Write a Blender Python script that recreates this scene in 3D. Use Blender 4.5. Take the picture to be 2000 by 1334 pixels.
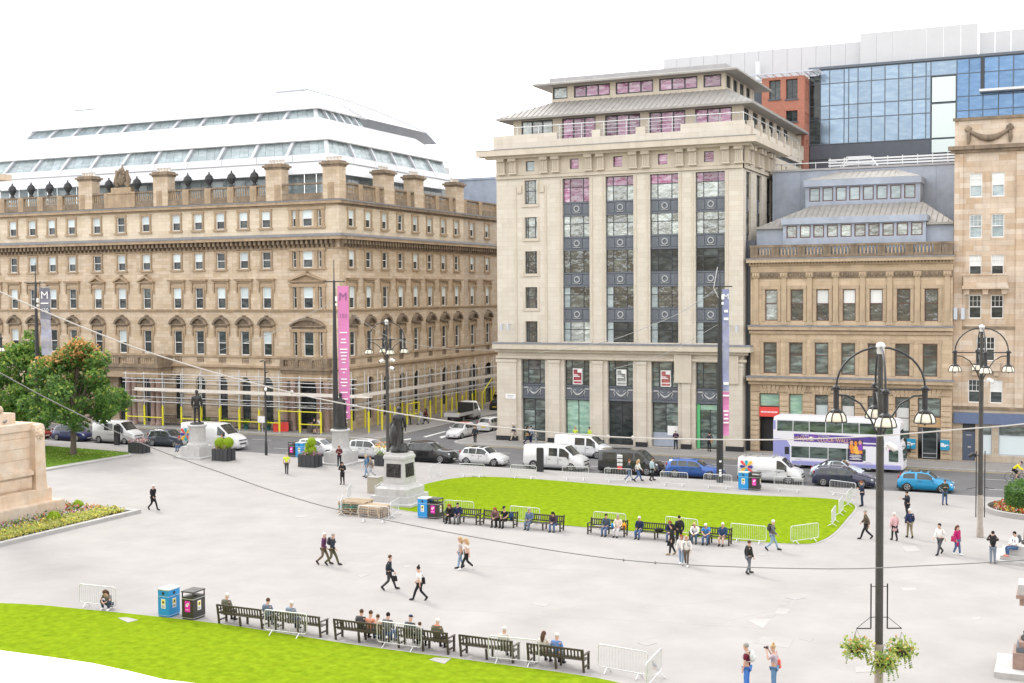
import bpy, math, random
from mathutils import Vector, Matrix
R = math.radians
rnd = random.Random(11)
SC = bpy.context.scene
COL = SC.collection
for o in list(bpy.data.objects):
    bpy.data.objects.remove(o, do_unlink=True)

# ------------------------------------------------------------------ camera
CAM_H = 14.96
F_PX = 2377.0
_yaw, _pit, _rol = R(24.76), R(-2.373), R(-0.4)
_f = Vector((-math.sin(_yaw)*math.cos(_pit), math.cos(_yaw)*math.cos(_pit), math.sin(_pit)))
_r0 = Vector((math.cos(_yaw), math.sin(_yaw), 0))
_u0 = _r0.cross(_f)
_c, _s = math.cos(-_rol), math.sin(-_rol)
_right = _r0*_c - _u0*_s
_up = _r0*_s + _u0*_c
cam_d = bpy.data.cameras.new('camera')
cam_d.sensor_width = 36.0
cam_d.lens = F_PX/2000*36.0
cam_d.clip_start, cam_d.clip_end = 0.1, 3000
cam = bpy.data.objects.new('camera', cam_d)
COL.objects.link(cam)
M = Matrix((_right, _up, -_f)).transposed().to_4x4()
M.translation = Vector((0, 0, CAM_H))
cam.matrix_world = M
SC.camera = cam

def ray(px, py):
    return _f*F_PX + _right*(px-1000) - _up*(py-667)
def G(px, py, z=0.0):
    """the point of the ground (or of the level z) seen at a photo pixel"""
    d = ray(px, py)
    t = (z-CAM_H)/d.z
    return Vector((d.x*t, d.y*t, z))

# ------------------------------------------------------------------ sky + sun
SUN_DIR = Vector((-0.86, 0.51, 0)).normalized()
SUN_EL = R(40)
world = bpy.data.worlds.new('World')
SC.world = world
world.use_nodes = True
wn, wl = world.node_tree.nodes, world.node_tree.links
wn.clear()
w_out = wn.new('ShaderNodeOutputWorld')
w_bg = wn.new('ShaderNodeBackground')
w_sky = wn.new('ShaderNodeTexSky')
w_sky.sky_type = 'NISHITA'
w_sky.sun_disc = False
w_sky.sun_elevation = SUN_EL
w_sky.sun_rotation = math.atan2(SUN_DIR.x, SUN_DIR.y)
w_sky.dust_density = 2.0
w_sky.air_density = 1.0
w_hs = wn.new('ShaderNodeHueSaturation')          # thin overcast: the same sky with its blue veiled
w_hs.inputs['Saturation'].default_value = 0.12
w_hs.inputs['Value'].default_value = 1.35
w_tc = wn.new('ShaderNodeTexCoord')
w_no = wn.new('ShaderNodeTexNoise')
w_no.inputs['Scale'].default_value = 3.2
w_no.inputs['Detail'].default_value = 6
w_no.inputs['Roughness'].default_value = 0.6
w_mp = wn.new('ShaderNodeMapping')
w_mp.inputs['Scale'].default_value = (1, 1, 2.6)
w_cr = wn.new('ShaderNodeValToRGB')
w_cr.color_ramp.elements[0].position = 0.30
w_cr.color_ramp.elements[1].position = 0.44
w_mix = wn.new('ShaderNodeMixRGB')
wl.new(w_tc.outputs['Generated'], w_mp.inputs['Vector'])
wl.new(w_mp.outputs[0], w_no.inputs['Vector'])
wl.new(w_no.outputs['Fac'], w_cr.inputs[0])
wl.new(w_sky.outputs[0], w_hs.inputs['Color'])
wl.new(w_cr.outputs[0], w_mix.inputs[0])
wl.new(w_sky.outputs[0], w_mix.inputs[1])
w_cl = wn.new('ShaderNodeMixRGB')                  # bright even cloud deck
w_cl.inputs[0].default_value = 0.72
w_cl.inputs[2].default_value = (8.1, 8.05, 8.0, 1)
wl.new(w_hs.outputs[0], w_cl.inputs[1])
wl.new(w_cl.outputs[0], w_mix.inputs[2])
wl.new(w_mix.outputs[0], w_bg.inputs[0])
w_bg.inputs[1].default_value = 0.15
wl.new(w_bg.outputs[0], w_out.inputs[0])

sun_d = bpy.data.lights.new('sun', 'SUN')
sun_d.energy = 0.8
sun_d.angle = R(10)
sun_d.color = (1.0, 0.95, 0.88)
sun = bpy.data.objects.new('sun', sun_d)
COL.objects.link(sun)
sv = Vector((SUN_DIR.x*math.cos(SUN_EL), SUN_DIR.y*math.cos(SUN_EL), math.sin(SUN_EL)))
sun.rotation_euler = sv.to_track_quat('Z', 'Y').to_euler()
sun.location = (-60, 60, 80)

SC.view_settings.view_transform = 'Standard'
SC.view_settings.look = 'None'
SC.view_settings.gamma = 1.0
SC.view_settings.use_curve_mapping = False
SC.view_settings.exposure = 1.2
SC.render.engine = 'CYCLES'
# ------------------------------------------------------------------ mesh builder
class MB:
    def __init__(s):
        s.v = []; s.f = []; s.m = []; s.sm = []
    def add(s, vs, fs, m=0, smooth=False):
        o = len(s.v)
        s.v += [tuple(p) for p in vs]
        for q in fs:
            s.f.append([i+o for i in q]); s.m.append(m); s.sm.append(smooth)
        return s
    def quad(s, a, b, c, d, m=0):
        return s.add([a, b, c, d], [(0, 1, 2, 3)], m)
    def box(s, x0, x1, y0, y1, z0, z1, m=0):
        if x0 > x1: x0, x1 = x1, x0
        if y0 > y1: y0, y1 = y1, y0
        if z0 > z1: z0, z1 = z1, z0
        vs = [(x0,y0,z0),(x1,y0,z0),(x1,y1,z0),(x0,y1,z0),(x0,y0,z1),(x1,y0,z1),(x1,y1,z1),(x0,y1,z1)]
        return s.add(vs, [(0,3,2,1),(4,5,6,7),(0,1,5,4),(1,2,6,5),(2,3,7,6),(3,0,4,7)], m)
    def slab(s, pts, th, m=0):
        """a quad or polygon given thickness along its back side"""
        a, b, c = Vector(pts[0]), Vector(pts[1]), Vector(pts[2])
        n = (b-a).cross(c-a).normalized()*th
        k = len(pts)
        vs = [Vector(p) for p in pts]+[Vector(p)-n for p in pts]
        fs = [tuple(range(k)), tuple(range(2*k-1, k-1, -1))]
        for i in range(k):
            j = (i+1) % k
            fs.append((i, i+k, j+k, j))
        return s.add(vs, fs, m)
    def prism(s, poly, y0, y1, m=0):
        """poly in (x,z), anticlockwise seen from -y, extruded from y0 (front) to y1"""
        k = len(poly)
        vs = [(x, y0, z) for x, z in poly]+[(x, y1, z) for x, z in poly]
        fs = [tuple(range(k)), tuple(range(2*k-1, k-1, -1))]
        for i in range(k):
            j = (i+1) % k
            fs.append((i, i+k, j+k, j))
        return s.add(vs, fs, m)
    def prismz(s, poly, z0, z1, m=0):
        k = len(poly)
        vs = [(x, y, z0) for x, y in poly]+[(x, y, z1) for x, y in poly]
        fs = [tuple(range(k-1, -1, -1)), tuple(range(k, 2*k))]
        for i in range(k):
            j = (i+1) % k
            fs.append((i, j, j+k, i+k))
        return s.add(vs, fs, m)
    def cyl(s, p0, p1, r0, r1=None, n=8, m=0, smooth=True, cap=True):
        if r1 is None: r1 = r0
        p0, p1 = Vector(p0), Vector(p1)
        d = (p1-p0).normalized()
        a = d.orthogonal().normalized(); b = d.cross(a)
        vs = []
        for p, r in ((p0, r0), (p1, r1)):
            for i in range(n):
                t = 2*math.pi*i/n
                vs.append(p+a*(r*math.cos(t))+b*(r*math.sin(t)))
        s.add(vs, [(i, (i+1) % n, n+(i+1) % n, n+i) for i in range(n)], m, smooth)
        if cap:
            s.add(vs[:n], [tuple(range(n-1, -1, -1))], m); s.add(vs[n:], [tuple(range(n))], m)
        return s
    def tube(s, pts, r, n=6, m=0, closed=False):
        pts = [Vector(p) for p in pts]
        k = len(pts)
        rs = r if isinstance(r, (list, tuple)) else [r]*k
        ref = None; vs = []
        for i, p in enumerate(pts):
            if closed: d = pts[(i+1) % k]-pts[i-1]
            else: d = pts[min(i+1, k-1)]-pts[max(i-1, 0)]
            d.normalize()
            if ref is None or abs(ref.dot(d)) > 0.98: ref = d.orthogonal().normalized()
            a = (ref-d*ref.dot(d)).normalized(); ref = a; b = d.cross(a)
            for j in range(n):
                t = 2*math.pi*j/n
                vs.append(p+a*(rs[i]*math.cos(t))+b*(rs[i]*math.sin(t)))
        fs = []
        for i in range(k if closed else k-1):
            i2 = (i+1) % k
            for j in range(n):
                fs.append((i*n+j, i*n+(j+1) % n, i2*n+(j+1) % n, i2*n+j))
        s.add(vs, fs, m, True)
        if not closed:
            s.add(vs[:n], [tuple(range(n-1, -1, -1))], m); s.add(vs[-n:], [tuple(range(n))], m)
        return s
    def lathe(s, c, prof, n=12, m=0, smooth=True, sx=1, sy=1, rot=0):
        vs = []
        for r, z in prof:
            for i in range(n):
                t = 2*math.pi*i/n+rot
                vs.append((c[0]+r*math.cos(t)*sx, c[1]+r*math.sin(t)*sy, c[2]+z))
        fs = []
        for k in range(len(prof)-1):
            for i in range(n):
                fs.append((k*n+i, k*n+(i+1) % n, (k+1)*n+(i+1) % n, (k+1)*n+i))
        s.add(vs, fs, m, smooth)
        s.add(vs[:n], [tuple(range(n-1, -1, -1))], m); s.add(vs[-n:], [tuple(range(n))], m)
        return s
    def ball(s, c, rx, ry=None, rz=None, n=10, k=6, m=0, jit=0.0):
        ry = rx if ry is None else ry; rz = rx if rz is None else rz
        prof = []
        vs = []; fs = []
        for a in range(k+1):
            ph = math.pi*a/k
            for i in range(n):
                t = 2*math.pi*i/n
                q = 1+rnd.uniform(-jit, jit)
                vs.append((c[0]+rx*q*math.sin(ph)*math.cos(t), c[1]+ry*q*math.sin(ph)*math.sin(t), c[2]-rz*q*math.cos(ph)))
        for a in range(k):
            for i in range(n):
                fs.append((a*n+i, a*n+(i+1) % n, (a+1)*n+(i+1) % n, (a+1)*n+i))
        return s.add(vs, fs, m, True)
    def wall(s, u0, u1, v0, v1, holes, depth=0.3, m=0, y=0.0, mr=None):
        """front face at y with rectangular holes (a,b,c,d) and reveals going back by depth"""
        mr = m if mr is None else mr
        us = sorted(set([u0, u1]+[h for q in holes for h in q[:2] if u0 < h < u1]))
        vv = sorted(set([v0, v1]+[h for q in holes for h in q[2:4] if v0 < h < v1]))
        for j in range(len(vv)-1):
            run = None
            zc = (vv[j]+vv[j+1])/2
            for i in range(len(us)-1):
                uc = (us[i]+us[i+1])/2
                inside = any(q[0] < uc < q[1] and q[2] < zc < q[3] for q in holes)
                if not inside and run is None: run = us[i]
                if run is not None and (inside or i == len(us)-2):
                    e = us[i] if inside else us[i+1]
                    s.quad((run, y, vv[j]), (e, y, vv[j]), (e, y, vv[j+1]), (run, y, vv[j+1]), m)
                    run = None
        for a, b, c, d in [q[:4] for q in holes]:
            y2 = y+depth
            s.quad((a,y,c),(a,y2,c),(a,y2,d),(a,y,d), mr); s.quad((b,y2,c),(b,y,c),(b,y,d),(b,y2,d), mr)
            s.quad((a,y2,d),(b,y2,d),(b,y,d),(a,y,d), mr); s.quad((a,y,c),(b,y,c),(b,y2,c),(a,y2,c), mr)
        return s
    def leaves(s, pts, size, m=0, flat=0.0, mats=None):
        """one small kite-shaped leaf face at each point"""
        for p in pts:
            n = Vector((rnd.gauss(0, 1), rnd.gauss(0, 1), rnd.gauss(0, 1)+flat)).normalized()
            a = n.orthogonal().normalized(); b = n.cross(a)
            t = rnd.uniform(0, 6.28)
            a, b = a*math.cos(t)+b*math.sin(t), b*math.cos(t)-a*math.sin(t)
            z = size*rnd.uniform(0.6, 1.3)
            P = Vector(p)
            mm = rnd.choice(mats) if mats else m
            s.add([P-a*z, P-b*z*0.55+n*z*0.15, P+a*z, P+b*z*0.55+n*z*0.15], [(0, 1, 2, 3)], mm)
        return s
    def mesh(s, name, mats):
        me = bpy.data.meshes.new(name)
        me.from_pydata(s.v, [], s.f)
        for mt in (mats if isinstance(mats, (list, tuple)) else [mats]):
            me.materials.append(mt)
        me.polygons.foreach_set('material_index', s.m)
        me.polygons.foreach_set('use_smooth', s.sm)
        me.update()
        return me
    def obj(s, name, mats, parent=None, loc=(0, 0, 0), rot=0.0, **kw):
        return put(s.mesh(name, mats), name, parent, loc, rot, **kw)

def put(me, name, parent=None, loc=(0, 0, 0), rot=0.0, **kw):
    o = bpy.data.objects.new(name, me)
    COL.objects.link(o)
    o.parent = parent
    o.location = loc
    o.rotation_euler = (0, 0, rot)
    for k, v in kw.items(): o[k] = v
    return o
def thing(name, label, cat, loc=(0, 0, 0), rot=0.0, group=None):
    return tag(put(None, name, None, loc, rot), label, cat, group)
def tag(o, label, cat, group=None):
    o['label'] = label; o['category'] = cat
    if group: o['group'] = group
    return o
def wpart(mb, name, mats, root, **kw):
    """a part whose vertices are in world coordinates, under an unrotated thing"""
    return mb.obj(name, mats, root, -Vector(root.location), **kw)
def struct(mb, name, mats):
    return mb.obj(name, mats, None, kind='structure')
def dup(o, loc=None, rot=None, label=None, parent=None, group=None):
    c = o.copy(); COL.objects.link(c)
    if parent is not None: c.parent = parent
    if loc is not None: c.location = loc
    if rot is not None: c.rotation_euler = (0, 0, rot)
    if label: c['label'] = label
    if group: c['group'] = group
    for ch in KIDS(o): dup(ch, parent=c)
    return c
def KIDS(o): return [x for x in o.children]

# ------------------------------------------------------------------ materials
MATS = {}
def P(name, col, rough=0.6, metal=0.0, spec=0.5, var=0.0, nscale=3.0, bump=0.0, bscale=40.0, rand=0.0, dark=None,
      streak=0.0, brick=None, ior=None, col2=None, c2s=0.5, trans=0.0):
    """Principled material with procedural colour variation, weathering and relief"""
    m = bpy.data.materials.new(name); MATS[name] = m
    m.use_nodes = True
    nt = m.node_tree; N = nt.nodes; L = nt.links
    b = N['Principled BSDF']
    b.inputs['Roughness'].default_value = rough
    b.inputs['Metallic'].default_value = metal
    b.inputs['Specular IOR Level'].default_value = spec
    if ior: b.inputs['IOR'].default_value = ior
    b.inputs['Base Color'].default_value = (*col, 1)
    if trans: b.inputs['Transmission Weight'].default_value = trans
    tc = N.new('ShaderNodeTexCoord')
    cur = None
    def rgb(c):
        n = N.new('ShaderNodeRGB'); n.outputs[0].default_value = (*c, 1); return n.outputs[0]
    def mix(fac, a, c, mode='MIX'):
        n = N.new('ShaderNodeMixRGB'); n.blend_type = mode
        if isinstance(fac, float): n.inputs[0].default_value = fac
        else: L.new(fac, n.inputs[0])
        L.new(a, n.inputs[1]); L.new(c, n.inputs[2]); return n.outputs[0]
    def noise(scale, detail=4, vec=None, rough_=0.6):
        n = N.new('ShaderNodeTexNoise'); n.inputs['Scale'].default_value = scale
        n.inputs['Detail'].default_value = detail; n.inputs['Roughness'].default_value = rough_
        L.new(vec if vec else tc.outputs['Object'], n.inputs['Vector']); return n.outputs['Fac']
    def ramp(fac, p0, p1):
        n = N.new('ShaderNodeMapRange'); n.inputs[1].default_value = p0; n.inputs[2].default_value = p1
        L.new(fac, n.inputs[0]); return n.outputs[0]
    cur = rgb(col)
    hgt = None
    if brick:
        bw, bh, mort, c2, mc = brick
        sx = N.new('ShaderNodeSeparateXYZ'); L.new(tc.outputs['Object'], sx.inputs[0])
        ad = N.new('ShaderNodeMath'); L.new(sx.outputs[0], ad.inputs[0]); L.new(sx.outputs[1], ad.inputs[1])
        cb = N.new('ShaderNodeCombineXYZ'); L.new(ad.outputs[0], cb.inputs[0]); L.new(sx.outputs[2], cb.inputs[1])
        br = N.new('ShaderNodeTexBrick')
        br.inputs['Scale'].default_value = 1.0
        br.inputs['Brick Width'].default_value = bw; br.inputs['Row Height'].default_value = bh
        br.inputs['Mortar Size'].default_value = mort; br.inputs['Mortar Smooth'].default_value = 0.3
        br.inputs['Color1'].default_value = (*col, 1); br.inputs['Color2'].default_value = (*c2, 1)
        br.inputs['Mortar'].default_value = (*mc, 1)
        L.new(cb.outputs[0], br.inputs['Vector'])
        cur = br.outputs['Color']; hgt = br.outputs['Fac']
    if col2:
        cur = mix(ramp(noise(nscale*0.6, 5), 0.5-c2s*0.3, 0.5+c2s*0.3), cur, rgb(col2))
    if var:
        f = noise(nscale, 6)
        n = N.new('ShaderNodeMapRange'); n.inputs[1].default_value = 0.25; n.inputs[2].default_value = 0.75
        n.inputs[3].default_value = 1-var; n.inputs[4].default_value = 1+var
        L.new(f, n.inputs[0])
        cur = mix(1.0, cur, n.outputs[0], 'MULTIPLY')
    if streak:
        mp = N.new('ShaderNodeMapping'); mp.inputs['Scale'].default_value = (1.3, 1.3, 0.16)
        L.new(tc.outputs['Object'], mp.inputs[0])
        f = ramp(noise(1.6, 6, mp.outputs[0], 0.65), 0.52, 0.78)
        k = N.new('ShaderNodeMath'); k.operation = 'MULTIPLY'; k.inputs[1].default_value = streak
        L.new(f, k.inputs[0])
        cur = mix(k.outputs[0], cur, rgb(dark or tuple(c*0.35 for c in col)))
    if rand:
        oi = N.new('ShaderNodeObjectInfo')
        n = N.new('ShaderNodeMapRange'); n.inputs[3].default_value = 1-rand; n.inputs[4].default_value = 1+rand
        L.new(oi.outputs['Random'], n.inputs[0])
        cur = mix(1.0, cur, n.outputs[0], 'MULTIPLY')
    L.new(cur, b.inputs['Base Color'])
    if bump or brick:
        bp = N.new('ShaderNodeBump'); bp.inputs['Strength'].default_value = bump if bump else 0.3
        bp.inputs['Distance'].default_value = 0.02
        h = noise(bscale, 3)
        if hgt is not None:
            k = N.new('ShaderNodeMath'); k.operation = 'MULTIPLY_ADD'; k.inputs[1].default_value = -1.5
            L.new(hgt, k.inputs[0]); L.new(h, k.inputs[2]); h = k.outputs[0]
        L.new(h, bp.inputs['Height']); L.new(bp.outputs[0], b.inputs['Normal'])
    return m

def glass(name, col, col2=None, rough=0.03, ior=1.75, wob=0.06, scale=0.8, rand=0.5, metal=0.0, two=0.55):
    """window glass that mirrors the sky, with dim interior tones and streaky reflections painted into its colour; each pane a little different and slightly bowed"""
    m = P(name, col, rough, metal, 0.5, ior=ior)
    nt = m.node_tree; N = nt.nodes; L = nt.links; b = N['Principled BSDF']
    tc = N.new('ShaderNodeTexCoord'); oi = N.new('ShaderNodeObjectInfo')
    ad = N.new('ShaderNodeVectorMath'); ad.operation = 'ADD'
    sc = N.new('ShaderNodeVectorMath'); sc.operation = 'SCALE'; sc.inputs['Scale'].default_value = 1.0
    cx = N.new('ShaderNodeCombineXYZ')
    mu = N.new('ShaderNodeMath'); mu.operation = 'MULTIPLY'; mu.inputs[1].default_value = 57.0
    L.new(oi.outputs['Random'], mu.inputs[0])
    for i in range(3): L.new(mu.outputs[0], cx.inputs[i])
    L.new(tc.outputs['Object'], ad.inputs[0]); L.new(cx.outputs[0], ad.inputs[1])
    n1 = N.new('ShaderNodeTexNoise'); n1.inputs['Scale'].default_value = scale; n1.inputs['Detail'].default_value = 3
    L.new(ad.outputs[0], n1.inputs['Vector'])
    bp = N.new('ShaderNodeBump'); bp.inputs['Strength'].default_value = wob; bp.inputs['Distance'].default_value = 0.3
    L.new(n1.outputs['Fac'], bp.inputs['Height']); L.new(bp.outputs[0], b.inputs['Normal'])
    n2 = N.new('ShaderNodeTexNoise'); n2.inputs['Scale'].default_value = 1.6; n2.inputs['Detail'].default_value = 5
    m4 = N.new('ShaderNodeMapping'); m4.inputs['Scale'].default_value = (0.55, 0.55, 1.9); L.new(ad.outputs[0], m4.inputs[0]); L.new(m4.outputs[0], n2.inputs['Vector'])  # noise stretched sideways paints distorted reflections into the base colour
    mr = N.new('ShaderNodeMapRange'); mr.inputs[1].default_value = two-0.12; mr.inputs[2].default_value = two+0.12
    L.new(n2.outputs['Fac'], mr.inputs[0])
    mx = N.new('ShaderNodeMixRGB'); L.new(mr.outputs[0], mx.inputs[0])
    mx.inputs[1].default_value = (*col, 1); mx.inputs[2].default_value = (*(col2 or tuple(c*2.2 for c in col)), 1)
    r2 = N.new('ShaderNodeMapRange'); r2.inputs[3].default_value = 1-rand; r2.inputs[4].default_value = 1+rand
    L.new(oi.outputs['Random'], r2.inputs[0])
    m2 = N.new('ShaderNodeMixRGB'); m2.blend_type = 'MULTIPLY'; m2.inputs[0].default_value = 1
    L.new(mx.outputs[0], m2.inputs[1]); L.new(r2.outputs[0], m2.inputs[2])
    L.new(m2.outputs[0], b.inputs['Base Color'])
    return m

SOOT = (0.10, 0.085, 0.07)
stone_a = P('sandstone_warm', (0.47, 0.365, 0.25), 0.85, var=0.16, nscale=0.5, brick=(1.1, 0.38, 0.008, (0.58, 0.48, 0.37), (0.30, 0.225, 0.15)), streak=0.4, dark=(0.22, 0.16, 0.11), bump=0.35, bscale=22)
stone_a2 = P('sandstone_upper', (0.55, 0.46, 0.335), 0.85, var=0.12, nscale=0.5, brick=(1.1, 0.38, 0.007, (0.64, 0.55, 0.43), (0.38, 0.31, 0.22)), streak=0.3, dark=(0.3, 0.24, 0.17), bump=0.35, bscale=22)
stone_ap = P('sandstone_pale', (0.47, 0.41, 0.33), 0.85, var=0.14, nscale=0.5, brick=(1.0, 0.38, 0.008, (0.42, 0.33, 0.24), (0.28, 0.23, 0.18)), streak=0.4, bump=0.35, bscale=22)
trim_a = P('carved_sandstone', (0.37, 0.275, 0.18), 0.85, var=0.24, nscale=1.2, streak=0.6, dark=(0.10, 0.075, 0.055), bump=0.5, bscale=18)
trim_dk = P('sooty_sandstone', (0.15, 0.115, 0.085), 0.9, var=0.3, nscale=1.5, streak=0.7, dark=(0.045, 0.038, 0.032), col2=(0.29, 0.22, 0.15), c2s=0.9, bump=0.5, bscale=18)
lead = P('lead_flashing', (0.20, 0.21, 0.235), 0.55, var=0.2, nscale=2, streak=0.3, dark=(0.16, 0.17, 0.18))
stone_b = P('portland_stone', (0.56, 0.505, 0.425), 0.8, var=0.08, nscale=0.4, brick=(1.3, 0.46, 0.007, (0.61, 0.56, 0.485), (0.39, 0.345, 0.285)), streak=0.24, dark=(0.33, 0.27, 0.2), bump=0.25, bscale=25)
trim_b = P('portland_trim', (0.54, 0.48, 0.395), 0.8, var=0.1, nscale=1.0, streak=0.28, dark=(0.25, 0.2, 0.15), bump=0.3, bscale=25)
stone_c = P('sandstone_golden', (0.46, 0.35, 0.235), 0.85, var=0.12, nscale=0.6, brick=(1.2, 0.40, 0.007, (0.56, 0.44, 0.31), (0.28, 0.205, 0.13)), streak=0.38, dark=(0.15, 0.11, 0.08), bump=0.3, bscale=25)
trim_c = P('golden_trim', (0.43, 0.33, 0.225), 0.85, var=0.16, nscale=1.4, streak=0.5, dark=(0.13, 0.1, 0.075), bump=0.4, bscale=20)
stone_d = P('sandstone_banded', (0.48, 0.355, 0.245), 0.85, var=0.16, nscale=0.8, brick=(1.3, 0.45, 0.006, (0.60, 0.51, 0.42), (0.32, 0.24, 0.165)), streak=0.42, dark=(0.17, 0.12, 0.09), bump=0.3, bscale=25)
brick_red = P('red_brick', (0.38, 0.135, 0.085), 0.85, var=0.15, nscale=2, brick=(0.24, 0.085, 0.010, (0.42, 0.15, 0.095), (0.36, 0.22, 0.17)), bump=0.3)
granite_pink = P('pink_granite', (0.31, 0.215, 0.18), 0.45, var=0.2, nscale=9, bump=0.1)
granite_red = P('orange_sandstone', (0.56, 0.42, 0.30), 0.8, var=0.15, nscale=1.4, streak=0.45, dark=(0.38, 0.2, 0.1), col2=(0.60, 0.52, 0.43), bump=0.3, bscale=25)
granite_lt = P('pale_granite', (0.45, 0.445, 0.44), 0.7, var=0.14, nscale=2.5, streak=0.3, dark=(0.28, 0.275, 0.27), bump=0.2, bscale=60)
white_metal = P('white_roof_panel', (0.62, 0.63, 0.645), 0.45, var=0.05, nscale=1.0)
white_paint = P('white_paint', (0.78, 0.78, 0.77), 0.45, var=0.03)
screen_white = P('ribbed_white_cladding', (0.52, 0.525, 0.54), 0.5, var=0.03, nscale=0.6)
strut_grey = P('pale_grey_steel', (0.50, 0.53, 0.58), 0.4)
steel = P('galvanised_steel', (0.62, 0.63, 0.64), 0.45, metal=0.3, var=0.12, nscale=6)
zinc = P('zinc_roof', (0.36, 0.355, 0.36), 0.5, var=0.12, nscale=1.2, streak=0.25, dark=(0.22, 0.22, 0.23))
zinc_blue = P('blue_grey_lead', (0.33, 0.37, 0.445), 0.6, var=0.18, nscale=0.9, streak=0.3, dark=(0.45, 0.48, 0.53))
slate_tan = P('weathered_roof_sheet', (0.30, 0.285, 0.265), 0.6, var=0.16, nscale=1.4, streak=0.3, dark=(0.22, 0.2, 0.18))
dark_clad = P('dark_cladding', (0.075, 0.085, 0.105), 0.5, var=0.12, nscale=1)
grey_clad = P('grey_ribbed_cladding', (0.17, 0.19, 0.22), 0.5, var=0.2, nscale=1, streak=0.35, dark=(0.3, 0.32, 0.34))
frame_dk = P('dark_window_frame', (0.035, 0.040, 0.048), 0.5)
frame_br = P('brown_window_frame', (0.11, 0.055, 0.045), 0.5)
panel_dk = P('cast_spandrel', (0.115, 0.13, 0.155), 0.5, var=0.15, nscale=3)
panel_sv = P('silvered_ornament', (0.40, 0.41, 0.42), 0.5, var=0.15, nscale=6)
glass_dk = glass('window_glass', (0.03, 0.038, 0.04), (0.075, 0.09, 0.09), ior=1.5)
glass_b = glass('office_glass', (0.05, 0.06, 0.055), (0.12, 0.14, 0.125), wob=0.35, scale=1.3, ior=2.0)
glass_up = glass('office_glass_painted_sky', (0.22, 0.255, 0.245), (0.38, 0.42, 0.405), wob=0.5, scale=1.5, ior=2.1, two=0.5)  # pale tones paint the sky's reflection into the upper panes
glass_pk = glass('magenta_film_glass', (0.26, 0.075, 0.175), (0.45, 0.33, 0.41), wob=0.4, scale=1.3, ior=1.9, two=0.56)
glass_lt = glass('pale_office_glass', (0.30, 0.36, 0.38), (0.42, 0.49, 0.51), wob=0.05, ior=1.5, two=0.5, rand=0.12)
glass_sh = glass('shop_glass', (0.06, 0.075, 0.07), (0.20, 0.25, 0.23), wob=0.15, ior=1.8)
glass_gr = glass('green_shop_glass', (0.25, 0.42, 0.34), (0.42, 0.62, 0.50), wob=0.1, ior=1.7, rand=0.1)
glass_cw = glass('curtain_wall_glass', (0.20, 0.27, 0.35), (0.26, 0.33, 0.40), wob=0.03, scale=0.4, ior=1.5, metal=0.6, rand=0.08, rough=0.12)
glass_cb = glass('blue_curtain_glass', (0.10, 0.18, 0.30), (0.14, 0.23, 0.36), wob=0.03, scale=0.4, ior=1.5, metal=0.6, rand=0.1, rough=0.12)
glass_car = glass('car_glass', (0.03, 0.035, 0.035), (0.06, 0.07, 0.065), wob=0.02, ior=1.6, rand=0.2)
blind = P('roller_blind', (0.60, 0.68, 0.70), 0.7, rand=0.15)
blind_w = P('white_blind', (0.70, 0.71, 0.70), 0.7, rand=0.08)
asphalt = P('road_asphalt', (0.15, 0.148, 0.15), 0.9, spec=0.12, var=0.14, nscale=0.35, bump=0.3, bscale=60, col2=(0.175, 0.172, 0.174), c2s=0.6)
plaza = P('red_grey_tarmac', (0.315, 0.30, 0.29), 0.9, spec=0.1, var=0.09, nscale=0.35, bump=0.25, bscale=70, col2=(0.335, 0.32, 0.31), c2s=0.5)
paving = P('paving_slabs', (0.29, 0.275, 0.262), 0.9, spec=0.1, var=0.13, nscale=0.6, bump=0.25, bscale=30)
paving_lt = P('pale_paving_slab', (0.342, 0.33, 0.32), 0.9, spec=0.1, var=0.08, nscale=1.0, bump=0.2, rand=0.08)
kerb_m = P('kerb_granite', (0.36, 0.35, 0.34), 0.8, var=0.15, nscale=2)
road_paint = P('road_paint', (0.66, 0.66, 0.64), 0.7, var=0.15, nscale=5)
yellow_line = P('yellow_road_paint', (0.55, 0.42, 0.12), 0.7, var=0.2, nscale=5)
red_patch = P('red_tarmac', (0.33, 0.16, 0.13), 0.85, var=0.15, nscale=2)
lawn_m = P('mown_grass', (0.195, 0.268, 0.012), 0.95, spec=0.0, var=0.26, nscale=2.6, col2=(0.150, 0.232, 0.010), c2s=0.8, bump=0.5, bscale=60)
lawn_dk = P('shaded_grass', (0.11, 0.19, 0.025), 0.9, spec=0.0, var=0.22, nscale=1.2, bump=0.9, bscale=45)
iron = P('black_painted_iron', (0.022, 0.023, 0.026), 0.45, var=0.2, nscale=5)
iron_grey = P('weathered_pole_paint', (0.042, 0.040, 0.036), 0.55, var=0.3, nscale=4, streak=0.4, dark=(0.03, 0.03, 0.03))
pole_stone = P('poster_worn_pole_base', (0.33, 0.29, 0.25), 0.7, var=0.25, nscale=5)
bronze = P('dark_bronze', (0.032, 0.031, 0.032), 0.42, metal=0.35, var=0.35, nscale=5, streak=0.35, dark=(0.16, 0.16, 0.16))
lampshade = P('cream_lamp_glass', (0.72, 0.68, 0.55), 0.35, var=0.06, nscale=6)
wood_dk = P('dark_stained_wood', (0.055, 0.043, 0.032), 0.6, var=0.25, nscale=7)
wood_pal = P('pallet_wood', (0.46, 0.36, 0.25), 0.8, var=0.2, nscale=6, rand=0.2)
board = P('scaffold_board', (0.68, 0.63, 0.57), 0.8, var=0.14, nscale=3, rand=0.1)
yellow = P('yellow_foam_sleeve', (0.72, 0.66, 0.03), 0.6)
bin_blue = P('bright_blue_plastic', (0.02, 0.27, 0.62), 0.4)
bin_black = P('black_bin_steel', (0.035, 0.033, 0.03), 0.45)
magenta = P('magenta_print', (0.75, 0.02, 0.42), 0.5)
banner_pk = P('pink_banner', (0.60, 0.20, 0.42), 0.6, var=0.05, nscale=1.5)
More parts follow.
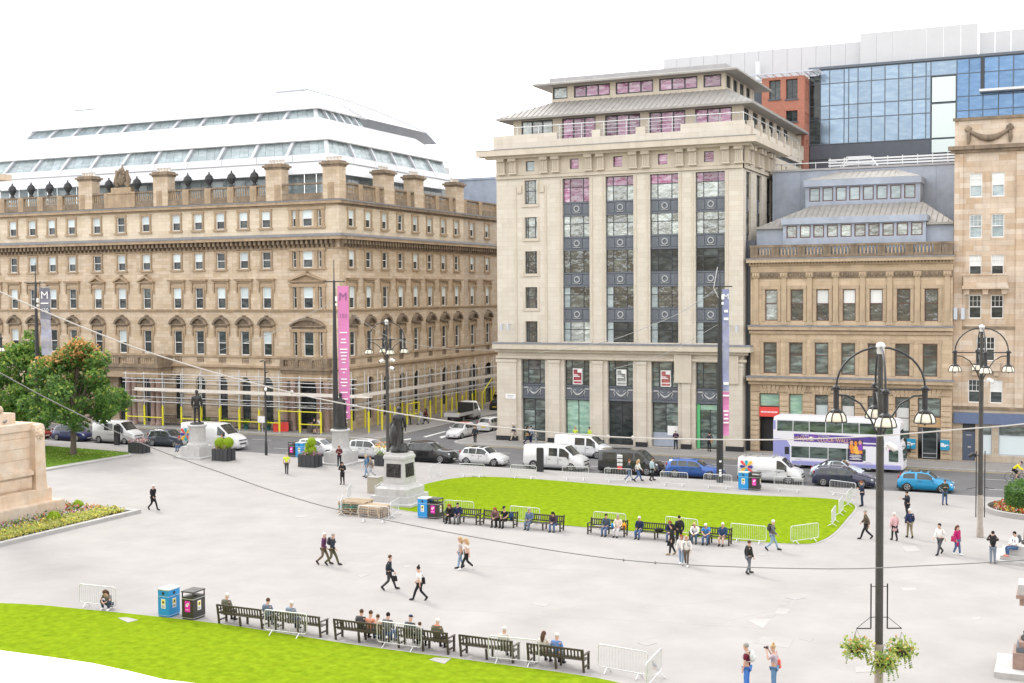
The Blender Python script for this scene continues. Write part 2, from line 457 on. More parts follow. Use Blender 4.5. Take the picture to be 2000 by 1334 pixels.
banner_vi = P('violet_banner', (0.30, 0.31, 0.42), 0.6, var=0.3, nscale=1.1, col2=(0.22, 0.25, 0.46), c2s=0.6)
banner_gr = P('slate_grey_banner', (0.17, 0.17, 0.21), 0.6, var=0.1)
banner_ph = P('faded_photo_banner', (0.42, 0.40, 0.41), 0.6, var=0.3, nscale=1.6, col2=(0.3, 0.32, 0.45), c2s=0.5)
print_w = P('white_print', (0.80, 0.80, 0.80), 0.6)
print_k = P('dark_print', (0.06, 0.06, 0.07), 0.6)
print_y = P('yellow_print', (0.75, 0.62, 0.04), 0.5)
print_gr = P('green_print', (0.12, 0.5, 0.2), 0.5)
sign_red = P('red_sign', (0.72, 0.07, 0.06), 0.5)
sign_blue = P('blue_sign', (0.02, 0.28, 0.48), 0.5)
fascia_blue = P('blue_grey_fascia', (0.115, 0.155, 0.26), 0.5, var=0.1)
door_blue = P('slate_blue_door', (0.075, 0.095, 0.14), 0.45)
planter_m = P('black_planter', (0.035, 0.037, 0.042), 0.5)
soil = P('dark_soil', (0.05, 0.035, 0.025), 0.95, var=0.3, nscale=5)
bark = P('grey_bark', (0.12, 0.095, 0.075), 0.9, var=0.3, nscale=8, bump=0.8, bscale=20)
def leafmat(name, col, tl=0.35):
    m = P(name, col, 0.55, var=0.25, nscale=1.5)
    nt = m.node_tree; N = nt.nodes; L = nt.links
    tr = N.new('ShaderNodeBsdfTranslucent'); tr.inputs[0].default_value = (*[min(1, c*1.4) for c in col], 1)
    mx = N.new('ShaderNodeMixShader'); mx.inputs[0].default_value = tl
    L.new(N['Principled BSDF'].outputs[0], mx.inputs[1]); L.new(tr.outputs[0], mx.inputs[2])
    L.new(mx.outputs[0], N['Material Output'].inputs[0])
    return m
leaf_d = leafmat('leaf_deep_green', (0.06, 0.14, 0.03))
leaf_m = leafmat('leaf_mid_green', (0.12, 0.235, 0.04))
leaf_l = leafmat('leaf_yellow_green', (0.30, 0.39, 0.07))
leaf_o = leafmat('leaf_orange', (0.56, 0.30, 0.11))
leaf_lime = leafmat('lime_topiary_leaf', (0.30, 0.42, 0.015))
leaf_cr = leafmat('cream_green_leaf', (0.45, 0.45, 0.16))
fl_red = leafmat('red_petal', (0.55, 0.03, 0.03))
fl_pink = leafmat('pink_petal', (0.58, 0.2, 0.36))
fl_or = leafmat('orange_petal', (0.65, 0.25, 0.06))
fl_wh = leafmat('white_petal', (0.7, 0.66, 0.62))
fl_ye = leafmat('yellow_petal', (0.68, 0.6, 0.12))
fl_bl = leafmat('grey_blue_leaf', (0.36, 0.40, 0.42))
rubber = P('tyre_rubber', (0.018, 0.018, 0.019), 0.8)
alloy = P('alloy_wheel', (0.42, 0.43, 0.44), 0.35, metal=0.6)
trim_k = P('black_plastic_trim', (0.025, 0.026, 0.028), 0.5)
lamp_clear = P('headlamp_lens', (0.55, 0.58, 0.6), 0.12)
lamp_red = P('tail_lamp_lens', (0.45, 0.02, 0.02), 0.2)
plate_y = P('yellow_number_plate', (0.7, 0.55, 0.06), 0.5)
plate_w = P('white_number_plate', (0.75, 0.75, 0.73), 0.5)
def paint(name, col, metal=0.0, rough=0.22):
    m = P(name, col, rough, metal, 0.5)
    m.node_tree.nodes['Principled BSDF'].inputs['Coat Weight'].default_value = 0.6
    m.node_tree.nodes['Principled BSDF'].inputs['Coat Roughness'].default_value = 0.06
    return m
skin_m = P('skin', (0.55, 0.34, 0.25), 0.55)

def text_mb(txt, size, w_limit=None, depth=0.0):
    """lettering as flat mesh in the xz-plane, centred; returns MB"""
    cu = bpy.data.curves.new('lettering', 'FONT')
    cu.body = txt; cu.size = size; cu.align_x = 'CENTER'; cu.align_y = 'CENTER'; cu.resolution_u = 2
    ob = bpy.data.objects.new('lettering', cu); COL.objects.link(ob)
    bpy.context.view_layer.update()
    dg = bpy.context.evaluated_depsgraph_get()
    me = ob.evaluated_get(dg).to_mesh()
    vs = [tuple(v.co) for v in me.vertices]; fs = [tuple(p.vertices) for p in me.polygons]
    ob.evaluated_get(dg).to_mesh_clear()
    bpy.data.objects.remove(ob); bpy.data.curves.remove(cu)
    k = 1.0
    if w_limit and vs:
        ww = max(v[0] for v in vs)-min(v[0] for v in vs)
        k = min(1.0, w_limit/ww) if ww else 1.0
    mb = MB()
    mb.add([(v[0]*k, 0, v[1]) for v in vs], fs)
    return mb
# ------------------------------------------------------------------ the setting
mb = MB(); mb.quad((-1500,-900,-0.16),(1500,-900,-0.16),(1500,2000,-0.16),(-1500,2000,-0.16)); struct(mb, 'ground', asphalt)
mb = MB(); mb.quad((-400,92.4,-0.12),(300,92.4,-0.12),(300,175,-0.12),(-400,175,-0.12)); road = struct(mb, 'road', asphalt)
KN, KF = 92.9, 106.3                                     # near and far kerb lines of the street
mb = MB(); mb.prismz([(-400,-60),(300,-60),(300,KN-0.3),(-400,KN-0.3)], -0.3, 0.0); square = struct(mb, 'plaza', plaza)
mb = MB()
x = -140.0
while x < 30:
    mb.box(x+0.008, x+0.912, KN-0.3, KN, -0.3, 0.004); x += 0.92
x = -140.0
while x < -66.2:
    mb.box(x+0.008, x+0.912, KF, KF+0.28, -0.3, 0.004); x += 0.92
x = -54.3
while x < 30:
    mb.box(x+0.008, x+0.912, KF, KF+0.28, -0.3, 0.004); x += 0.92
for cx, cy, s in ((-66.2, KF+2.0, 1), (-54.2, KF+2.0, -1)):
    a = [(cx, cy)]
    poly = []
    for i in range(9):
        t = R(-90+i*11.25)
        poly.append((cx+s*2.0*math.cos(t), cy+2.0*math.sin(t)))
    for i in range(8, -1, -1):
        t = R(-90+i*11.25)
        poly.append((cx+s*1.72*math.cos(t), cy+1.72*math.sin(t)))
    if s < 0: poly.reverse()
    mb.prismz(poly, -0.3, 0.004)
mb.box(-64.48,-64.2, KF+2.0, 170, -0.3, 0.004); mb.box(-56.2,-55.92, KF+2.0, 170, -0.3, 0.004)
struct(mb, 'kerb', kerb_m)
def corner(cx, cy, s, r):
    return [(cx+s*r*math.cos(R(-90+i*11.25)), cy+r*math.sin(R(-90+i*11.25))) for i in range(9)]
mb = MB(); mb.prismz([(-400,KF+0.28)]+corner(-66.2,KF+2.0,1,1.72)+[(-64.48,170),(-400,170)], -0.3, 0.0); struct(mb, 'pavement', paving)
p = corner(-54.2,KF+2.0,-1,1.72); p.reverse()
mb = MB(); mb.prismz([(-55.92,170)]+p+[(300,KF+0.28),(300,170)][0:1]+[(300,170)], -0.3, 0.0); struct(mb, 'pavement', paving)

def gpoly(px, z=0.0): return [(G(*q).x, G(*q).y) for q in px]
def sheet(mb, poly, z, m=0):
    a = sum(poly[i][0]*poly[(i+1) % len(poly)][1]-poly[(i+1) % len(poly)][0]*poly[i][1] for i in range(len(poly)))
    if a < 0: poly = poly[::-1]
    return mb.prismz(poly, -0.05, z, m)
def smooth_poly(pts, n=4):
    out = []
    k = len(pts)
    for i in range(k):
        p0, p1, p2, p3 = [Vector((*pts[(i+j-1) % k], 0)) for j in range(4)]
        for s in range(n):
            t = s/n
            q = 0.5*((2*p1)+(p2-p0)*t+(2*p0-5*p1+4*p2-p3)*t*t+(3*p1-p0-3*p2+p3)*t**3)
            out.append((q.x, q.y))
    return out
def grow(poly, d):
    a = sum(poly[i][0]*poly[(i+1) % len(poly)][1]-poly[(i+1) % len(poly)][0]*poly[i][1] for i in range(len(poly)))
    if a < 0: poly = poly[::-1]
    out = []; k = len(poly)
    for i in range(k):
        t = (Vector(poly[(i+1) % k])-Vector(poly[i-1])).normalized()
        out.append((poly[i][0]+t.y*d, poly[i][1]-t.x*d))
    return out
mid_lawn = smooth_poly(gpoly([(945,932),(1050,937),(1200,949),(1450,967),(1590,973),(1645,979),(1670,990),(1655,1012),(1630,1040),(1602,1057),(1565,1063),
    (1430,1056),(1290,1043),(1150,1031),(1000,1019),(870,1008),(800,999),(745,989),(712,984),(704,980),(720,976),(760,964),(820,949),(880,936)]))
near_lawn = smooth_poly(gpoly([(-180,1178),(-60,1178),(60,1182),(150,1190),(290,1204),(430,1220),(560,1240),(700,1262),(900,1289),(1080,1313),(1190,1331),(1255,1352),(1290,1385),(1230,1430),(1000,1460),(500,1470),(0,1470),(-200,1470)]))
left_lawn = gpoly([(254,889),(250,884),(170,877),(85,871),(-60,862),(-60,945),(85,917)])
def tufts(poly, n, size, z):
    """short mown blades lying over the turf"""
    xs = [p[0] for p in poly]; ys = [p[1] for p in poly]
    pts = []
    def inside(x, y):
        r = False; k = len(poly)
        for i in range(k):
            a, b = poly[i], poly[i-1]
            if (a[1] > y) != (b[1] > y) and x < (b[0]-a[0])*(y-a[1])/(b[1]-a[1])+a[0]: r = not r
        return r
    while len(pts) < n:
        x, y = rnd.uniform(min(xs), max(xs)), rnd.uniform(min(ys), max(ys))
        if inside(x, y): pts.append((x, y, z+rnd.uniform(0, .012)))
    return MB().leaves(pts, size, mats=[0, 1], flat=5)
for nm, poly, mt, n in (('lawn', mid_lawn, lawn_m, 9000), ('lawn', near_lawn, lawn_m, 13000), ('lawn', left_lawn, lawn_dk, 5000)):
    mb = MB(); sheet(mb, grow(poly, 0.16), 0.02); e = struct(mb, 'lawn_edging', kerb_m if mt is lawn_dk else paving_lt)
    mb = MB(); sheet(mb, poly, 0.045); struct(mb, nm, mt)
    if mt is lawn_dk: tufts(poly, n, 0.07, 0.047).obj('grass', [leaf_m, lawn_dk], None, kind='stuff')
mb = MB()
pts = gpoly([(85,917),(254,889)]); e = gpoly([(85,921),(256,892)])
mb.prismz([pts[0], e[0], e[1], pts[1]], -0.05, 0.13); struct(mb, 'kerb', kerb_m)

# pale slabs let into the tarmac and the lawns, manhole plates
slabs = [[(230,1209),(248,1208),(270,1213),(250,1218)], [(838,1291),(850,1287),(881,1289),(868,1299)], [(922,931),(932,929),(948,931),(938,933)],
    [(1460,1212),(1478,1209),(1506,1210),(1490,1227)], [(1494,1205),(1500,1201),(1516,1201),(1510,1206)], [(1470,1256),(1490,1243),(1552,1248),(1540,1266)],
    [(1561,1248),(1570,1245),(1592,1247),(1583,1253)], [(1759,1148),(1788,1147),(1790,1153),(1765,1154)], [(1512,1199),(1520,1188),(1545,1190),(1536,1200)],
    [(1520,1182),(1530,1172),(1543,1173),(1536,1182)], [(1898,1206),(1914,1204),(1916,1210),(1900,1211)], [(1035,1180),(1048,1176),(1075,1177),(1066,1185)],
    [(786,1105),(800,1104),(806,1107),(790,1108)], [(697,1124),(712,1120),(720,1123),(704,1128)], [(1760,1068),(1786,1066),(1800,1076),(1770,1078)],
    [(1300,982),(1312,980),(1318,983),(1306,985)], [(1480,1082),(1494,1081),(1496,1085),(1482,1085)], [(1660,1276),(1690,1274),(1700,1284),(1668,1286)],
    [(530,908),(560,906),(562,909),(532,911)], [(573,1007),(600,1005),(606,1009),(580,1011)], [(1245,1256),(1262,1253),(1282,1257),(1262,1262)],
    [(1670,1303),(1700,1300),(1706,1312),(1672,1314)], [(1535,1168),(1560,1164),(1575,1168),(1552,1172)]]
for q in slabs:
    mb = MB(); c = sum((G(*a) for a in q), Vector())/4
    poly = [(G(*a).x-c.x, G(*a).y-c.y) for a in q]
    ar = sum(poly[i][0]*poly[(i+1) % 4][1]-poly[(i+1) % 4][0]*poly[i][1] for i in range(4))
    if ar < 0: poly.reverse()
    onlawn = q[0] in ((230,1209),(838,1291),(922,931))
    mb.prismz(poly, -0.04, 0.06 if onlawn else 0.004+0.0004*slabs.index(q))
    mb.obj('paving_slab', paving_lt, square, (c.x, c.y, 0))
# long faint joints of the tarmac lanes
mb = MB()
for (a, b) in (((300,1165),(470,1092)), ((100,1092),(520,1002)), ((560,1090),(1150,1115)), ((1240,1190),(1800,1130)), ((640,1130),(760,1068)), ((870,1190),(1500,1228)), ((950,1130),(1140,1090)), ((1050,1300),(1560,1180))):
    A, B = G(*a), G(*b); d = (B-A).normalized(); n = Vector((-d.y, d.x, 0))*0.02
    mb.prismz([(A-n)[:2], (B-n)[:2], (B+n)[:2], (A+n)[:2]] if True else [], -0.02, 0.003)
mb.obj('tarmac_joint', P('joint_tarmac', (0.335, 0.32, 0.31), 0.9, spec=0.1), square, kind='stuff')

# painted road markings
mb = MB()
yA, yB = G(1300,902).y, G(1286,911).y
def dash(x0, x1, y, w=0.055, z=-0.116): mb.quad((x0,y-w,z),(x1,y-w,z),(x1,y+w,z),(x0,y+w,z))
x = -120
while x < 20:
    dash(x, x+2.4, yA+0.9); dash(x+1, x+2.6, yB-1.3, 0.05); x += 5.4
for q in ([(826,853),(868,842),(872,843),(832,854)], [(858,853),(888,846),(891,848),(862,856)], [(872,842),(900,835),(902,836),(875,843)], [(1100,889),(1114,888),(1115,890),(1101,891)],
          [(788,858),(802,856),(803,858),(790,860)], [(1810,909),(1900,913),(1900,915),(1810,911)], [(1735,895),(1800,899),(1800,901),(1735,897)]):
    mb.add([G(a[0], a[1], -0.116) for a in q], [(0,1,2,3)])
mb.obj('lane_marking', road_paint, road)
mb = MB()
for y in (KF-0.22, KF-0.42): mb.quad((-54,y-0.05,-0.116),(20,y-0.05,-0.116),(20,y+0.05,-0.116),(-54,y+0.05,-0.116))
for y in (KF-0.22, KF-0.42): mb.quad((-130,y-0.05,-0.116),(-67,y-0.05,-0.116),(-67,y+0.05,-0.116),(-130,y+0.05,-0.116))
mb.obj('lane_marking', yellow_line, road)
mb = MB()
mb.add([G(*a, -0.117) for a in [(1772,892),(1790,892),(1794,902),(1776,903)]], [(0,1,2,3)])
mb.add([G(*a, -0.117) for a in [(900,815),(930,813),(934,818),(902,820)]], [(0,1,2,3)])
mb.obj('red_surface_patch', red_patch, road)
# ------------------------------------------------------------------ facades
class Fac:
    """a facade in its own coordinates: x along the wall, -y outwards, z up (its ground is at 0.34)"""
    def __init__(s, root, ox, oy, rot=0.0):
        s.root = root; s.rot = rot
        s.base = Vector((ox, oy, -0.34))-Vector(root.location)
        s.R = Matrix.Rotation(rot, 3, 'Z')
    def part(s, mb, name, mats, **kw): return mb.obj(name, mats, s.root, s.base, s.rot, **kw)
    def place(s, me, name, u, v, y=0.0, **kw): return put(me, name, s.root, s.base+s.R @ Vector((u, y, v)), s.rot, **kw)
WCACHE = {}
def sash(fac, u, v, w, h, frame, gl, blind_p=0.0, t=0.07, split=0.5, bars=(), y=0.16, blind_m=None, top_bars=0):
    """a window: frame > two panes and, if drawn, a blind"""
    key = (round(w, 2), round(h, 2), frame.name, gl.name, split, bars, top_bars, y)
    if key not in WCACHE:
        f = MB()
        f.box(-w/2, -w/2+t, y, y+0.12, 0, h); f.box(w/2-t, w/2, y, y+0.12, 0, h)
        f.box(-w/2+t, w/2-t, y, y+0.12, 0, t*1.2); f.box(-w/2+t, w/2-t, y, y+0.12, h-t, h)
        ms = h*split
        if split: f.box(-w/2+t, w/2-t, y-0.02, y+0.1, ms-t/2, ms+t/2)
        for b in bars: f.box(b*w/2-t*0.3, b*w/2+t*0.3, y+0.01, y+0.11, t, h-t)
        if top_bars:
            for i in range(1, top_bars):
                b = -w/2+w*i/top_bars; f.box(b-0.015, b+0.015, y+0.02, y+0.09, ms, h-t)
            f.box(-w/2+t, w/2-t, y+0.02, y+0.09, (ms+h)/2-0.012, (ms+h)/2+0.012)
        fm = f.mesh('window_frame', frame)
        ps = []
        for a, b, yy in (((t, ms, y+0.09), (ms, h-t, y+0.07)) if split else ((t, h-t, y+0.08),)):
            g = MB(); g.box(-w/2+t*0.5, w/2-t*0.5, yy, yy+0.02, a, b); ps.append(g.mesh('pane', gl))
        bl = MB(); bl.box(-w/2+t, w/2-t, y+0.055, y+0.066, ms+t/2 if split else h*0.45, h-t)
        WCACHE[key] = (fm, ps, bl.mesh('blind', blind_m or blind))
    fm, ps, blm = WCACHE[key]
    o = fac.place(fm, 'window', u, v)
    for g in ps: put(g, 'pane', o)
    if rnd.random() < blind_p: put(blm, 'blind', o)
    return o
def grid_window(fac, u0, u1, v0, v1, cols, rows, frame, gl, name='window', t=0.06, y=0.2, panes=True):
    """a metal window: bars > one pane for each light.  cols / rows are fractions"""
    w, h = u1-u0, v1-v0
    f = MB()
    f.box(0, t, y, y+0.1, 0, h); f.box(w-t, w, y, y+0.1, 0, h); f.box(t, w-t, y, y+0.1, 0, t); f.box(t, w-t, y, y+0.1, h-t, h)
    cs = [0]+list(cols)+[1]; rs = [0]+list(rows)+[1]
    for c in cols: f.box(w*c-t/2, w*c+t/2, y+0.005, y+0.095, t, h-t)
    for r in rows:
        for i in range(len(cs)-1):
            a = w*cs[i]+(t if i == 0 else t/2); b = w*cs[i+1]-(t if i == len(cs)-2 else t/2)
            f.box(a, b, y+0.01, y+0.09, h*r-t/2, h*r+t/2)
    o = fac.place(f.mesh('window_frame', frame), name, u0, v0)
    for i in range(len(cs)-1):
        for j in range(len(rs)-1):
            key = ('pane', round(w*(cs[i+1]-cs[i]), 2), round(h*(rs[j+1]-rs[j]), 2))
            g = gl(i, j) if callable(gl) else gl
            key += (g.name,)
            if key not in WCACHE:
                b = MB(); b.box(-key[1]/2, key[1]/2, 0, 0.02, -key[2]/2, key[2]/2); WCACHE[key] = b.mesh('pane', g)
            put(WCACHE[key], 'pane', o, (w*(cs[i]+cs[i+1])/2, y+0.05, h*(rs[j]+rs[j+1])/2))
    return o
def arc_poly(w, h0, rise, th, n=10):
    """a segmental band: outer chord w, standing at h0"""
    out, inn = [], []
    for i in range(n+1):
        t = -1+2*i/n
        out.append((t*w/2, h0+rise*(1-t*t)**0.8)); inn.append((t*(w/2-th*1.2), h0+max(0, (rise-th)*(1-t*t)**0.8)-0.02))
    return out, inn
def band(mb, out, inn, y0, y1, m=0):
    for i in range(len(out)-1):
        mb.prism([inn[i], inn[i+1], out[i+1], out[i]], y0, y1, m)
def balusters(mb, u0, u1, z0, z1, y, r=0.09, pitch=0.27, m=0):
    n = max(1, int((u1-u0)/pitch)); d = (u1-u0)/n; h = z1-z0
    for i in range(n):
        mb.lathe((u0+d*(i+0.5), y, z0), [(r*0.8,0),(r*0.8,h*0.1),(r*0.5,h*0.16),(r,h*0.4),(r*0.55,h*0.75),(r*0.45,h*0.85),(r*0.8,h*0.9),(r*0.8,h)], 6, m)

# ================================================================= A: the former post office
rootA = thing('stone_office_building', 'ornate honey sandstone block with carved window pediments and a white glass rooftop extension', 'building', (-96, 125, 0))
XA, YA = -71.2, 110.5
FA = Fac(rootA, 0, YA)                    # front, u = X
SA = Fac(rootA, XA, 0, math.pi/2)         # side to the street, u = Y
UL = -131.0
front = [-124.5,-121.48,-118.33,-115.16,-112.0,-108.85,-104.9,-101.2,-97.5,-93.05,-89.93,-86.83,-83.66,-80.63]
side = [112.93,116.42,119.95,123.5,127.05,130.6,134.15,137.68,142.1,146.6]
bay = [-75.25]
ZR = {'gf': (0.34, 6.83), 'r1': (8.37, 11.04), 'r2': (13.56, 15.91), 'r3': (17.98, 19.79), 'at': (22.42, 24.22)}
def holes(us, rows, w=1.16):
    h = []
    for r in rows:
        a, b = ZR[r]; h += [(u-w/2, u+w/2, a, b) for u in us]
    return h
def bay_holes(rows):
    h = []
    for r in rows:
        a, b = ZR[r]
        for c in bay:
            h.append((c-0.62, c+0.62, a, b)); h += [(c+s*1.67-0.24, c+s*1.67+0.24, a, b) for s in (-1, 1)]
    return h
for fac, us, u0, u1, two in ((FA, front, UL, XA, False), (SA, side, YA, 152.0, True)):
    bh = [] if two else bay_holes
    H1 = holes(us, ('r1', 'r2', 'r3')) + ([] if two else bay_holes(('r1', 'r2', 'r3')))
    H2 = holes(us, ('at',)) + ([] if two else bay_holes(('at',)))
    e = 139.7 if two else u1
    mb = MB(); mb.wall(u0, e, 6.83, 20.9, [h for h in H1 if h[1] < e], 0.32); fac.part(mb, 'wall', stone_a)
    mb = MB(); mb.wall(u0, e, 20.9, 25.3, [h for h in H2 if h[1] < e], 0.32); fac.part(mb, 'attic_wall', stone_a2)
    if two:
        mb = MB(); mb.wall(e, u1, 6.83, 25.3, [h for h in H1+H2 if h[1] > e], 0.32); fac.part(mb, 'annex_wall', stone_ap)
    # ground floor: rusticated courses round arched openings
    gh = []
    GW = 1.3
    if not two:
        for u in us[9:]+us[:6]: gh.append((u, GW, 0.9, 5.22, 0.66))
        gh.append((-75.2, 2.6, 0.4, 5.3, 0.3))
        for u in us[6:9]: gh.append((u, 1.6, 0.4, 5.3, 0.4))
    else:
        for i, u in enumerate(us):
            if i < 8: gh.append((u, GW, 1.2, 5.22, 0.66))
            else: gh.append((u, 2.7, 0.36, 4.3, 1.5))
    mb = MB(); mb.wall(u0, u1, 0.34, 6.83, [(u-w/2, u+w/2, a, b+r) for u, w, a, b, r in gh], 0.45)
    z = 0.95
    while z < 6.2:
        spans = [u0]
        for u, w, a, b, r in sorted(gh):
            if a < z+0.5 and b+r > z+0.1:
                k = w/2+0.04
                spans += [u-k, u+k]
        spans.append(u1)
        for i in range(0, len(spans), 2):
            if spans[i+1]-spans[i] > 0.15: mb.box(spans[i]+0.005, spans[i+1]-0.005, -0.09, 0.02, z+0.03, z+0.50)
        z += 0.56
    for u, w, a, b, r in gh:                             # arch heads, voussoirs and keystones
        out, inn = [], []
        n = 8
        for i in range(n+1):
            t = math.pi*(1-i/n)
            out.append((u+(w/2+0.02)*math.cos(t), b+(r+0.02)*math.sin(t)))
        for i in range(n//2):
            c = (u-w/2-0.02, b+r+0.02)
            mb.add([(c[0],0.01,c[1]),(out[i][0],0.01,out[i][1]),(out[i+1][0],0.01,out[i+1][1])], [(0,1,2)])
            c = (u+w/2+0.02, b+r+0.02); j = n//2+i
            mb.add([(c[0],0.01,c[1]),(out[j][0],0.01,out[j][1]),(out[j+1][0],0.01,out[j+1][1])], [(0,1,2)])
        for i in range(n):
            p, q = out[i], out[i+1]
            def ex(p, k): return (u+(p[0]-u)*k, b+(p[1]-b)*k)
            f = 0.04
            p2 = (p[0]+(q[0]-p[0])*f, p[1]+(q[1]-p[1])*f); q2 = (q[0]-(q[0]-p[0])*f, q[1]-(q[1]-p[1])*f)
            mb.prism([p2, q2, ex(q2, 1.5), ex(p2, 1.5)][::-1], -0.115, 0.03)
        mb.box(u-0.17, u+0.17, -0.2, 0.0, b+r+0.02, b+r+0.72)
    fac.part(mb, 'rusticated_wall', stone_a)
    for u, w, a, b, r in gh:
        big = w > 2
        f = MB(); t = 0.07
        hh = b+r-a
        f.box(-w/2, -w/2+t, 0.30, 0.40, 0, hh); f.box(w/2-t, w/2, 0.30, 0.40, 0, hh); f.box(-w/2+t, w/2-t, 0.30, 0.40, b-a-0.05, b-a+0.05)
        f.box(-0.03, 0.03, 0.31, 0.39, 0, b-a-0.05); f.box(-w/2+t, w/2-t, 0.31, 0.39, 1.6, 1.67)
        o = fac.part(f, 'arched_window', frame_dk) if False else fac.place(f.mesh('window_frame', frame_dk), 'arched_window', u, a)
        g = MB(); g.box(-w/2+0.02, w/2-0.02, 0.35, 0.37, 0.0, b-a); put(g.mesh('pane', glass_dk), 'pane', o)
        g = MB(); g.box(-w/2+0.02, w/2-0.02, 0.34, 0.36, b-a+0.02, hh); put(g.mesh('pane', glass_dk), 'pane', o)
    # string courses, cornices
    mb = MB()
    mb.box(u0, u1, -0.14, 0.02, 6.83, 7.0); mb.box(u0, u1, -0.34, 0.0, 7.0, 7.22); mb.box(u0, u1, -0.16, 0.02, 8.12, 8.34)
    mb.box(u0, u1, -0.12, 0.02, 13.2, 13.32); mb.box(u0, u1, -0.2, 0.02, 13.34, 13.5)
    fac.part(mb, 'string_course', trim_a)
    mb = MB()
    mb.box(u0, u1, -0.12, 0.02, 19.98, 20.12); mb.box(u0, u1+(0.9 if not two else 0), -0.95, 0.0, 20.98, 21.3)
    fac.part(mb, 'main_cornice', trim_a)
    mb = MB(); mb.box(u0, u1+(1.0 if not two else 0), -1.02, 0.0, 21.302, 21.42)
    mb.slab([(u0,-1.0,21.43),(u1+(0.95 if not two else 0),-1.0,21.43),(u1,0.0,21.66),(u0,0.0,21.66)], 0.05); fac.part(mb, 'cornice_flashing', lead)
    mb = MB(); x = u0+0.3
    while x < u1-0.1:
        mb.box(x-0.14, x+0.14, -0.72, 0.0, 20.5, 20.96); mb.box(x-0.11, x+0.11, -0.4, 0.0, 20.2, 20.5); x += 0.62
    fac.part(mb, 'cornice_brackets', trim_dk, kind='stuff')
    mb = MB()
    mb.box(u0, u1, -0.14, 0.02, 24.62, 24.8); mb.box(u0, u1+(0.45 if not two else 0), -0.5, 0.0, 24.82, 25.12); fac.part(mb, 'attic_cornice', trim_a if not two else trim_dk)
    mb = MB(); mb.box(u0, u1+(0.52 if not two else 0), -0.55, 0.0, 25.13, 25.24); fac.part(mb, 'cornice_flashing', lead)
    # parapet: plinth, piers, balusters, rail
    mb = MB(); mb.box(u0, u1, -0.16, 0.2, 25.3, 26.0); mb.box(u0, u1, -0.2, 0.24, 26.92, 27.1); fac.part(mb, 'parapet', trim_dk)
    if not two: piers = [(a+b)/2 for a, b in zip(us[:-1], us[1:])]+[-78.9, -72.0]
    else: piers = [110.8]+[(a+b)/2 for a, b in zip(us[:-1], us[1:])]+[149.6]
    mb = MB(); mb.box(-0.42, 0.42, -0.22, 0.26, 0, 1.74); pm_ = mb.mesh('parapet_pier', trim_a)
    for p_ in piers: fac.place(pm_, 'parapet_pier', p_, 25.32)
    mb = MB()
    pr = sorted(piers)
    for a, b in zip(pr[:-1], pr[1:]):
        if b-a > 1.2 and b-a < 6 : balusters(mb, a+0.45, b-0.45, 26.0, 26.92, 0.02, 0.095, 0.3)
    fac.part(mb, 'balusters', trim_a, kind='stuff')
    # windows
    for r, bp in (('r1', 0.1), ('r2', 0.72), ('r3', 0.62), ('at', 0.9)):
        a, b = ZR[r]
        for u in us: sash(fac, u, a, 1.16, b-a, white_paint, glass_dk, bp, y=0.09)
        if not two:
            for c in bay:
                sash(fac, c, a, 1.24, b-a, white_paint, glass_dk, bp, y=0.09)
                for s in (-1, 1): sash(fac, c+s*1.67, a, 0.48, b-a, white_paint, glass_dk, bp*0.3, y=0.09)
    # surrounds and pediments, one object for each window
    def surround(w, h, sill=True, cons=False):
        k = ('sur', w, round(h, 2), sill, cons)
        if k not in WCACHE:
            s = MB()
            s.box(-w/2-0.24, -w/2-0.003, -0.09, 0.01, 0, h); s.box(w/2+0.003, w/2+0.24, -0.09, 0.01, 0, h); s.box(-w/2-0.28, w/2+0.28, -0.12, 0.01, h+0.003, h+0.26)
            if sill: s.box(-w/2-0.34, w/2+0.34, -0.22, 0.02, -0.2, -0.003)
            if cons:
                for q in (-1, 1):
                    s.box(q*(w/2+0.42)-0.1, q*(w/2+0.42)+0.1, -0.2, 0.01, h-0.25, h+0.55); s.box(q*(w/2+0.42)-0.07, q*(w/2+0.42)+0.07, -0.13, 0.01, h-0.6, h-0.25)
            WCACHE[k] = s.mesh('window_surround', trim_a)
        return WCACHE[k]
    def ped(kind, w):
        k = ('ped', kind, w)
        if k not in WCACHE:
            s = MB()
            if kind == 'flat':
                s.box(-w/2, w/2, -0.16, 0.01, 0, 0.22); s.box(-w/2-0.16, w/2+0.16, -0.36, 0.01, 0.222, 0.36); s.box(-w/2-0.22, w/2+0.22, -0.42, 0.01, 0.362, 0.44)
            elif kind == 'seg':
                s.box(-w/2, w/2, -0.16, 0.01, -0.1, 0.1); s.box(-w/2-0.12, w/2+0.12, -0.36, 0.01, 0.102, 0.22)
                o_, i_ = arc_poly(w+0.4, 0.23, 0.86, 0.24); band(s, o_, i_, -0.46, 0.0)
                s.prism([(i_[i][0], i_[i][1]) for i in range(len(i_))][::-1], -0.12, 0.0); s.box(-0.12, 0.12, -0.4, 0, 1.09, 1.24)
            else:
                s.box(-w/2, w/2, -0.16, 0.01, 0, 0.14); s.box(-w/2-0.14, w/2+0.14, -0.36, 0.01, 0.142, 0.26)
                hh = 0.92 if w < 3 else 1.1
                s.prism([(-w/2,0.27),(w/2,0.27),(0,hh-0.1)], -0.12, 0.0)
                for q in (-1, 1):
                    a = [(q*(w/2+0.24),0.262),(q*(w/2-0.12),0.262),(0,hh-0.22),(0,hh+0.06)]
                    s.prism(a if q < 0 else a[::-1], -0.46, 0.0)
                s.box(-0.1, 0.1, -0.4, 0, hh+0.05, hh+0.2)
            WCACHE[k] = s.mesh('pediment', trim_dk if kind == 'seg' else trim_a)
        return WCACHE[k]
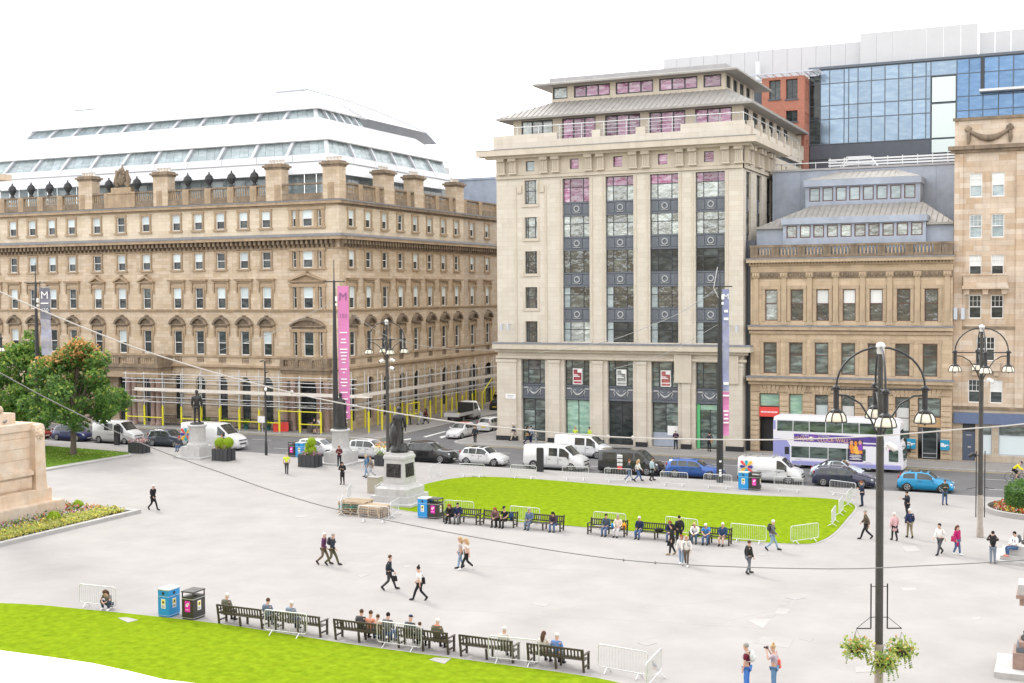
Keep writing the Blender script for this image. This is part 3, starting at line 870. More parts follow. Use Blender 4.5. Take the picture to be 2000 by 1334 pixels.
    for i, u in enumerate(us):
        fac.place(surround(1.16, 2.67, False, True), 'window_surround', u, 8.37)
        fac.place(ped('seg', 1.9), 'pediment', u, 11.58)
        fac.place(surround(1.16, 2.35, False, True), 'window_surround', u, 13.56)
        fac.place(ped('tri' if (not two and 6 <= i <= 8) else 'flat', 2.0), 'pediment', u, 16.42)
        fac.place(surround(1.16, 1.81), 'window_surround', u, 17.98)
        fac.place(surround(1.16, 1.80), 'window_surround', u, 22.42)
    if not two:
        for c in bay:
            for v, h, kind in ((8.37, 2.67, 'seg'), (13.56, 2.35, 'tri'), (17.98, 1.81, ''), (22.42, 1.8, '')):
                s = MB()
                for q in (-2.08, -1.18, 1.18, 2.08): s.box(q-0.2, q+0.2, -0.16, 0.01, 0, h)
                s.box(-2.4, 2.4, -0.22, 0.01, h+0.002, h+0.3); s.box(-2.4, 2.4, -0.24, 0.02, -0.2, -0.002)
                fac.place(s.mesh('window_surround', trim_a), 'window_surround', c, v)
                if kind: fac.place(ped(kind, 4.2 if kind == 'seg' else 4.4), 'pediment', c, v+h+0.42)
        # little baluster panels under the first-floor windows
        s = MB()
        for u in us: balusters(s, u-0.5, u+0.5, 7.5, 8.1, -0.02, 0.07, 0.2)
        fac.part(s, 'baluster_panels', trim_dk, kind='stuff')
        # balconies
        for c, w, dep in ((-75.3, 6.0, 1.0), (-101.2, 14.6, 2.6)):
            s = MB(); s.box(c-w/2, c+w/2, -dep, 0.0, 6.55, 6.9); s.box(c-w/2-0.15, c+w/2+0.15, -dep-0.15, 0.0, 6.902, 7.15)
            s.box(c-w/2, c+w/2, -dep, -dep+0.3, 8.02, 8.2); s.box(c-w/2, c+w/2, -dep+0.02, -dep+0.28, 7.152, 7.3)
            for q in range(int(w//3)+2):
                uu = c-w/2+0.2+q*(w-0.4)/(int(w//3)+1); s.box(uu-0.22, uu+0.22, -dep-0.03, -dep+0.33, 7.16, 8.04)
            for q in (c-w/2, c+w/2-0.3): s.box(q, q+0.3, -dep+0.3, 0.0, 7.152, 8.2)
            fac.part(s, 'balcony', trim_dk)
            s = MB(); balusters(s, c-w/2+0.5, c+w/2-0.5, 7.3, 8.02, -dep+0.15, 0.09, 0.28); fac.part(s, 'balcony_balusters', trim_a, kind='stuff')
            s = MB(); s.box(c-w/2+0.1, c+w/2-0.1, -dep+0.12, 0.0, 5.75, 6.55); fac.part(s, 'portico_beam', trim_a)
        for c in [-94.2,-95.0,-97.7,-98.5,-103.9,-104.7,-107.4,-108.2,-77.9,-76.9,-73.6,-72.6]:
            s = MB(); dep = 2.15 if c < -80 else 0.62
            s.lathe((0,0,0), [(0.40,0),(0.40,0.25),(0.33,0.35),(0.31,0.5),(0.27,4.6),(0.32,4.75),(0.29,4.85),(0.38,5.1),(0.38,5.4)], 14)
            fac.place(s.mesh('portico_column', granite_pink), 'portico_column', c, 0.34, -dep)
    else:
        s = MB()
        for u in us: balusters(s, u-0.5, u+0.5, 7.5, 8.1, -0.02, 0.07, 0.2)
        fac.part(s, 'baluster_panels', trim_dk, kind='stuff')
mb = MB(); mb.box(UL, XA-0.7, 0.7, 41.5, 0.4, 25.2); FA.part(mb, 'flat_roof', lead)

# chimneys, urns and the carved coat of arms on the parapet
def chimney(fac, u, y, w, d, z0, z1, pots):
    s = MB(); s.box(-w/2, w/2, -d/2, d/2, 0, z1-z0-0.75)
    o = fac.place(s.mesh('chimney', stone_a), 'chimney', u, z0, y)
    s = MB(); s.box(-w/2-0.1, w/2+0.1, -d/2-0.1, d/2+0.1, 0, 0.2); s.box(-w/2-0.28, w/2+0.28, -d/2-0.28, d/2+0.28, 0.202, 0.42); s.box(-w/2-0.06, w/2+0.06, -d/2-0.06, d/2+0.06, 0.422, 0.6)
    put(s.mesh('chimney_cap', trim_dk), 'chimney_cap', o, (0, 0, z1-z0-0.75))
    s = MB(); s.lathe((0,0,0), [(0.19,0),(0.15,0.1),(0.15,0.42),(0.18,0.45)], 8)
    pm = s.mesh('chimney_pot', board)
    for i in range(pots): put(pm, 'chimney_pot', o, (-w/2+(i+0.5)*w/pots, 0, z1-z0-0.152))
for u in (-106.4, -95.1, -79.4, -72.0): chimney(FA, u, 0.45, 2.1, 1.3, 25.3, 29.4 if u < -80 else 29.5, 5)
for u in (120.7, 127.7, 138.3): chimney(SA, u, 0.5, 2.2, 1.5, 25.3, 29.3, 4)
um = MB(); um.lathe((0,0,0), [(0.3,0),(0.3,0.12),(0.16,0.25),(0.2,0.35),(0.48,0.85),(0.5,1.1),(0.4,1.2),(0.44,1.26),(0.2,1.5),(0.08,1.62),(0.1,1.7),(0.02,1.85)], 10)
um = um.mesh('urn', trim_k)
for u in [-124.0,-121.0,-118.3,-115.2,-112.2,-109.3,-102.9,-98.7,-91.3,-88.3,-85.2,-82.1]: FA.place(um, 'urn', u, 27.1, 0.02)
s = MB(); s.box(-2.0, 2.0, -0.25, 0.3, 0, 1.6); s.box(-2.15, 2.15, -0.35, 0.35, 1.602, 1.8); s.box(-1.5, 1.5, -0.3, 0.3, 1.802, 2.35)
FA.place(s.mesh('sculpture_plinth', trim_a), 'sculpture_plinth', -100.85, 25.32)
s = MB()
for _ in range(46):
    a = rnd.uniform(-1, 1); zz = rnd.uniform(0, 1); w_ = 1.25*(1-zz*0.6)
    s.ball((a*w_, rnd.uniform(-.2,.2), 0.2+zz*2.0*(1-abs(a)*0.25)), 0.2, 0.18, 0.26, 7, 5, jit=0.12)
s.ball((0,-0.15,0.9), 0.5, 0.3, 0.7, 10, 6); s.cyl((0,0,2.2),(0,0,2.75),0.14,0.04)
for q in (-1, 1): s.tube([(q*0.75,0,0.1),(q*0.95,0,0.9),(q*0.7,-0.05,1.6),(q*0.85,-0.1,2.0)], [0.26,0.3,0.22,0.16], 7)
FA.place(s.mesh('coat_of_arms_sculpture', trim_dk), 'coat_of_arms_sculpture', -100.85, 27.66)

# the white and glass rooftop storeys: each tier is a strip between two (setback, height) rails
XR0, YR1 = UL, 144.0
strut_w = P('white_strut_steel', (0.56,0.58,0.62), 0.4)
def rails(s0, z0, s1, z1):
    """front strip and side strip corner points"""
    return s0, z0, s1, z1
def tier(s0, z0, s1, z1, name, mat, n, nside, th=0.12, gap=0.0, sub=None, yend=None):
    ye = yend or YR1
    L0, L1 = XR0+s0, XR0+s1
    R0, R1 = XA-s0, XA-s1
    F0, F1 = YA+s0, YA+s1
    B0, B1 = ye-s0*0.5, ye-s1*0.5
    for k in range(n):
        a, b = k/n, (k+1)/n
        g0, g1 = gap/(R0-L0), gap/(R1-L1)
        q = [(L0+(R0-L0)*(a+g0),F0,z0),(L0+(R0-L0)*(b-g0),F0,z0),(L1+(R1-L1)*(b-g1),F1,z1),(L1+(R1-L1)*(a+g1),F1,z1)]
        m_ = MB(); m_.slab(q, th); m_.obj(name, mat(k) if callable(mat) else mat, rootA, Vector((0,0,-0.34))-rootA.location)
    for k in range(nside):
        a, b = k/nside, (k+1)/nside
        g0 = gap/(B0-F0)
        q = [(R0,F0+(B0-F0)*(a+g0),z0),(R0,F0+(B0-F0)*(b-g0),z0),(R1,F1+(B1-F1)*(b-g0),z1),(R1,F1+(B1-F1)*(a+g0),z1)]
        m_ = MB(); m_.slab(q, th); m_.obj(name, mat(k) if callable(mat) else mat, rootA, Vector((0,0,-0.34))-rootA.location)
    if sub:                                              # a slanting strut on each joint
        for k in range(0, n+1, sub):
            a = k/n; sh = 1.1
            m_ = MB()
            p0 = Vector((L0+(R0-L0)*a-(sh*0.5 if k < n else 0), F0-0.36, z0-0.1)); p1 = Vector((L1+(R1-L1)*a+(sh*0.5 if k < n else 0), F1-0.3, z1+0.1))
            w_ = Vector((0.2, 0, 0))
            m_.slab([p0-w_, p0+w_, p1+w_, p1-w_], 0.3); m_.obj('roof_strut', strut_w, rootA, Vector((0,0,-0.34))-rootA.location)
        for k in range(sub, nside, sub):
            a = k/nside
            p0 = Vector((R0+0.36, F0+(B0-F0)*a+0.5, z0-0.1)); p1 = Vector((R1+0.3, F1+(B1-F1)*a-0.5, z1+0.1)); w_ = Vector((0, 0.15, 0))
            m_ = MB(); m_.slab([p0-w_, p0+w_, p1+w_, p1-w_], 0.3); m_.obj('roof_strut', strut_w, rootA, Vector((0,0,-0.34))-rootA.location)
NB, NS = 11, 6
gp = lambda k: glass_lt
tier(3.6, 25.3, 3.6, 28.9, 'roof_window_pane', gp, NB*3, NS*3, 0.05, 0.04)
tier(2.2, 28.35, 2.9, 29.75, 'roof_panel', white_metal, NB, NS, 0.14)
tier(2.75, 29.78, 3.25, 30.62, 'roof_panel', screen_white, NB, NS, 0.10, 0.03)
tier(3.5, 30.55, 4.1, 32.35, 'roof_window_pane', gp, NB*4, NS*4, 0.05, 0.02, sub=4)
tier(3.45, 32.22, 4.6, 33.35, 'roof_panel', white_metal, NB, NS, 0.16)
tier(4.62, 33.36, 7.3, 35.32, 'roof_panel', white_metal, NB, NS, 0.14, 0.012)
tier(7.6, 35.22, 8.1, 36.5, 'roof_window_pane', gp, NB*3, NS*3, 0.05, 0.02, sub=3, yend=YR1-12)
tier(7.25, 36.42, 11.6, 39.3, 'roof_panel', white_metal, NB, NS, 0.16, 0.01, yend=YR1-12)
tier(11.5, 39.25, 16.0, 39.5, 'roof_panel', white_metal, 4, 3, 0.1, yend=YR1-12)
m_ = MB(); m_.box(XR0+17, XA-15.9, YA+15.9, YR1-24, 25.3, 39.3); m_.box(XR0+4, XA-3.7, YA+3.7, YR1-1.4, 25.22, 25.35)
m_.obj('roof_core', white_metal, rootA, Vector((0,0,-0.34))-rootA.location)
# the roof drops in a long curve towards the back
m_ = MB(); n = 14
def rail(t):
    z = 35.2+4.1*(1-t**2.2); y = YR1-18+20*t
    sz = 7.25+max(0, z-36.42)/2.88*4.35
    return (XA-7.25, y, min(36.42, z-0.05)), (XA-sz, y, z), (XR0+14+sz-7.25, y, z), (XR0+14, y, min(36.42, z-0.05))
for i in range(n):
    p, q = rail(i/n), rail((i+1)/n)
    for k in range(3): m_.add([p[k], q[k], q[k+1], p[k+1]], [(0,1,2,3)], 0, False)
m_.add(list(rail(0))[::-1], [(0,1,2,3)])
m_.obj('curved_roof_end', white_metal, rootA, Vector((0,0,-0.34))-rootA.location)
m_ = MB(); m_.tube([(rail(i/n)[1][0], rail(i/n)[1][1], rail(i/n)[1][2]+0.05) for i in range(n+1)], 0.12, 6); m_.tube([(XR0+11.7, YA+11.6, 39.4),(XA-11.7, YA+11.6, 39.4),(XA-11.7, YR1-18, 39.4)], 0.13, 6)
m_.obj('roof_edge_trim', strut_grey, rootA, Vector((0,0,-0.34))-rootA.location)
m_ = MB(); m_.box(XA-9, XA-3.9, YR1-3, YR1-0.4, 25.3, 31.6); m_.obj('stair_core', screen_white, rootA, Vector((0,0,-0.34))-rootA.location)
# ================================================================= B: tall pale office building
rootB = thing('tall_office_building', 'tall pale stone building with four dark metal window bays and stepped roof storeys', 'building', (-40, 123, 0))
BL, BR, BY = -52.55, -27.55, 110.5
FB = Fac(rootB, 0, BY)
SB = Fac(rootB, BR, 0, math.pi/2)
BAYS = [(-45.45,-42.63),(-40.98,-38.14),(-36.51,-33.72),(-32.06,-29.27)]
GFB = [(-49.99,-47.39),(-45.33,-42.68),(-40.83,-38.23),(-36.41,-33.76),(-32.07,-29.45)]
STO = [(10.22,12.31),(13.6,15.69),(17.02,19.24),(20.51,22.6),(23.88,26.23)]
SBAY = [(111.6,113.5),(115.7,117.8),(119.9,122.0),(124.1,126.2),(128.3,130.4),(132.5,134.6)]
SQ = [-48.83,-44.14,-39.67,-35.2,-30.75]
holes_f = [(a,b,10.3,26.23) for a,b in BAYS]+[(-49.46,-48.17,c,d-0.02) for c,d in STO]
mb = MB(); mb.wall(BL, BR, 10.0, 26.4, holes_f, 0.45); FB.part(mb, 'wall', stone_b)
mb = MB(); mb.wall(BY, 136.5, 10.0, 26.4, [(a,b,10.3,26.23) for a,b in SBAY], 0.35); SB.part(mb, 'wall', stone_b)
mb = MB(); mb.wall(BL, BR, 0.34, 10.0, [(a,b,0.36,8.5) for a,b in GFB], 0.7); FB.part(mb, 'ground_storey_wall', stone_b)
mb = MB(); mb.wall(BY, 136.5, 0.34, 10.0, [], 0.3); SB.part(mb, 'ground_storey_wall', stone_b)
mb = MB(); mb.box(-0.5+BL, BL+0.001, 0.0, 26, 0.34, 28.5); mb.box(BL+0.5, BR-0.5, 0.75, 25.9, 0.34, 30.4) if False else None
mb = MB(); mb.quad((BL, 0, 0.34), (BL, 26, 0.34), (BL, 26, 29.0), (BL, 0, 29.0)); FB.part(mb, 'wall', stone_b)
# ground-storey piers with caps, plinths
mb = MB(); mp = MB()
edges = [BL]+[e for g in GFB for e in g]+[BR]
for i in range(0, len(edges), 2):
    a, b = edges[i], edges[i+1]
    a2, b2 = a+(0.0 if i == 0 else 0.45), b-(0.0 if i == len(edges)-2 else 0.45)
    mb.box(a2, b2, -0.22, 0.0, 1.35, 8.2); mb.box(a2-0.08, b2+0.08, -0.3, 0.0, 8.2, 8.48); mb.box(a2-0.06, b2+0.06, -0.28, 0.0, 0.8, 1.35); mp.box(a2-0.1, b2+0.1, -0.33, 0.0, 0.34, 0.8)
FB.part(mb, 'pier', trim_b) if False else None
for i in range(0, len(edges), 2):
    a, b = edges[i], edges[i+1]
    a2, b2 = a+(0.0 if i == 0 else 0.45), b-(0.0 if i == len(edges)-2 else 0.45)
    q = MB(); q.box(a2, b2, -0.22, 0.0, 1.35, 8.2); q.box(a2-0.08, b2+0.08, -0.3, 0.0, 8.203, 8.48); q.box(a2-0.06, b2+0.06, -0.28, 0.0, 0.803, 1.347)
    o = FB.part(q, 'pier', stone_b)
    q = MB(); q.box(a2-0.1, b2+0.1, -0.33, 0.0, 0.34, 0.8); q.obj('pier_plinth', iron, o)
mb = MB(); mb.box(BL-0.1, BR+0.35, -0.3, 0.0, 8.6, 8.85); mb.box(BL-0.2, BR+0.9, -0.9, 0.0, 9.55, 10.05); mb.box(BL-0.1, BR+0.5, -0.45, 0.0, 9.25, 9.55)
mb.box(-34.0,-32.35,-0.42,-0.2,6.6,9.2); mb.box(-29.3,-27.9,-0.42,-0.2,6.6,9.2)
FB.part(mb, 'lower_cornice', trim_b)
mb = MB(); mb.box(BL-0.25, BR+0.95, -0.95, 0.0, 10.055, 10.2); FB.part(mb, 'cornice_flashing', lead)
mb = MB(); mb.box(BY, 122, -0.9, 0.0, 9.55, 10.05); SB.part(mb, 'lower_cornice', trim_b)
# framed relief round the single window column and pilaster edges of the bays
mb = MB()
for a, b in ((-50.55,-50.35),(-47.3,-47.1)): mb.box(a, b, -0.07, 0.01, 10.3, 25.6)
for c, d in STO: mb.box(-49.75,-47.9,-0.12,0.01,c-0.28,c-0.02); mb.box(-49.7,-49.48,-0.06,0.01,c,d); mb.box(-48.15,-47.93,-0.06,0.01,c,d)
for q in (-50.0,-47.6): mb.box(q-0.25,q+0.25,-0.16,0.01,25.0,25.7)
for a, b in BAYS: mb.box(a-0.32,a-0.16,-0.06,0.01,10.3,26.2); mb.box(b+0.16,b+0.32,-0.06,0.01,10.3,26.2)
FB.part(mb, 'wall_moulding', trim_b)
# windows and cast spandrels of the bays
ring = MB(); pts = [(0.27*math.cos(t*math.pi/8), -0.03, 0.27*math.sin(t*math.pi/8)) for t in range(16)]; ring.tube(pts, 0.06, 6, closed=True)
ring.box(-0.36,0.36,-0.04,-0.01,-0.42,-0.37); ring = ring.mesh('medallion', panel_sv)
def spandrel(w, h):
    s = MB(); s.box(0, w, 0.3, 0.4, 0, h); k = w/2-0.62 if w > 2 else w*0.2
    s.box(0.08, k, 0.25, 0.302, 0.16, h-0.16); s.box(w-k, w-0.08, 0.25, 0.302, 0.16, h-0.16); s.box(k+0.08, w-k-0.08, 0.23, 0.302, 0.2, h-0.12)
    s.box(0, w, 0.2, 0.302, -0.06, 0.08); s.box(0, w, 0.2, 0.302, h-0.08, h+0.04); return s.mesh('spandrel_panel', panel_dk)
for bi, (a, b) in enumerate(BAYS):
    for k, (c, d) in enumerate(STO):
        def gl(i, j, k=k):
            if k == 4 and j == 1: return glass_pk
            if k == 4 and bi == 0 and j == 0: return glass_pk
            if i == 0 and k in (0, 1): return glass_lt
            if k == 0 and bi == 0: return glass_up
            if k == 2 and bi >= 2: return glass_dk
            return glass_up if k >= 3 else (glass_b if k >= 1 else glass_dk)
        grid_window(FB, a+0.02, b-0.02, c, d, (0.25, 0.75), (0.62,), frame_dk, gl, y=0.28)
        if k < 4:
            o = FB.place(spandrel(b-a-0.04, STO[k+1][0]-d-0.02), 'spandrel_panel', a+0.02, d+0.01)
            put(ring, 'medallion', o, ((b-a)/2, 0.2, (STO[k+1][0]-d)/2))
for k, (c, d) in enumerate(STO): grid_window(FB, -49.46, -48.17, c, d-0.02, (0.2,0.8), (0.55,), frame_dk, glass_up if k >= 3 else glass_b, y=0.2)
for a, b in SBAY:
    for k, (c, d) in enumerate(STO):
        if c < 16 : continue
        grid_window(SB, a+0.02, b-0.02, c, d, (0.5,), (0.5,), frame_dk, glass_b, y=0.22)
        if k < 4: SB.place(spandrel(b-a-0.04, STO[k+1][0]-d-0.02), 'spandrel_panel', a+0.02, d+0.01)
# entablature: architrave, frieze with little square windows and paired brackets, big cornice
mb = MB(); mb.wall(BL, BR, 26.4, 28.6, [(u-0.47,u+0.47,27.11,28.1) for u in SQ], 0.3, y=-0.1); mb.box(BL,BR,-0.2,-0.1,26.42,26.7); mb.box(BL,BR,-0.16,-0.1,26.75,26.95); FB.part(mb, 'frieze', trim_b)
mb = MB(); mb.wall(BY, 136.5, 26.4, 28.6, [(u-0.3,u+0.3,27.11,28.1) for u in (113.5,117.8,122,126.2,128.3)], 0.3, y=-0.1); mb.box(BY,124,-0.2,-0.1,26.42,26.7); SB.part(mb, 'frieze', trim_b)
for u in SQ: grid_window(FB, u-0.47, u+0.47, 27.11, 28.1, (), (), frame_dk, glass_lt if u < -48 else glass_pk, y=0.1)
for u in (113.5,117.8,122,126.2,128.3): grid_window(SB, u-0.3, u+0.3, 27.11, 28.1, (), (), frame_dk, glass_dk, y=0.1)
br = MB()
for q in (-0.62, 0.62):
    br.box(q-0.36,q+0.36,-0.42,-0.1,0.05,1.15)
    for k in range(4): br.box(q-0.31+k*0.17,q-0.2+k*0.17,-0.47,-0.42,0.1,1.1)
    br.box(q-0.4,q+0.4,-0.75,-0.1,1.153,1.6); br.box(q-0.42,q+0.42,-0.5,-0.1,-0.1,0.047)
br = br.mesh('cornice_bracket', trim_b)
for u in (-51.2,-46.6,-41.95,-37.4,-32.85,-28.5): FB.place(br, 'cornice_bracket', u, 26.95)
for u in (111.7,115.6,119.6): SB.place(br, 'cornice_bracket', u, 26.95)
mb = MB(); mb.box(BL-1.55, BR+1.5, -1.5, 0.0, 28.62, 29.22); mb.box(BL-0.9, BR+0.8, -0.85, 0.0, 28.4, 28.62); FB.part(mb, 'top_cornice', trim_b)
mb = MB(); mb.slab([(BL-1.6,-1.55,29.23),(BR+1.55,-1.55,29.23),(BR+0.3,-0.1,29.42),(BL-0.3,-0.1,29.42)], 0.05); FB.part(mb, 'cornice_flashing', lead)
mb = MB(); mb.box(BY-0.0, 123.5, -1.5, 0.0, 28.62, 29.22); SB.part(mb, 'top_cornice', trim_b)
# parapet with balcony gaps
mb = MB()
gaps = [(-45.95,-42.3),(-41.45,-37.85),(-36.9,-33.45)]
e = [BL-0.3]+[v for g in gaps for v in g]+[BR+0.1]
for i in range(0, len(e), 2): mb.box(e[i], e[i+1], -0.12, 0.3, 29.25, 30.75)
for g in gaps: mb.box(g[0], g[1], -0.1, 0.28, 29.25, 30.1)
FB.part(mb, 'parapet', stone_b)
mb = MB(); mb.box(BY+0.3, 136.5, -0.12, 0.3, 29.1, 30.45)
SB.part(mb, 'parapet', stone_b)
pst = MB(); pst.prism([(-0.2,0),(0.2,0),(0.25,1.0),(0.1,1.5),(-0.25,1.55),(-0.1,0.9)], -0.3, 0.3); pst = pst.mesh('parapet_scroll', stone_b)
for u in (113.2,116.6,120,123.5,127,130.5,134,136.2): SB.place(pst, 'parapet_scroll', u, 29.5)
mb = MB()
for z in (31.5,): mb.tube([(BL,0.1,z),(BR,0.1,z)], 0.045, 5); mb.tube([(BR,0.1,z),(BR,25,z)], 0.045, 5)
x = BL
while x <= BR: mb.cyl((x,0.1,30.1),(x,0.1,31.5),0.035,n=5); x += 2.28
for z in (30.5, 30.85, 31.2):
    for g in gaps: mb.tube([(g[0],0.1,z),(g[1],0.1,z)], 0.025, 4)
for k in range(9): mb.cyl((BR,0.1+k*3,30.1),(BR,0.1+k*3,31.5),0.035,n=5)
FB.part(mb, 'handrail', steel, kind='stuff')
# set-back storeys
def storey(yf, x0, x1, z0, z1, wins, yb, sidewins, gls):
    F_ = Fac(rootB, 0, BY+yf); S_ = Fac(rootB, x1, 0, math.pi/2)
    m_ = MB(); m_.wall(x0, x1, z0, z1, [(a,b,z0+0.35,z1-0.12) for a,b,_ in wins], 0.2); m_.quad((x0,0,z0),(x0,yb-yf,z0),(x0,yb-yf,z1),(x0,0,z1)); F_.part(m_, 'setback_wall', trim_b)
    m_ = MB(); m_.wall(BY+yf, BY+yb, z0, z1, [(a,b,z0+0.35,z1-0.12) for a,b in sidewins], 0.2); S_.part(m_, 'setback_wall', trim_b)
    for a,b,g in wins:
        n = max(1, round((b-a)/1.25)); grid_window(F_, a, b, z0+0.35, z1-0.12, [i/n for i in range(1,n)], (), frame_dk, g, y=0.1, t=0.12)
    for a,b in sidewins: grid_window(S_, a, b, z0+0.35, z1-0.12, (0.5,), (), frame_dk, gls, y=0.1, t=0.1)
storey(2.1, -51.6, -28.15, 29.6, 32.5, [(-50.72,-47.3,glass_up),(-46.3,-42.75,glass_pk),(-41.75,-38.15,glass_pk),(-37.25,-33.65,glass_pk),(-32.7,-29.15,glass_pk)], 26.0, [(113.2+i*3.45,115.2+i*3.45) for i in range(6)], glass_dk)
storey(4.3, -48.3, -30.4, 34.35, 36.02, [(-48.2,-46.6,glass_up),(-45.9,-42.05,glass_pk),(-41.45,-37.55,glass_pk),(-36.95,-33.1,glass_pk),(-32.5,-30.75,glass_pk)], 16.0, [(115.4+i*2.6,117.0+i*2.6) for i in range(4)], glass_b)
def hip(z0, z1, outer, inner, name, mat, seam, thick=0.12):
    (ax0,ax1,ay0,ay1), (bx0,bx1,by0,by1) = outer, inner
    m_ = MB()
    o = [(ax0,ay0,z0),(ax1,ay0,z0),(ax1,ay1,z0),(ax0,ay1,z0)]; i_ = [(bx0,by0,z1),(bx1,by0,z1),(bx1,by1,z1),(bx0,by1,z1)]
    for k in range(4):
        l = (k+1) % 4; m_.quad(o[k], o[l], i_[l], i_[k])
    for k in range(4):
        l = (k+1) % 4; m_.quad((o[k][0],o[k][1],z0-thick),(o[l][0],o[l][1],z0-thick),o[l],o[k])
    m_.quad(*[(p[0],p[1],z0-thick) for p in o][::-1])
    r_ = FB.part(m_, name, mat)
    if seam:
        m_ = MB(); n = int((ax1-ax0)/seam)
        for k in range(1, n):
            x = ax0+(ax1-ax0)*k/n
            t = 1.0
            if x < bx0: t = (x-ax0)/(bx0-ax0)
            elif x > bx1: t = (ax1-x)/(ax1-bx1)
            m_.tube([(x,ay0,z0+0.02),(x,ay0+(by0-ay0)*t,z0+(z1-z0)*t+0.02)], 0.045, 4)
        n = int((ay1-ay0)/seam)
        for k in range(1, n):
            y = ay0+(ay1-ay0)*k/n; t = 1.0 if y > by0 else (y-ay0)/(by0-ay0)
            m_.tube([(ax1,y,z0+0.02),(ax1+(bx1-ax1)*t,y,z0+(z1-z0)*t+0.02)], 0.045, 4)
        FB.part(m_, 'roof_seams', mat, kind='stuff')
hip(32.62, 34.4, (-53.0,-26.9,0.9,27.0), (-48.3,-30.2,4.3,26.0), 'lower_roof', slate_tan, 0.55, 0.2)
hip(36.12, 36.2, (-49.9,-28.9,3.0,17.5), (-49.8,-29.0,3.1,17.4), 'upper_eave', slate_tan, 0, 0.16)
mb = MB(); mb.box(-48.6,-30.3,4.4,16,36.2,36.85); FB.part(mb, 'roof_upstand', zinc)
mb = MB(); mb.box(BL+0.3, BR-0.32, 0.5, 26, 28.7, 29.6); FB.part(mb, 'flat_roof', lead)
mb = MB(); mb.quad((BL,26,0.34),(BR,26,0.34),(BR,26,32.3),(BL,26,32.3)); mb.box(-48.3,-30.4,15.9,16.0,32,36); FB.part(mb, 'wall', stone_b)
mb = MB(); mb.box(BL+0.1,-44,26.3,80,0.34,25.5); FB.part(mb, 'added_rear_wing', stone_ap)  # unseen mass added so windows across the side street mirror stone
# ground-storey windows, cast panels with festoons, shopfronts, posters
fest = MB()
pts = [(-0.55+1.1*t/8, -0.02, 0.18-0.42*math.sin(math.pi*t/8)) for t in range(9)]; fest.tube(pts, [0.05,0.07,0.09,0.11,0.12,0.11,0.09,0.07,0.05], 6)
for q in (-1, 1):
    fest.tube([(q*0.6,-0.02,0.28),(q*0.75,-0.02,0.1),(q*0.62,-0.02,-0.1),(q*0.7,-0.02,-0.32)], [0.05,0.07,0.06,0.03], 6); fest.tube([(q*0.45,-0.02,0.32),(q*0.2,-0.02,0.16)], 0.035, 5)
fest = fest.mesh('festoon', panel_sv)
SHOP = [(glass_sh,'door'), (glass_gr,''), (glass_dk,''), (glass_sh,''), (glass_sh,'')]
for i, (a, b) in enumerate(GFB):
    grid_window(FB, a+0.02, b-0.02, 6.05, 8.5, (0.25,0.75), (0.58,), frame_dk, glass_sh, y=0.35)
    s = MB(); w = b-a-0.04; s.box(0,w,0.35,0.5,0,1.42); s.box(0,w,0.25,0.352,1.3,1.42); s.box(0,w,0.2,0.352,0.0,0.16); s.box(w*0.28,w*0.72,0.28,0.352,0.25,1.2)
    for q in (0.12, w-0.62): s.box(q,q+0.5,0.3,0.352,1.0,1.14,1); s.box(q-0.05,q+0.55,0.31,0.351,0.25,0.85)
    o = FB.place(s.mesh('cast_panel', [panel_dk, panel_sv]), 'cast_panel', a+0.02, 4.62); put(fest, 'festoon', o, (w/2, 0.28, 0.72))
    g, k = SHOP[i]
    grid_window(FB, a+0.05, b-0.05, 0.4, 4.6, (0.5,), (0.72,) if i in (0, 2) else (), frame_dk, g, name='shopfront', y=0.45)
s = MB(); s.box(-32.0,-31.72,0.30,0.42,0.4,4.55); FB.part(s, 'green_display', print_gr)
s = MB(); s.box(-31.7,-29.5,0.38,0.43,4.05,4.5); FB.part(s, 'display_band', glass_gr)
s = MB(); s.box(-36.33,-33.82,0.40,0.44,0.42,1.75); FB.part(s, 'display_plinth', zinc_blue)
s = MB(); s.box(-34.9,-33.9,0.37,0.395,1.5,2.4); FB.part(s, 'white_notice', print_w)
for (u, w1, c1, c2) in ((-44.05, 0, 'poster_maroon', (0.24,0.035,0.045)), (-39.5, 1, 'poster_grey', (0.19,0.20,0.19)), (-35.05, 2, 'poster_brick', (0.30,0.08,0.075))):
    s = MB(); s.box(-0.5,0.5,0.30,0.33,0,1.55); o = FB.place(s.mesh('poster', print_w), 'poster', u, 6.12)
    s = MB(); s.box(-0.42,0.42,0.29,0.30,0.09,1.46)
    put(s.mesh('poster_print', P(c1, c2, 0.6, col2=tuple(c*1.6+0.03 for c in c2), c2s=0.3)), 'poster_print', o)
    s = MB(); s.box(0.0,0.42,0.282,0.29,1.16,1.46)
    for (x0,x1,z) in ((-0.4,0.06,0.88),(-0.4,0.24,0.74),(-0.4,0.4,0.3)): s.box(x0,x1,0.282,0.29,z,z+0.085)
    put(s.mesh('poster_text', print_w), 'poster_text', o)
s = MB(); s.box(0,1.1,-0.26,-0.2,0,0.48); o = FB.place(s.mesh('street_name_plate', print_w), 'street_name_plate', -51.6, 4.55)
s = MB(); s.box(0.2,0.9,-0.268,-0.26,0.26,0.34); s.box(0.2,0.8,-0.268,-0.26,0.12,0.18); put(s.mesh('lettering', panel_sv), 'lettering', o)
# small floodlights on brackets
fl = MB()
for q in (0, 0.75): fl.tube([(q,0,0),(q,-0.7,0.05),(q+0.1,-0.8,-0.1)],0.05,5); fl.box(q,q+0.24,-0.92,-0.74,-0.62,-0.05)
fl = fl.mesh('facade_floodlight', strut_grey)
for u in (-51.9, -28.8): FB.place(fl, 'facade_floodlight', u, 12.0)
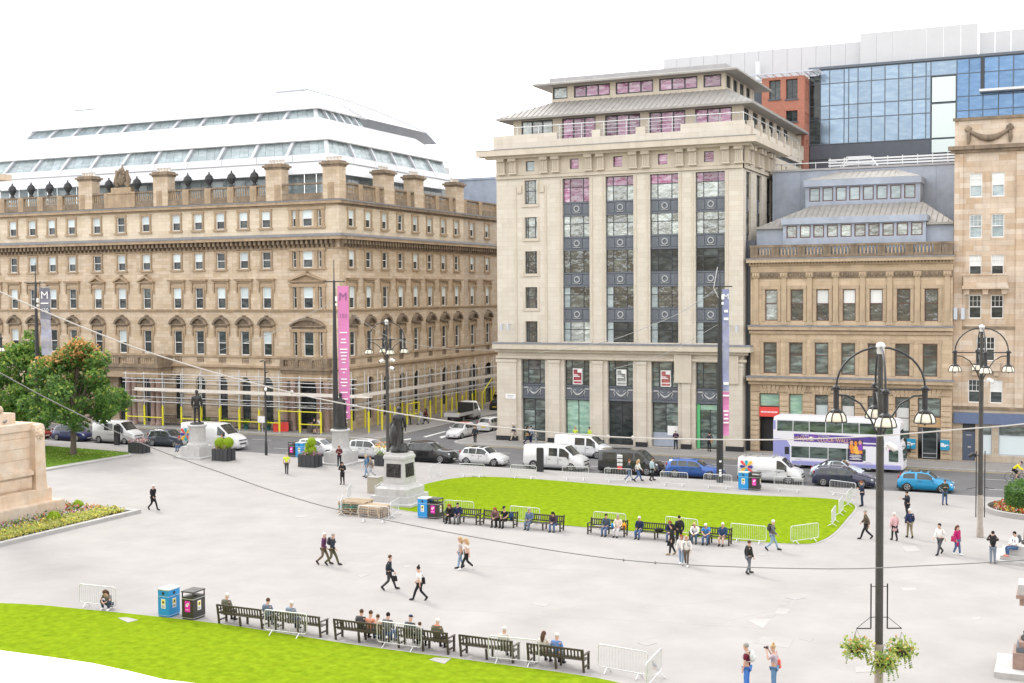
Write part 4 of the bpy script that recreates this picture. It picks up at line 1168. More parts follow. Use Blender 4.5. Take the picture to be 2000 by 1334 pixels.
# dark slot between B and C
rootGap = thing('dark_infill_panel', 'narrow dark clad slot between the tall pale building and the low golden one', 'wall panel', (-27.1, 112.0, 0))
mb = MB(); mb.box(-27.5,-26.75,111.6,111.9,-0.34,19.5); mb.box(-27.5,-27.42,111.45,111.6,-0.34,19.5); wpart(mb, 'cladding', dark_clad, rootGap)
mb = MB(); mb.box(-27.4,-26.8,111.5,111.6,-0.34,2.3); wpart(mb, 'door', frame_dk, rootGap)

# ================================================================= C: low golden building with lead mansard
rootC = thing('low_golden_building', 'low golden sandstone building with a balustrade and two-tier grey lead mansard', 'building', (-18, 122, 0))
CL, CR, CY = -26.98, -9.42, 111.0
FC = Fac(rootC, 0, CY)
UU = [-25.07,-22.74,-20.45,-18.12,-15.79,-13.47,-11.16]; MM = [-25.17,-22.83,-20.52,-18.19,-15.89,-13.55,-11.24]
gfo = [(-26.16,-24.3,0.36,5.75)]+[(m-0.6,m+0.6,0.9,5.75) for m in MM[1:6]]+[(-12.2,-10.35,0.36,5.75)]
gfo = [gfo[0]]+[(m-0.6+0.05*0,m+0.6,0.9,5.75) for m in MM[1:6]]+[(-12.22,-10.32,0.36,5.75)]
gfo[5] = (-14.13,-12.9,0.9,5.75)
mb = MB(); mb.wall(CL, CR, 0.34, 18.1, [(u-0.56,u+0.56,12.44,15.25) for u in UU]+[(m-0.6,m+0.6,7.62,10.44) for m in MM]+gfo, 0.35); FC.part(mb, 'wall', stone_c)
mb = MB(); mb.quad((CR,0,0.34),(CR,12,0.34),(CR,12,18),(CR,0,18)); mb.quad((CL,12,0.34),(CL,0,0.34),(CL,0,18),(CL,12,18)); FC.part(mb, 'wall', stone_c)
for u in UU: sash(FC, u, 12.44, 1.12, 2.81, frame_br, glass_up if u < -24 else glass_b, 1.0 if -21.5 < u < -15 else 0, split=0.55, y=0.12, blind_m=blind_w)
for m in MM: sash(FC, m, 7.62, 1.2, 2.82, frame_br, glass_sh, 0, split=0.6, y=0.12)
mb = MB()
for q in (UU, ): 
    for u in q:
        mb.box(u-0.86,u-0.58,-0.07,0.01,12.4,15.3); mb.box(u+0.58,u+0.86,-0.07,0.01,12.4,15.3); mb.box(u-0.86,u+0.86,-0.1,0.01,15.303,15.58)
for u in MM: mb.box(u-0.92,u-0.62,-0.07,0.01,7.6,10.5); mb.box(u+0.62,u+0.92,-0.07,0.01,7.6,10.5); mb.box(u-0.95,u+0.95,-0.1,0.01,10.503,10.75)
FC.part(mb, 'window_mouldings', trim_c, kind='stuff')
pil = MB(); pil.box(-0.22,0.22,-0.16,0.01,0,4.1); pil.box(-0.3,0.3,-0.2,0.01,-0.2,0.0); pil.box(-0.34,0.34,-0.24,0.01,4.103,4.55)
for q in (-0.22,0,0.22): pil.ball((q,-0.24,4.32),0.13,0.09,0.2,6,4)
pil = pil.mesh('pilaster', trim_c)
for u in [-26.45]+[(a+b)/2 for a,b in zip(UU[:-1],UU[1:])]+[-9.85]: FC.place(pil, 'pilaster', u, 12.25)
mb = MB(); mb.box(CL,CR,-0.1,0.01,16.27,16.85)
x = CL+0.3
while x < CR-0.2: mb.ball((x,-0.12,16.55),0.16,0.07,0.2,6,4); x += 0.42
FC.part(mb, 'carved_frieze', trim_dk, kind='stuff')
mb = MB(); mb.box(CL-0.1,CR+0.1,-0.25,0.0,17.45,17.65); mb.box(CL-0.25,CR+0.15,-0.7,0.0,17.72,18.02); x = CL
while x < CR: mb.box(x,x+0.14,-0.42,0.0,17.55,17.72); x += 0.28
mb.box(CL-0.15,CR+0.1,-0.42,0.0,11.6,11.9); mb.box(CL-0.08,CR+0.05,-0.2,0.0,11.25,11.5); mb.box(CL-0.2,CR+0.15,-0.75,0.0,6.95,7.25); mb.box(CL-0.1,CR+0.1,-0.4,0.0,6.6,6.95); mb.box(CL,CR,-0.14,0.0,5.95,6.15)
FC.part(mb, 'cornices', trim_c)
mb = MB(); mb.box(CL-0.28,CR+0.2,-0.74,0.0,18.022,18.12); mb.box(CL-0.2,CR+0.14,-0.47,0.0,11.902,12.02); mb.box(CL-0.25,CR+0.2,-0.8,0.0,7.252,7.38); FC.part(mb, 'cornice_flashing', lead)
mb = MB(); mb.box(CL,CR,-0.15,0.2,18.13,18.42); mb.box(CL-0.05,CR+0.05,-0.2,0.25,19.12,19.32); FC.part(mb, 'parapet', trim_dk)
pr = [CL+0.35,-24.7,-22.35,-20.05,-17.7,-15.35,-13.0,-10.7,CR-0.35]
pm = MB(); pm.box(-0.34,0.34,-0.18,0.23,0,0.9); pm = pm.mesh('parapet_pier', trim_dk)
for u in pr: FC.place(pm, 'parapet_pier', u, 18.21)
mb = MB()
for a, b in zip(pr[:-1], pr[1:]): balusters(mb, a+0.38, b-0.38, 18.42, 19.12, 0.02, 0.11, 0.27)
FC.part(mb, 'balusters', trim_c, kind='stuff')
# rusticated ground storey
mb = MB(); z = 0.5
sp = [CL]+[v for g in gfo for v in g[:2]]+[CR]
while z < 5.5:
    for i in range(0, len(sp), 2):
        if sp[i+1]-sp[i] > 0.2: mb.box(sp[i]+0.03, sp[i+1]-0.03, -0.1, 0.01, z+0.02, z+0.40)
    z += 0.46
for g in gfo:
    c = (g[0]+g[1])/2
    for k in range(-2, 3): mb.prism([(c+k*0.3-0.13,5.8),(c+k*0.3+0.13,5.8),(c+k*0.42+0.18,6.55),(c+k*0.42-0.18,6.55)], -0.13-0.04*(k == 0), 0.01)
FC.part(mb, 'rusticated_courses', stone_c, kind='stuff')
for i, g in enumerate(gfo[1:6]):
    o = grid_window(FC, g[0], g[1], 0.9, 5.75, (), (0.62,), frame_br, (lambda i_, j_: glass_gr if (j_ == 1 and i == 0) else glass_sh), name='shop_window', y=0.2)
    if i > 0:
        s = MB(); s.box(0.1, g[1]-g[0]-0.1, 0.235, 0.245, 1.9, 3.9); put(s.mesh('blind', blind_w if i > 1 else blind), 'blind', o)
grid_window(FC, -26.14, -24.32, 4.55, 5.75, (), (), frame_br, glass_gr, name='fanlight', y=0.15)
s = MB(); s.box(-26.14,-24.32,-0.08,0.15,3.62,4.5); o = FC.part(s, 'red_shop_sign', sign_red)
s = MB()
for k in range(12): s.box(-25.98+k*0.128,-25.98+k*0.128+0.085,-0.09,-0.08,3.98,4.12)
s.obj('lettering', print_w, o)
s = MB(); s.quad((-26.14,0.9,0.36),(-24.32,0.9,0.36),(-24.32,0.9,3.6),(-26.14,0.9,3.6)); s.box(-26.16,-24.3,0.35,0.9,3.6,3.65); FC.part(s, 'dark_entrance', trim_k)
grid_window(FC, -12.2, -10.34, 4.1, 5.75, (), (), frame_br, glass_sh, name='fanlight', y=0.15)
s = MB(); s.box(-12.2,-10.34,0.1,0.2,3.2,4.05); FC.part(s, 'door_panel_head', P('warm_brown_wood', (0.5,0.33,0.17), 0.5))  # even warm brown base colour
grid_window(FC, -11.9, -10.64, 0.45, 3.15, (), (0.15,), strut_grey, glass_dk, name='glazed_door', y=0.5)
for u in (-12.72, -9.95, -14.35):
    s = MB(); s.box(-0.36,0.36,-0.34,-0.1,0,0.85); o = FC.place(s.mesh('blue_wall_sign', sign_blue), 'blue_wall_sign', u, 1.3 if u > -14 else 2.6)
    s = MB()
    for (x0,x1,z) in ((-0.33,-0.05,0.5),(-0.33,0.3,0.4),(-0.33,0.12,0.29)): s.box(x0,x1,-0.348,-0.34,z,z+0.09)
    put(s.mesh('sign_text', print_w), 'sign_text', o)
# lead roof
def lean(yf, za, zb, xl, xr, name, n, w0, w1, zt, zb_):
    """a dormer strip of windows"""
    F_ = Fac(rootC, 0, CY+yf)
    m_ = MB(); m_.wall(xl, xr, za, zt+0.1, [(w0+(w1-w0)*i/n+0.12, w0+(w1-w0)*(i+1)/n-0.12, zb_, zt) for i in range(n)], 0.2)
    m_.quad((xr,0,za),(xr,2.5,za),(xr,2.5,zt+0.1),(xr,0,zt+0.1)); m_.quad((xl,2.5,za),(xl,0,za),(xl,0,zt+0.1),(xl,2.5,zt+0.1)); F_.part(m_, 'dormer_wall', zinc_blue)
    m_ = MB(); m_.box(xl-0.12, xr+0.12, -0.3, 2.5, zt+0.1, zb); F_.part(m_, 'dormer_fascia', zinc_blue)
    for i in range(n): grid_window(F_, w0+(w1-w0)*i/n+0.12, w0+(w1-w0)*(i+1)/n-0.12, zb_, zt, (), (), frame_br, glass_lt if yf > 4 else glass_up, name='dormer_window', y=0.02, t=0.09)
lean(0.85, 18.3, 21.75, -24.2, -11.75, 'd', 10, -24.0, -11.9, 21.08, 19.95)
lean(6.0, 22.8, 25.55, -23.2, -12.8, 'd', 8, -22.95, -13.1, 24.85, 23.55)
mb = MB()
a0, a1 = (-26.75, 1.4, 21.02), (-9.5, 1.4, 21.02); b0, b1 = (-22.6, 5.9, 23.15), (-12.5, 5.9, 23.15)
mb.quad(a0, a1, b1, b0); mb.quad((-26.75, 12, 21.02), a0, b0, (-22.6, 12, 23.15)); mb.quad(a1, (-9.5, 12, 21.02), (-12.5, 12, 23.15), b1)
mb.box(-26.75,-24.25,0.95,1.4,20.85,21.05); mb.box(-11.7,-9.5,0.95,1.4,20.85,21.05); mb.box(-26.75,-9.5,1.4,12,20.85,21.0); FC.part(mb, 'lower_roof_slope', slate_tan)
mb = MB(); 
for k in range(1, 34):
    x = -26.75+17.25*k/34; t = 1.0
    if x < -22.6: t = (x+26.75)/4.15
    if x > -12.5: t = (-9.5-x)/3.0
    t0 = 0.33 if -24.3 < x < -11.6 else 0.0
    if t > t0: mb.tube([(x,1.4+4.5*t0,21.05+2.13*t0),(x,1.4+4.5*t,21.05+2.13*t)],0.045,4)
for k in range(1, 18):
    x = -23.2+10.4*k/18; mb.tube([(x,5.9,25.6),(max(min(x,-15.3),-20.4),8.8,26.5)],0.045,4)
FC.part(mb, 'roof_seams', slate_tan, kind='stuff')
mb = MB(); mb.quad((-23.3,5.7,25.56),(-12.7,5.7,25.56),(-15.3,8.9,26.5),(-20.4,8.9,26.5)); mb.quad((-12.7,5.7,25.56),(-12.7,9.0,25.56),(-15.3,9.0,26.5),(-15.3,8.9,26.5)); mb.quad((-23.3,9.0,25.56),(-23.3,5.7,25.56),(-20.4,8.9,26.5),(-20.4,9.0,26.5)); FC.part(mb, 'upper_roof_slope', slate_tan)
mb = MB(); mb.box(-26.75,-9.5,1.35,12,18.2,20.84); FC.part(mb, 'lead_wall', zinc_blue)
mb = MB(); mb.box(-27.0,-9.3,9.0,24,18.2,26.75); FC.part(mb, 'rear_lead_wall', zinc_blue)
for k in range(7):
    s = MB(); x = -26.7+k*2.5; s.box(x,x+2.47,8.95,9.0,21.2+0.0,26.7); FC.part(s, 'lead_sheet', zinc_blue)
mb = MB(); mb.box(-27.1,-9.3,8.85,24,26.755,26.95); FC.part(mb, 'rear_roof_edge', zinc)
mb = MB()
for k in range(5): mb.box(-22.5,-9.4,14.0,14.06,27.0+k*0.28,27.16+k*0.28)
for k in range(10): mb.box(-22.4+k*1.4,-22.32+k*1.4,14.07,14.13,26.95,28.4)
FC.part(mb, 'roof_louvres', steel, kind='stuff')
mb = MB()
for y in (11.0, 12.0): mb.tube([(-20.9,y,26.95),(-20.2,y,28.1),(-18.0,y,28.1),(-17.2,y,26.95)],0.05,5); mb.tube([(-20.4,y,27.5),(-17.6,y,27.5)],0.04,5)
mb.box(-20.2,-18,11,12,27.35,27.42); mb.tube([(-27,10,27.6),(-21,10,27.6)],0.05,5)
for x in (-26.8,-25,-23): mb.cyl((x,10,26.95),(x,10,27.6),0.04,n=5)
FC.part(mb, 'roof_walkway', steel)

# ================================================================= D: banded tenement at the right
rootD = thing('banded_sandstone_building', 'banded brown sandstone building with white sashes above a blue shop fascia', 'building', (-4, 122, 0))
DL, DR, DY = -9.4, 6.0, 111.6
FD = Fac(rootD, 0, DY)
cols = [(-7.66,-5.9),(-1.2,0.6),(3.2,4.9)]
rows = [(23.05,25.1),(19.57,21.56),(16.29,18.1),(12.67,14.68),(5.41,7.42)]
hd = [(u-0.5,u+0.5,a,b) for p_ in cols for u in p_ for a,b in rows]+[(-7.53,-6.03,9.02,11.1)]
hs = [(-8.6,-7.55,0.36,4.0-0.4),(-7.25,-6.2,0.95,3.5),(-5.7,-3.0,0.95,3.5),(-2.4,1.0,0.95,3.5)]
mb = MB(); mb.wall(DL, DR, 4.85, 29.6, hd, 0.22); FD.part(mb, 'wall', stone_d)
mb = MB(); mb.wall(DL, DR, 0.34, 4.85, hs, 0.3); FD.part(mb, 'shopfront_wall', stone_ap)
mb = MB(); mb.quad((DL,14,0.34),(DL,0,0.34),(DL,0,29.6),(DL,14,29.6)); mb.box(DL,DR,0.3,14,29.3,29.5); FD.part(mb, 'wall', stone_d)
for p_ in cols:
    for u in p_:
        for a,b in rows: sash(FD, u, a, 1.0, b-a, white_paint, glass_lt if a > 18 else glass_dk, 0.0 if a > 6 and a < 16 else 0.5, split=0.5, y=0.08, top_bars=3, blind_m=blind_w)
for q in (-7.15,-6.4): sash(FD, q, 9.02, 0.72, 2.08, white_paint, glass_dk, 0, split=0.5, y=0.08, top_bars=2)
mb = MB(); mb.box(DL-0.5,DR,-0.55,0.0,27.1,27.42); mb.box(DL-0.3,DR,-0.3,0.0,26.85,27.1); mb.box(DL-0.15,DR,-0.2,0.0,29.6,29.85); mb.box(DL-0.1,DR,-0.12,0.0,4.85,5.1); mb.box(DL,DR,-0.06,0.0,11.75,12.0)
FD.part(mb, 'cornice', trim_dk); mb = MB()
for u in (-9.05,-4.1): mb.box(u-0.35,u+0.35,-0.12,0.0,5.1,26.8)
FD.part(mb, 'giant_pilasters', stone_d)
s = MB(); pts = [(-8.3+3.3*t/10, -0.12, 28.75-0.75*math.sin(math.pi*t/10)) for t in range(11)]; s.tube(pts, [0.12,0.16,0.2,0.24,0.27,0.28,0.27,0.24,0.2,0.16,0.12], 7)
for q in (-8.3,-5.0):
    s.ball((q,-0.12,28.85),0.3,0.15,0.28,8,5,jit=0.15); s.tube([(q,-0.1,28.6),(q+0.05,-0.12,28.0),(q,-0.1,27.6)],[0.14,0.18,0.08],6)
FD.part(s, 'festoon', trim_dk)
s = MB(); s.box(-8.65,-4.95,-0.95,0.0,15.2,15.5); s.box(-8.55,-5.05,-0.9,-0.7,15.5,16.35); s.box(-8.65,-4.95,-0.97,-0.63,16.352,16.5)
for q in (-8.55,-5.25): s.box(q,q+0.2,-0.7,0.0,15.5,16.35)
for q in (-8.3,-6.8,-5.3): s.prism([(q-0.2,14.75),(q+0.2,14.75),(q+0.25,15.2),(q-0.25,15.2)],-0.7,0.0)
FD.part(s, 'balcony', stone_d)
s = MB(); s.box(-7.9,-5.6,-0.55,0.0,8.2,8.85); s.box(-8.0,-5.5,-0.6,0.0,8.852,9.0); s.prism([(-7.8,7.8),(-7.4,7.8),(-7.4,8.2),(-7.8,8.2)],-0.4,0.0); s.prism([(-6.1,7.8),(-5.7,7.8),(-5.7,8.2),(-6.1,8.2)],-0.4,0.0); FD.part(s, 'balcony', stone_d)
s = MB(); o_, i_ = arc_poly(3.4, 11.4, 0.85, 0.26); band(s, o_, i_, -0.55, 0.0); FD.part(s, 'arched_pediment', trim_c)
s = MB(); s.box(DL+0.1,DR,-0.28,0.0,3.62,4.55); FD.part(s, 'shop_fascia', fascia_blue)
s = MB(); s.box(-8.58,-7.57,0.1,0.2,0.4,2.85); o = FD.part(s, 'door', door_blue)
s = MB(); s.box(-8.15,-7.9,0.08,0.1,1.5,1.62); s.box(-8.3,-7.85,0.08,0.1,2.55,2.63); s.obj('door_furniture', panel_sv, o)
s = MB(); s.box(-8.58,-7.57,0.1,0.2,2.88,3.58); FD.part(s, 'transom', frame_dk)
for (a,b,c,d) in hs[1:]:
    o = grid_window(FD, a, b, c, d, (), (0.66,), strut_grey, glass_sh, name='shop_window', y=0.12)
    s = MB(); s.box(0.08,b-a-0.08,0.155,0.165,0.08,1.68); put(s.mesh('blind', blind), 'blind', o)
for q in (-9.35,-8.75):
    s = MB(); s.box(q,q+0.3,-0.5,-0.1,12.6,13.6); FD.part(s, 'junction_box', strut_grey)

# ================================================================= E: glass office block, brick tower behind
rootE = thing('glass_curtain_building', 'large blue glass office block with white plant screens rising behind the low golden building', 'building', (-15, 150, 0))
FE = Fac(rootE, 0, 140.0)
vs = [-27.3,-26.1,-25.1,-23.5,-23.0,-22.0,-20.55,-19.1,-17.65,-16.2,-14.8,-14.3,-11.64,-10.4,-9.0,-7.45,-6.0,-4.5,-3.0,-1.5,0,1.5,3.0]
zs_ = [31.55,34.33,35.85,38.3,39.85]
mb = MB(); mb.box(-27.3,12,0.12,20,0.34,29.9); FE.part(mb, 'lower_block', dark_clad)
s = MB(); s.box(-27.3,-14.3,0.0,0.12,29.9,31.5); FE.part(s, 'dark_panel_band', dark_clad)
fr = MB()
for v in vs: fr.box(v-0.035,v+0.035,-0.06,0.1,31.5 if v <= -14.4 else 29.9,39.9)
for z in zs_: fr.box(-27.3,3.0,-0.05,0.09,z-0.035,z+0.035)
fr.box(-27.3,12,0.11,18,29.9,39.9); fr.box(-27.4,3.2,-0.2,0.3,39.92,40.2)
FE.part(fr, 'mullions', P('mullion_grey', (0.10,0.12,0.15), 0.5))
for i in range(len(vs)-1):
    for j in range(len(zs_)-1):
        a, b, c, d = vs[i]+0.05, vs[i+1]-0.05, zs_[j]+0.05, zs_[j+1]-0.05
        g = MB(); g.box(a, b, 0.0, 0.06, c, d)
        u = (a+b)/2
        m_ = glass_cw if u < -12 else glass_cb
        if -14.3 < u < -11.7 and j < 3: continue
        if u < -26: m_ = glass_dk
        if u > -9 and j == 2: m_ = glass_cb
        FE.part(g, 'pane', m_)
for (c, d) in ((30.0,31.4),(31.6,35.2),(35.45,38.1)):
    g = MB(); g.box(-14.15,-11.75,-0.12,0.02,c,d); FE.part(g, 'frosted_panel', P('frosted_panel', (0.60,0.68,0.66), 0.35) if 'frosted_panel' not in MATS else MATS['frosted_panel'])
for i in range(len(vs)-1):
    if vs[i] >= -11.7:
        g = MB(); g.box(vs[i]+0.05, vs[i+1]-0.05, 0.0, 0.06, 29.95, 31.5); FE.part(g, 'pane', glass_cb)
s = MB(); s.box(-9.3,3,-1.2,-0.1,36.1,36.35); FE.part(s, 'brise_soleil', white_metal)
s = MB(); s.box(-9.25,-8.85,-0.15,0.1,36.4,39.9); FE.part(s, 'dark_post', frame_dk)
scr = [(-45,-22.0,43.0,0.6),(-21.95,-9.6,43.75,0.0),(-9.55,8,42.85,0.8)]
for k, (a, b, zt, yy) in enumerate(scr):
    n = int((b-a)/1.55)
    for i in range(n):
        s = MB(); x0, x1 = a+(b-a)*i/n, a+(b-a)*(i+1)/n
        s.box(x0+0.015, x1-0.015, yy+1.0, yy+1.2, 39.95 if a > -30 else 39.4, zt); FE.part(s, 'screen_panel', screen_white)
s = MB(); s.box(-45,-27.4,1.5,20,0.34,39.3); FE.part(s, 'dark_side_block', dark_clad)
s = MB(); s.cyl((-33.3,0.5,39),(-33.3,0.5,41.5),0.3,n=10); FE.part(s, 'flue', white_metal)
rootT = thing('red_brick_tower', 'slim red brick stair tower with a steel canopy beside the glass block', 'tower', (-30, 139, 0))
FT = Fac(rootT, 0, 137.2); ST = Fac(rootT, -27.35, 0, math.pi/2)
tw = [(-31.3,-30.0,36.6,38.8),(-29.75+0.35,-28.15+0.05,36.5,38.8),(-29.4,-28.1,34.0,35.2)]
mb = MB(); mb.wall(-32.1,-27.35,20,39.0,tw,0.5); FT.part(mb, 'wall', brick_red)
tws = [(137.9,138.5,36.3,38.6),(139.0,139.6,36.3,38.6),(137.9,138.5,33.8,35.0),(139.0,139.6,33.8,35.0),(138.4,139,31,32)]
mb = MB(); mb.wall(137.2,140.0,20,39.0,tws,0.3); ST.part(mb, 'wall', brick_red)
mb = MB(); mb.quad((-32.1,2.8,20),(-32.1,0,20),(-32.1,0,39),(-32.1,2.8,39)); mb.box(-32.1,-27.36,0.01,2.8,38.7,38.98); FT.part(mb, 'wall', brick_red)
for a,b,c,d in tw: 
    grid_window(FT, a, b, c, d, (0.5,), (), frame_dk, glass_dk, y=0.38)
    s = MB(); s.box(a-0.1,b+0.1,-0.12,0.0,c-0.16,c-0.01); FT.part(s, 'window_sill', dark_clad)
for a,b,c,d in tws: grid_window(ST, a, b, c, d, (), (), frame_dk, glass_dk, y=0.2)
mb = MB(); mb.box(-33.4,-26.2,-1.1,-0.95,39.2,39.35); mb.box(-33.4,-26.2,2.4,2.55,39.2,39.35)
for k in range(9): mb.box(-33.4+k*0.88,-33.3+k*0.88,-0.95,2.4,39.22,39.33)
for k in range(5): mb.box(-27.4,-25.6,-0.8+k*0.8,-0.7+k*0.8,39.36,39.42)
FT.part(mb, 'steel_canopy', strut_grey)

# ================================================================= G: grey plant building behind the street
rootG = thing('grey_clad_building', 'grey ribbed metal building seen between the sandstone block and the pale tower', 'building', (-72, 160, 0))
FG = Fac(rootG, 0, 153.5); SG = Fac(rootG, -70.6, 0, math.pi/2)
mb = MB(); mb.box(-84,-70.6,0.0,12.0,0.34,30.9); mb.box(-84.2,-70.4,-0.15,12.1,30.9,31.2); FG.part(mb, 'cladding', zinc_blue)
for k in range(18):
    s = MB(); s.box(153.9+k*0.62,153.9+k*0.62+0.56,-0.08,0.0,23.5,30.1); SG.part(s, 'ribbed_panel', grey_clad)
s = MB(); s.box(153.6,165.4,-0.2,0.0,30.15,30.5); s.box(153.6,153.85,-0.2,0.0,23,30.15); s.box(165.1,165.4,-0.2,0.0,23,30.15); SG.part(s, 'frame_trim', strut_grey)
# ================================================================= scaffold round the ground floor of A
rootS = thing('scaffold', 'tube scaffold with yellow sleeved poles and pale boards round the honey sandstone block', 'scaffolding', (-84, 107.5, 0))
def rootpart(mb, name, mat, parent=None): return wpart(mb, name, mat, parent or rootS)
zt, zb = 6.1, 4.0
def pole_mesh(h): 
    m_ = MB(); m_.cyl((0,0,0),(0,0,h),0.05,n=6); m_.cyl((0,0,0),(0,0,0.03),0.12,n=6); return m_.mesh('standard', steel)
POLE = pole_mesh(zt); POLEI = pole_mesh(6.4)
m_ = MB(); m_.cyl((0,0,0.12),(0,0,2.35),0.105,n=8); m_.cyl((0,0,1.2),(0,0,1.24),0.11,n=8); SLV = m_.mesh('yellow_sleeve', yellow)
FX = [-98.2+2.64*i for i in range(11)]
SYs = [107.5+2.72*i for i in range(1, 15)]
def standard(x, y, me=POLE, slv=True):
    o = put(me, 'standard', rootS, Vector((x, y, 0))-rootS.location)
    if slv: put(SLV, 'yellow_sleeve', o)
for x in FX: standard(x, 107.5); standard(x+1.0, 109.75, POLEI, x > -92)
for y in SYs: standard(-67.6, y); standard(-70.35, y+1.0, POLEI, True)
m_ = MB()
for z in (2.75, 3.3, 4.95, 5.35, 5.9): m_.tube([(-98.6,107.45,z),(-67.3,107.45,z)],0.045,5)
for z in (2.7, 5.4): m_.tube([(-98.3,109.75,z),(-72,109.75,z)],0.035,5)
for z in (2.75, 3.3, 5.35): m_.tube([(-67.55,107.2,z),(-67.55,SYs[-1]+0.5,z)],0.035,5)
for z in (2.7, 4.9): m_.tube([(-70.35,110,z),(-70.35,SYs[-1]+1.5,z)],0.035,5)
rootpart(m_, 'ledger', steel, rootS)
m_ = MB()
for x in FX:
    for z in (2.78, 3.9): m_.tube([(x+0.06,107.2,z),(x+0.06,110.2,z)],0.03,5)
for y in SYs:
    for z in (2.78, 3.9): m_.tube([(-67.2,y+0.06,z),(-70.9,y+0.06,z)],0.03,5)
rootpart(m_, 'transom', steel, rootS)
bdm = MB(); bdm.box(-1.97,1.97,-0.115,0.115,0,0.05); BD = bdm.mesh('scaffold_board', board)
x = -97.3; i = 0
while x < -68.5:
    for k in range(5):
        o = put(BD, 'scaffold_board', rootS, Vector((x+1.95, 107.62+k*0.24, zb+0.0+0.055*((i+k) % 2)*0.2))-rootS.location); o.rotation_euler = (rnd.uniform(-.02,.02), 0, rnd.uniform(-.006,.006))
    x += 3.9; i += 1
y = 108.9
while y < 145:
    for k in range(5):
        o = put(BD, 'scaffold_board', rootS, Vector((-67.75-k*0.24, y+1.95, zb+0.06))-rootS.location, math.pi/2+rnd.uniform(-.006,.006))
    y += 3.9
for k in range(7): put(BD, 'scaffold_board', rootS, Vector((-97.0+rnd.uniform(-.2,.2), 107.5+k*0.3, 2.85))-rootS.location)
m_ = MB(); m_.box(-96.8,-67.5,107.30,107.34,3.98,4.34); rootpart(m_, 'toe_board', board)
m_ = MB(); m_.box(-67.44,-67.40,107.6,146,3.98,4.34); rootpart(m_, 'toe_board', board)
m_ = MB()
for a, b in ((0,2),(3,4),(5,6),(6,7),(7,8),(9,10)): m_.tube([(FX[a],107.42,1.0),(FX[b],107.42,1.0)],0.06,6)
for a, b in ((8,9),(9,10)): m_.tube([(FX[a],107.42,2.32),(FX[b],107.42,2.32)],0.06,6)
for a, b in ((2,3),(3,4)): m_.tube([(-67.52,SYs[a],1.15),(-67.52,SYs[b],1.15)],0.06,6)
m_.tube([(-67.52,SYs[3],2.4),(-67.52,SYs[4],2.4)],0.06,6)
m_.tube([(-67.5,SYs[10],2.2),(-67.5,SYs[11],3.8)],0.08,6)
rootpart(m_, 'yellow_rail', yellow)
# things standing on the pavement under the scaffold
def railing(x0, x1, y, label):
    t = thing('cafe_railing', label, 'railing', ((x0+x1)/2, y, 0)); n = int((x1-x0)/0.14)
    m_ = MB(); m_.box(x0,x1,y-0.03,y+0.03,1.05,1.12); m_.box(x0,x1,y-0.03,y+0.03,0.1,0.16); wpart(m_, 'rail', iron, t)
    m_ = MB()
    for k in range(n+1): m_.cyl((x0+(x1-x0)*k/n,y,0),(x0+(x1-x0)*k/n,y,1.06),0.018,n=4)
    for k in range(int((x1-x0)/0.7)):
        c = x0+0.35+k*0.7; m_.tube([(c+0.22*math.cos(t_*0.785),y-0.01,0.62+0.22*math.sin(t_*0.785)) for t_ in range(8)],0.025,4,closed=True)
    wpart(m_, 'bars', iron, t, kind='stuff')
railing(-94.0,-90.2,109.0,'black iron railing nearest the pink granite porch')
railing(-88.6,-76.5,109.0,'long black iron railing before the arched windows behind pots of greenery')
def bush(name, label, cat, loc, rx, rz, mats, n, size, base=None, group=None):
    t = thing(name, label, cat, loc, 0, group)
    pts = []
    while len(pts) < n:
        p = Vector((rnd.uniform(-1,1),rnd.uniform(-1,1),rnd.uniform(-1,1)))
        if 0.45 < p.length < 1: pts.append((p.x*rx, p.y*rx, rz+p.z*rz+(base or 0)))
    m_ = MB(); m_.leaves(pts, size, mats=list(range(len(mats))), flat=0.4); m_.obj('foliage', mats, t)
    return t
for k, x in enumerate((-87.6,-85.1,-82.3,-79.4)):
    t = bush('potted_plant', ['bushy green plant in a teal pot, leftmost on the scaffolded pavement','green plant in a teal pot second from the left by the railing','green plant in a teal pot third from the left by the railing','green plant in a teal pot nearest the red barrier'][k], 'potted plant', (x,108.6,0), 0.4, 0.35, [leaf_m, leaf_d, leaf_l], 170, 0.12, 0.45, 'potted plants by the railing')
    m_ = MB(); m_.lathe((0,0,0),[(0.22,0),(0.3,0.5),(0.32,0.5),(0.32,0.55)],10); m_.obj('pot', P('teal_pot_%d' % k, (0.06,0.2,0.2), 0.6) if k == 0 else MATS['teal_pot_0'], t)
t = thing('red_barrier', 'bright red plastic barrier panels below the yellow poles', 'barrier', (-77.4,107.9,0))
for k in range(3):
    m_ = MB(); m_.box(-0.3,0.3,-0.05,0.05,0.12,1.0); m_.box(-0.26,0.26,-0.16,0.16,0,0.12)
    for q in (-0.2,0,0.2): m_.box(q-0.04,q+0.04,-0.065,0.065,0.25,0.9)
    put(m_.mesh('barrier_panel', sign_red), 'barrier_panel', t, (k*0.42-0.42, 0.3*k, 0), 0.5)
t = thing('notice_board', 'white notice board on a post beside the red barrier', 'sign', (-79.1,107.2,0))
m_ = MB(); m_.cyl((0,0,0),(0,0,1.3),0.03,n=6); m_.obj('post', steel, t)
m_ = MB(); m_.box(-0.55,0.55,-0.05,0.0,1.0,1.7); m_.obj('board', print_w, t)
t = thing('pavement_sign', 'dark A-shaped pavement sign standing under the scaffold', 'sign', (-73.9,108.6,0))
m_ = MB(); m_.slab([(-0.3,-0.25,0),(0.3,-0.25,0),(0.3,0,1.1),(-0.3,0,1.1)],0.03); m_.obj('front_board', P('chalkboard', (0.09,0.08,0.07), 0.8), t)
m_ = MB(); m_.slab([(0.3,0.25,0),(-0.3,0.25,0),(-0.3,0.03,1.1),(0.3,0.03,1.1)],0.03); m_.obj('back_board', wood_dk, t)
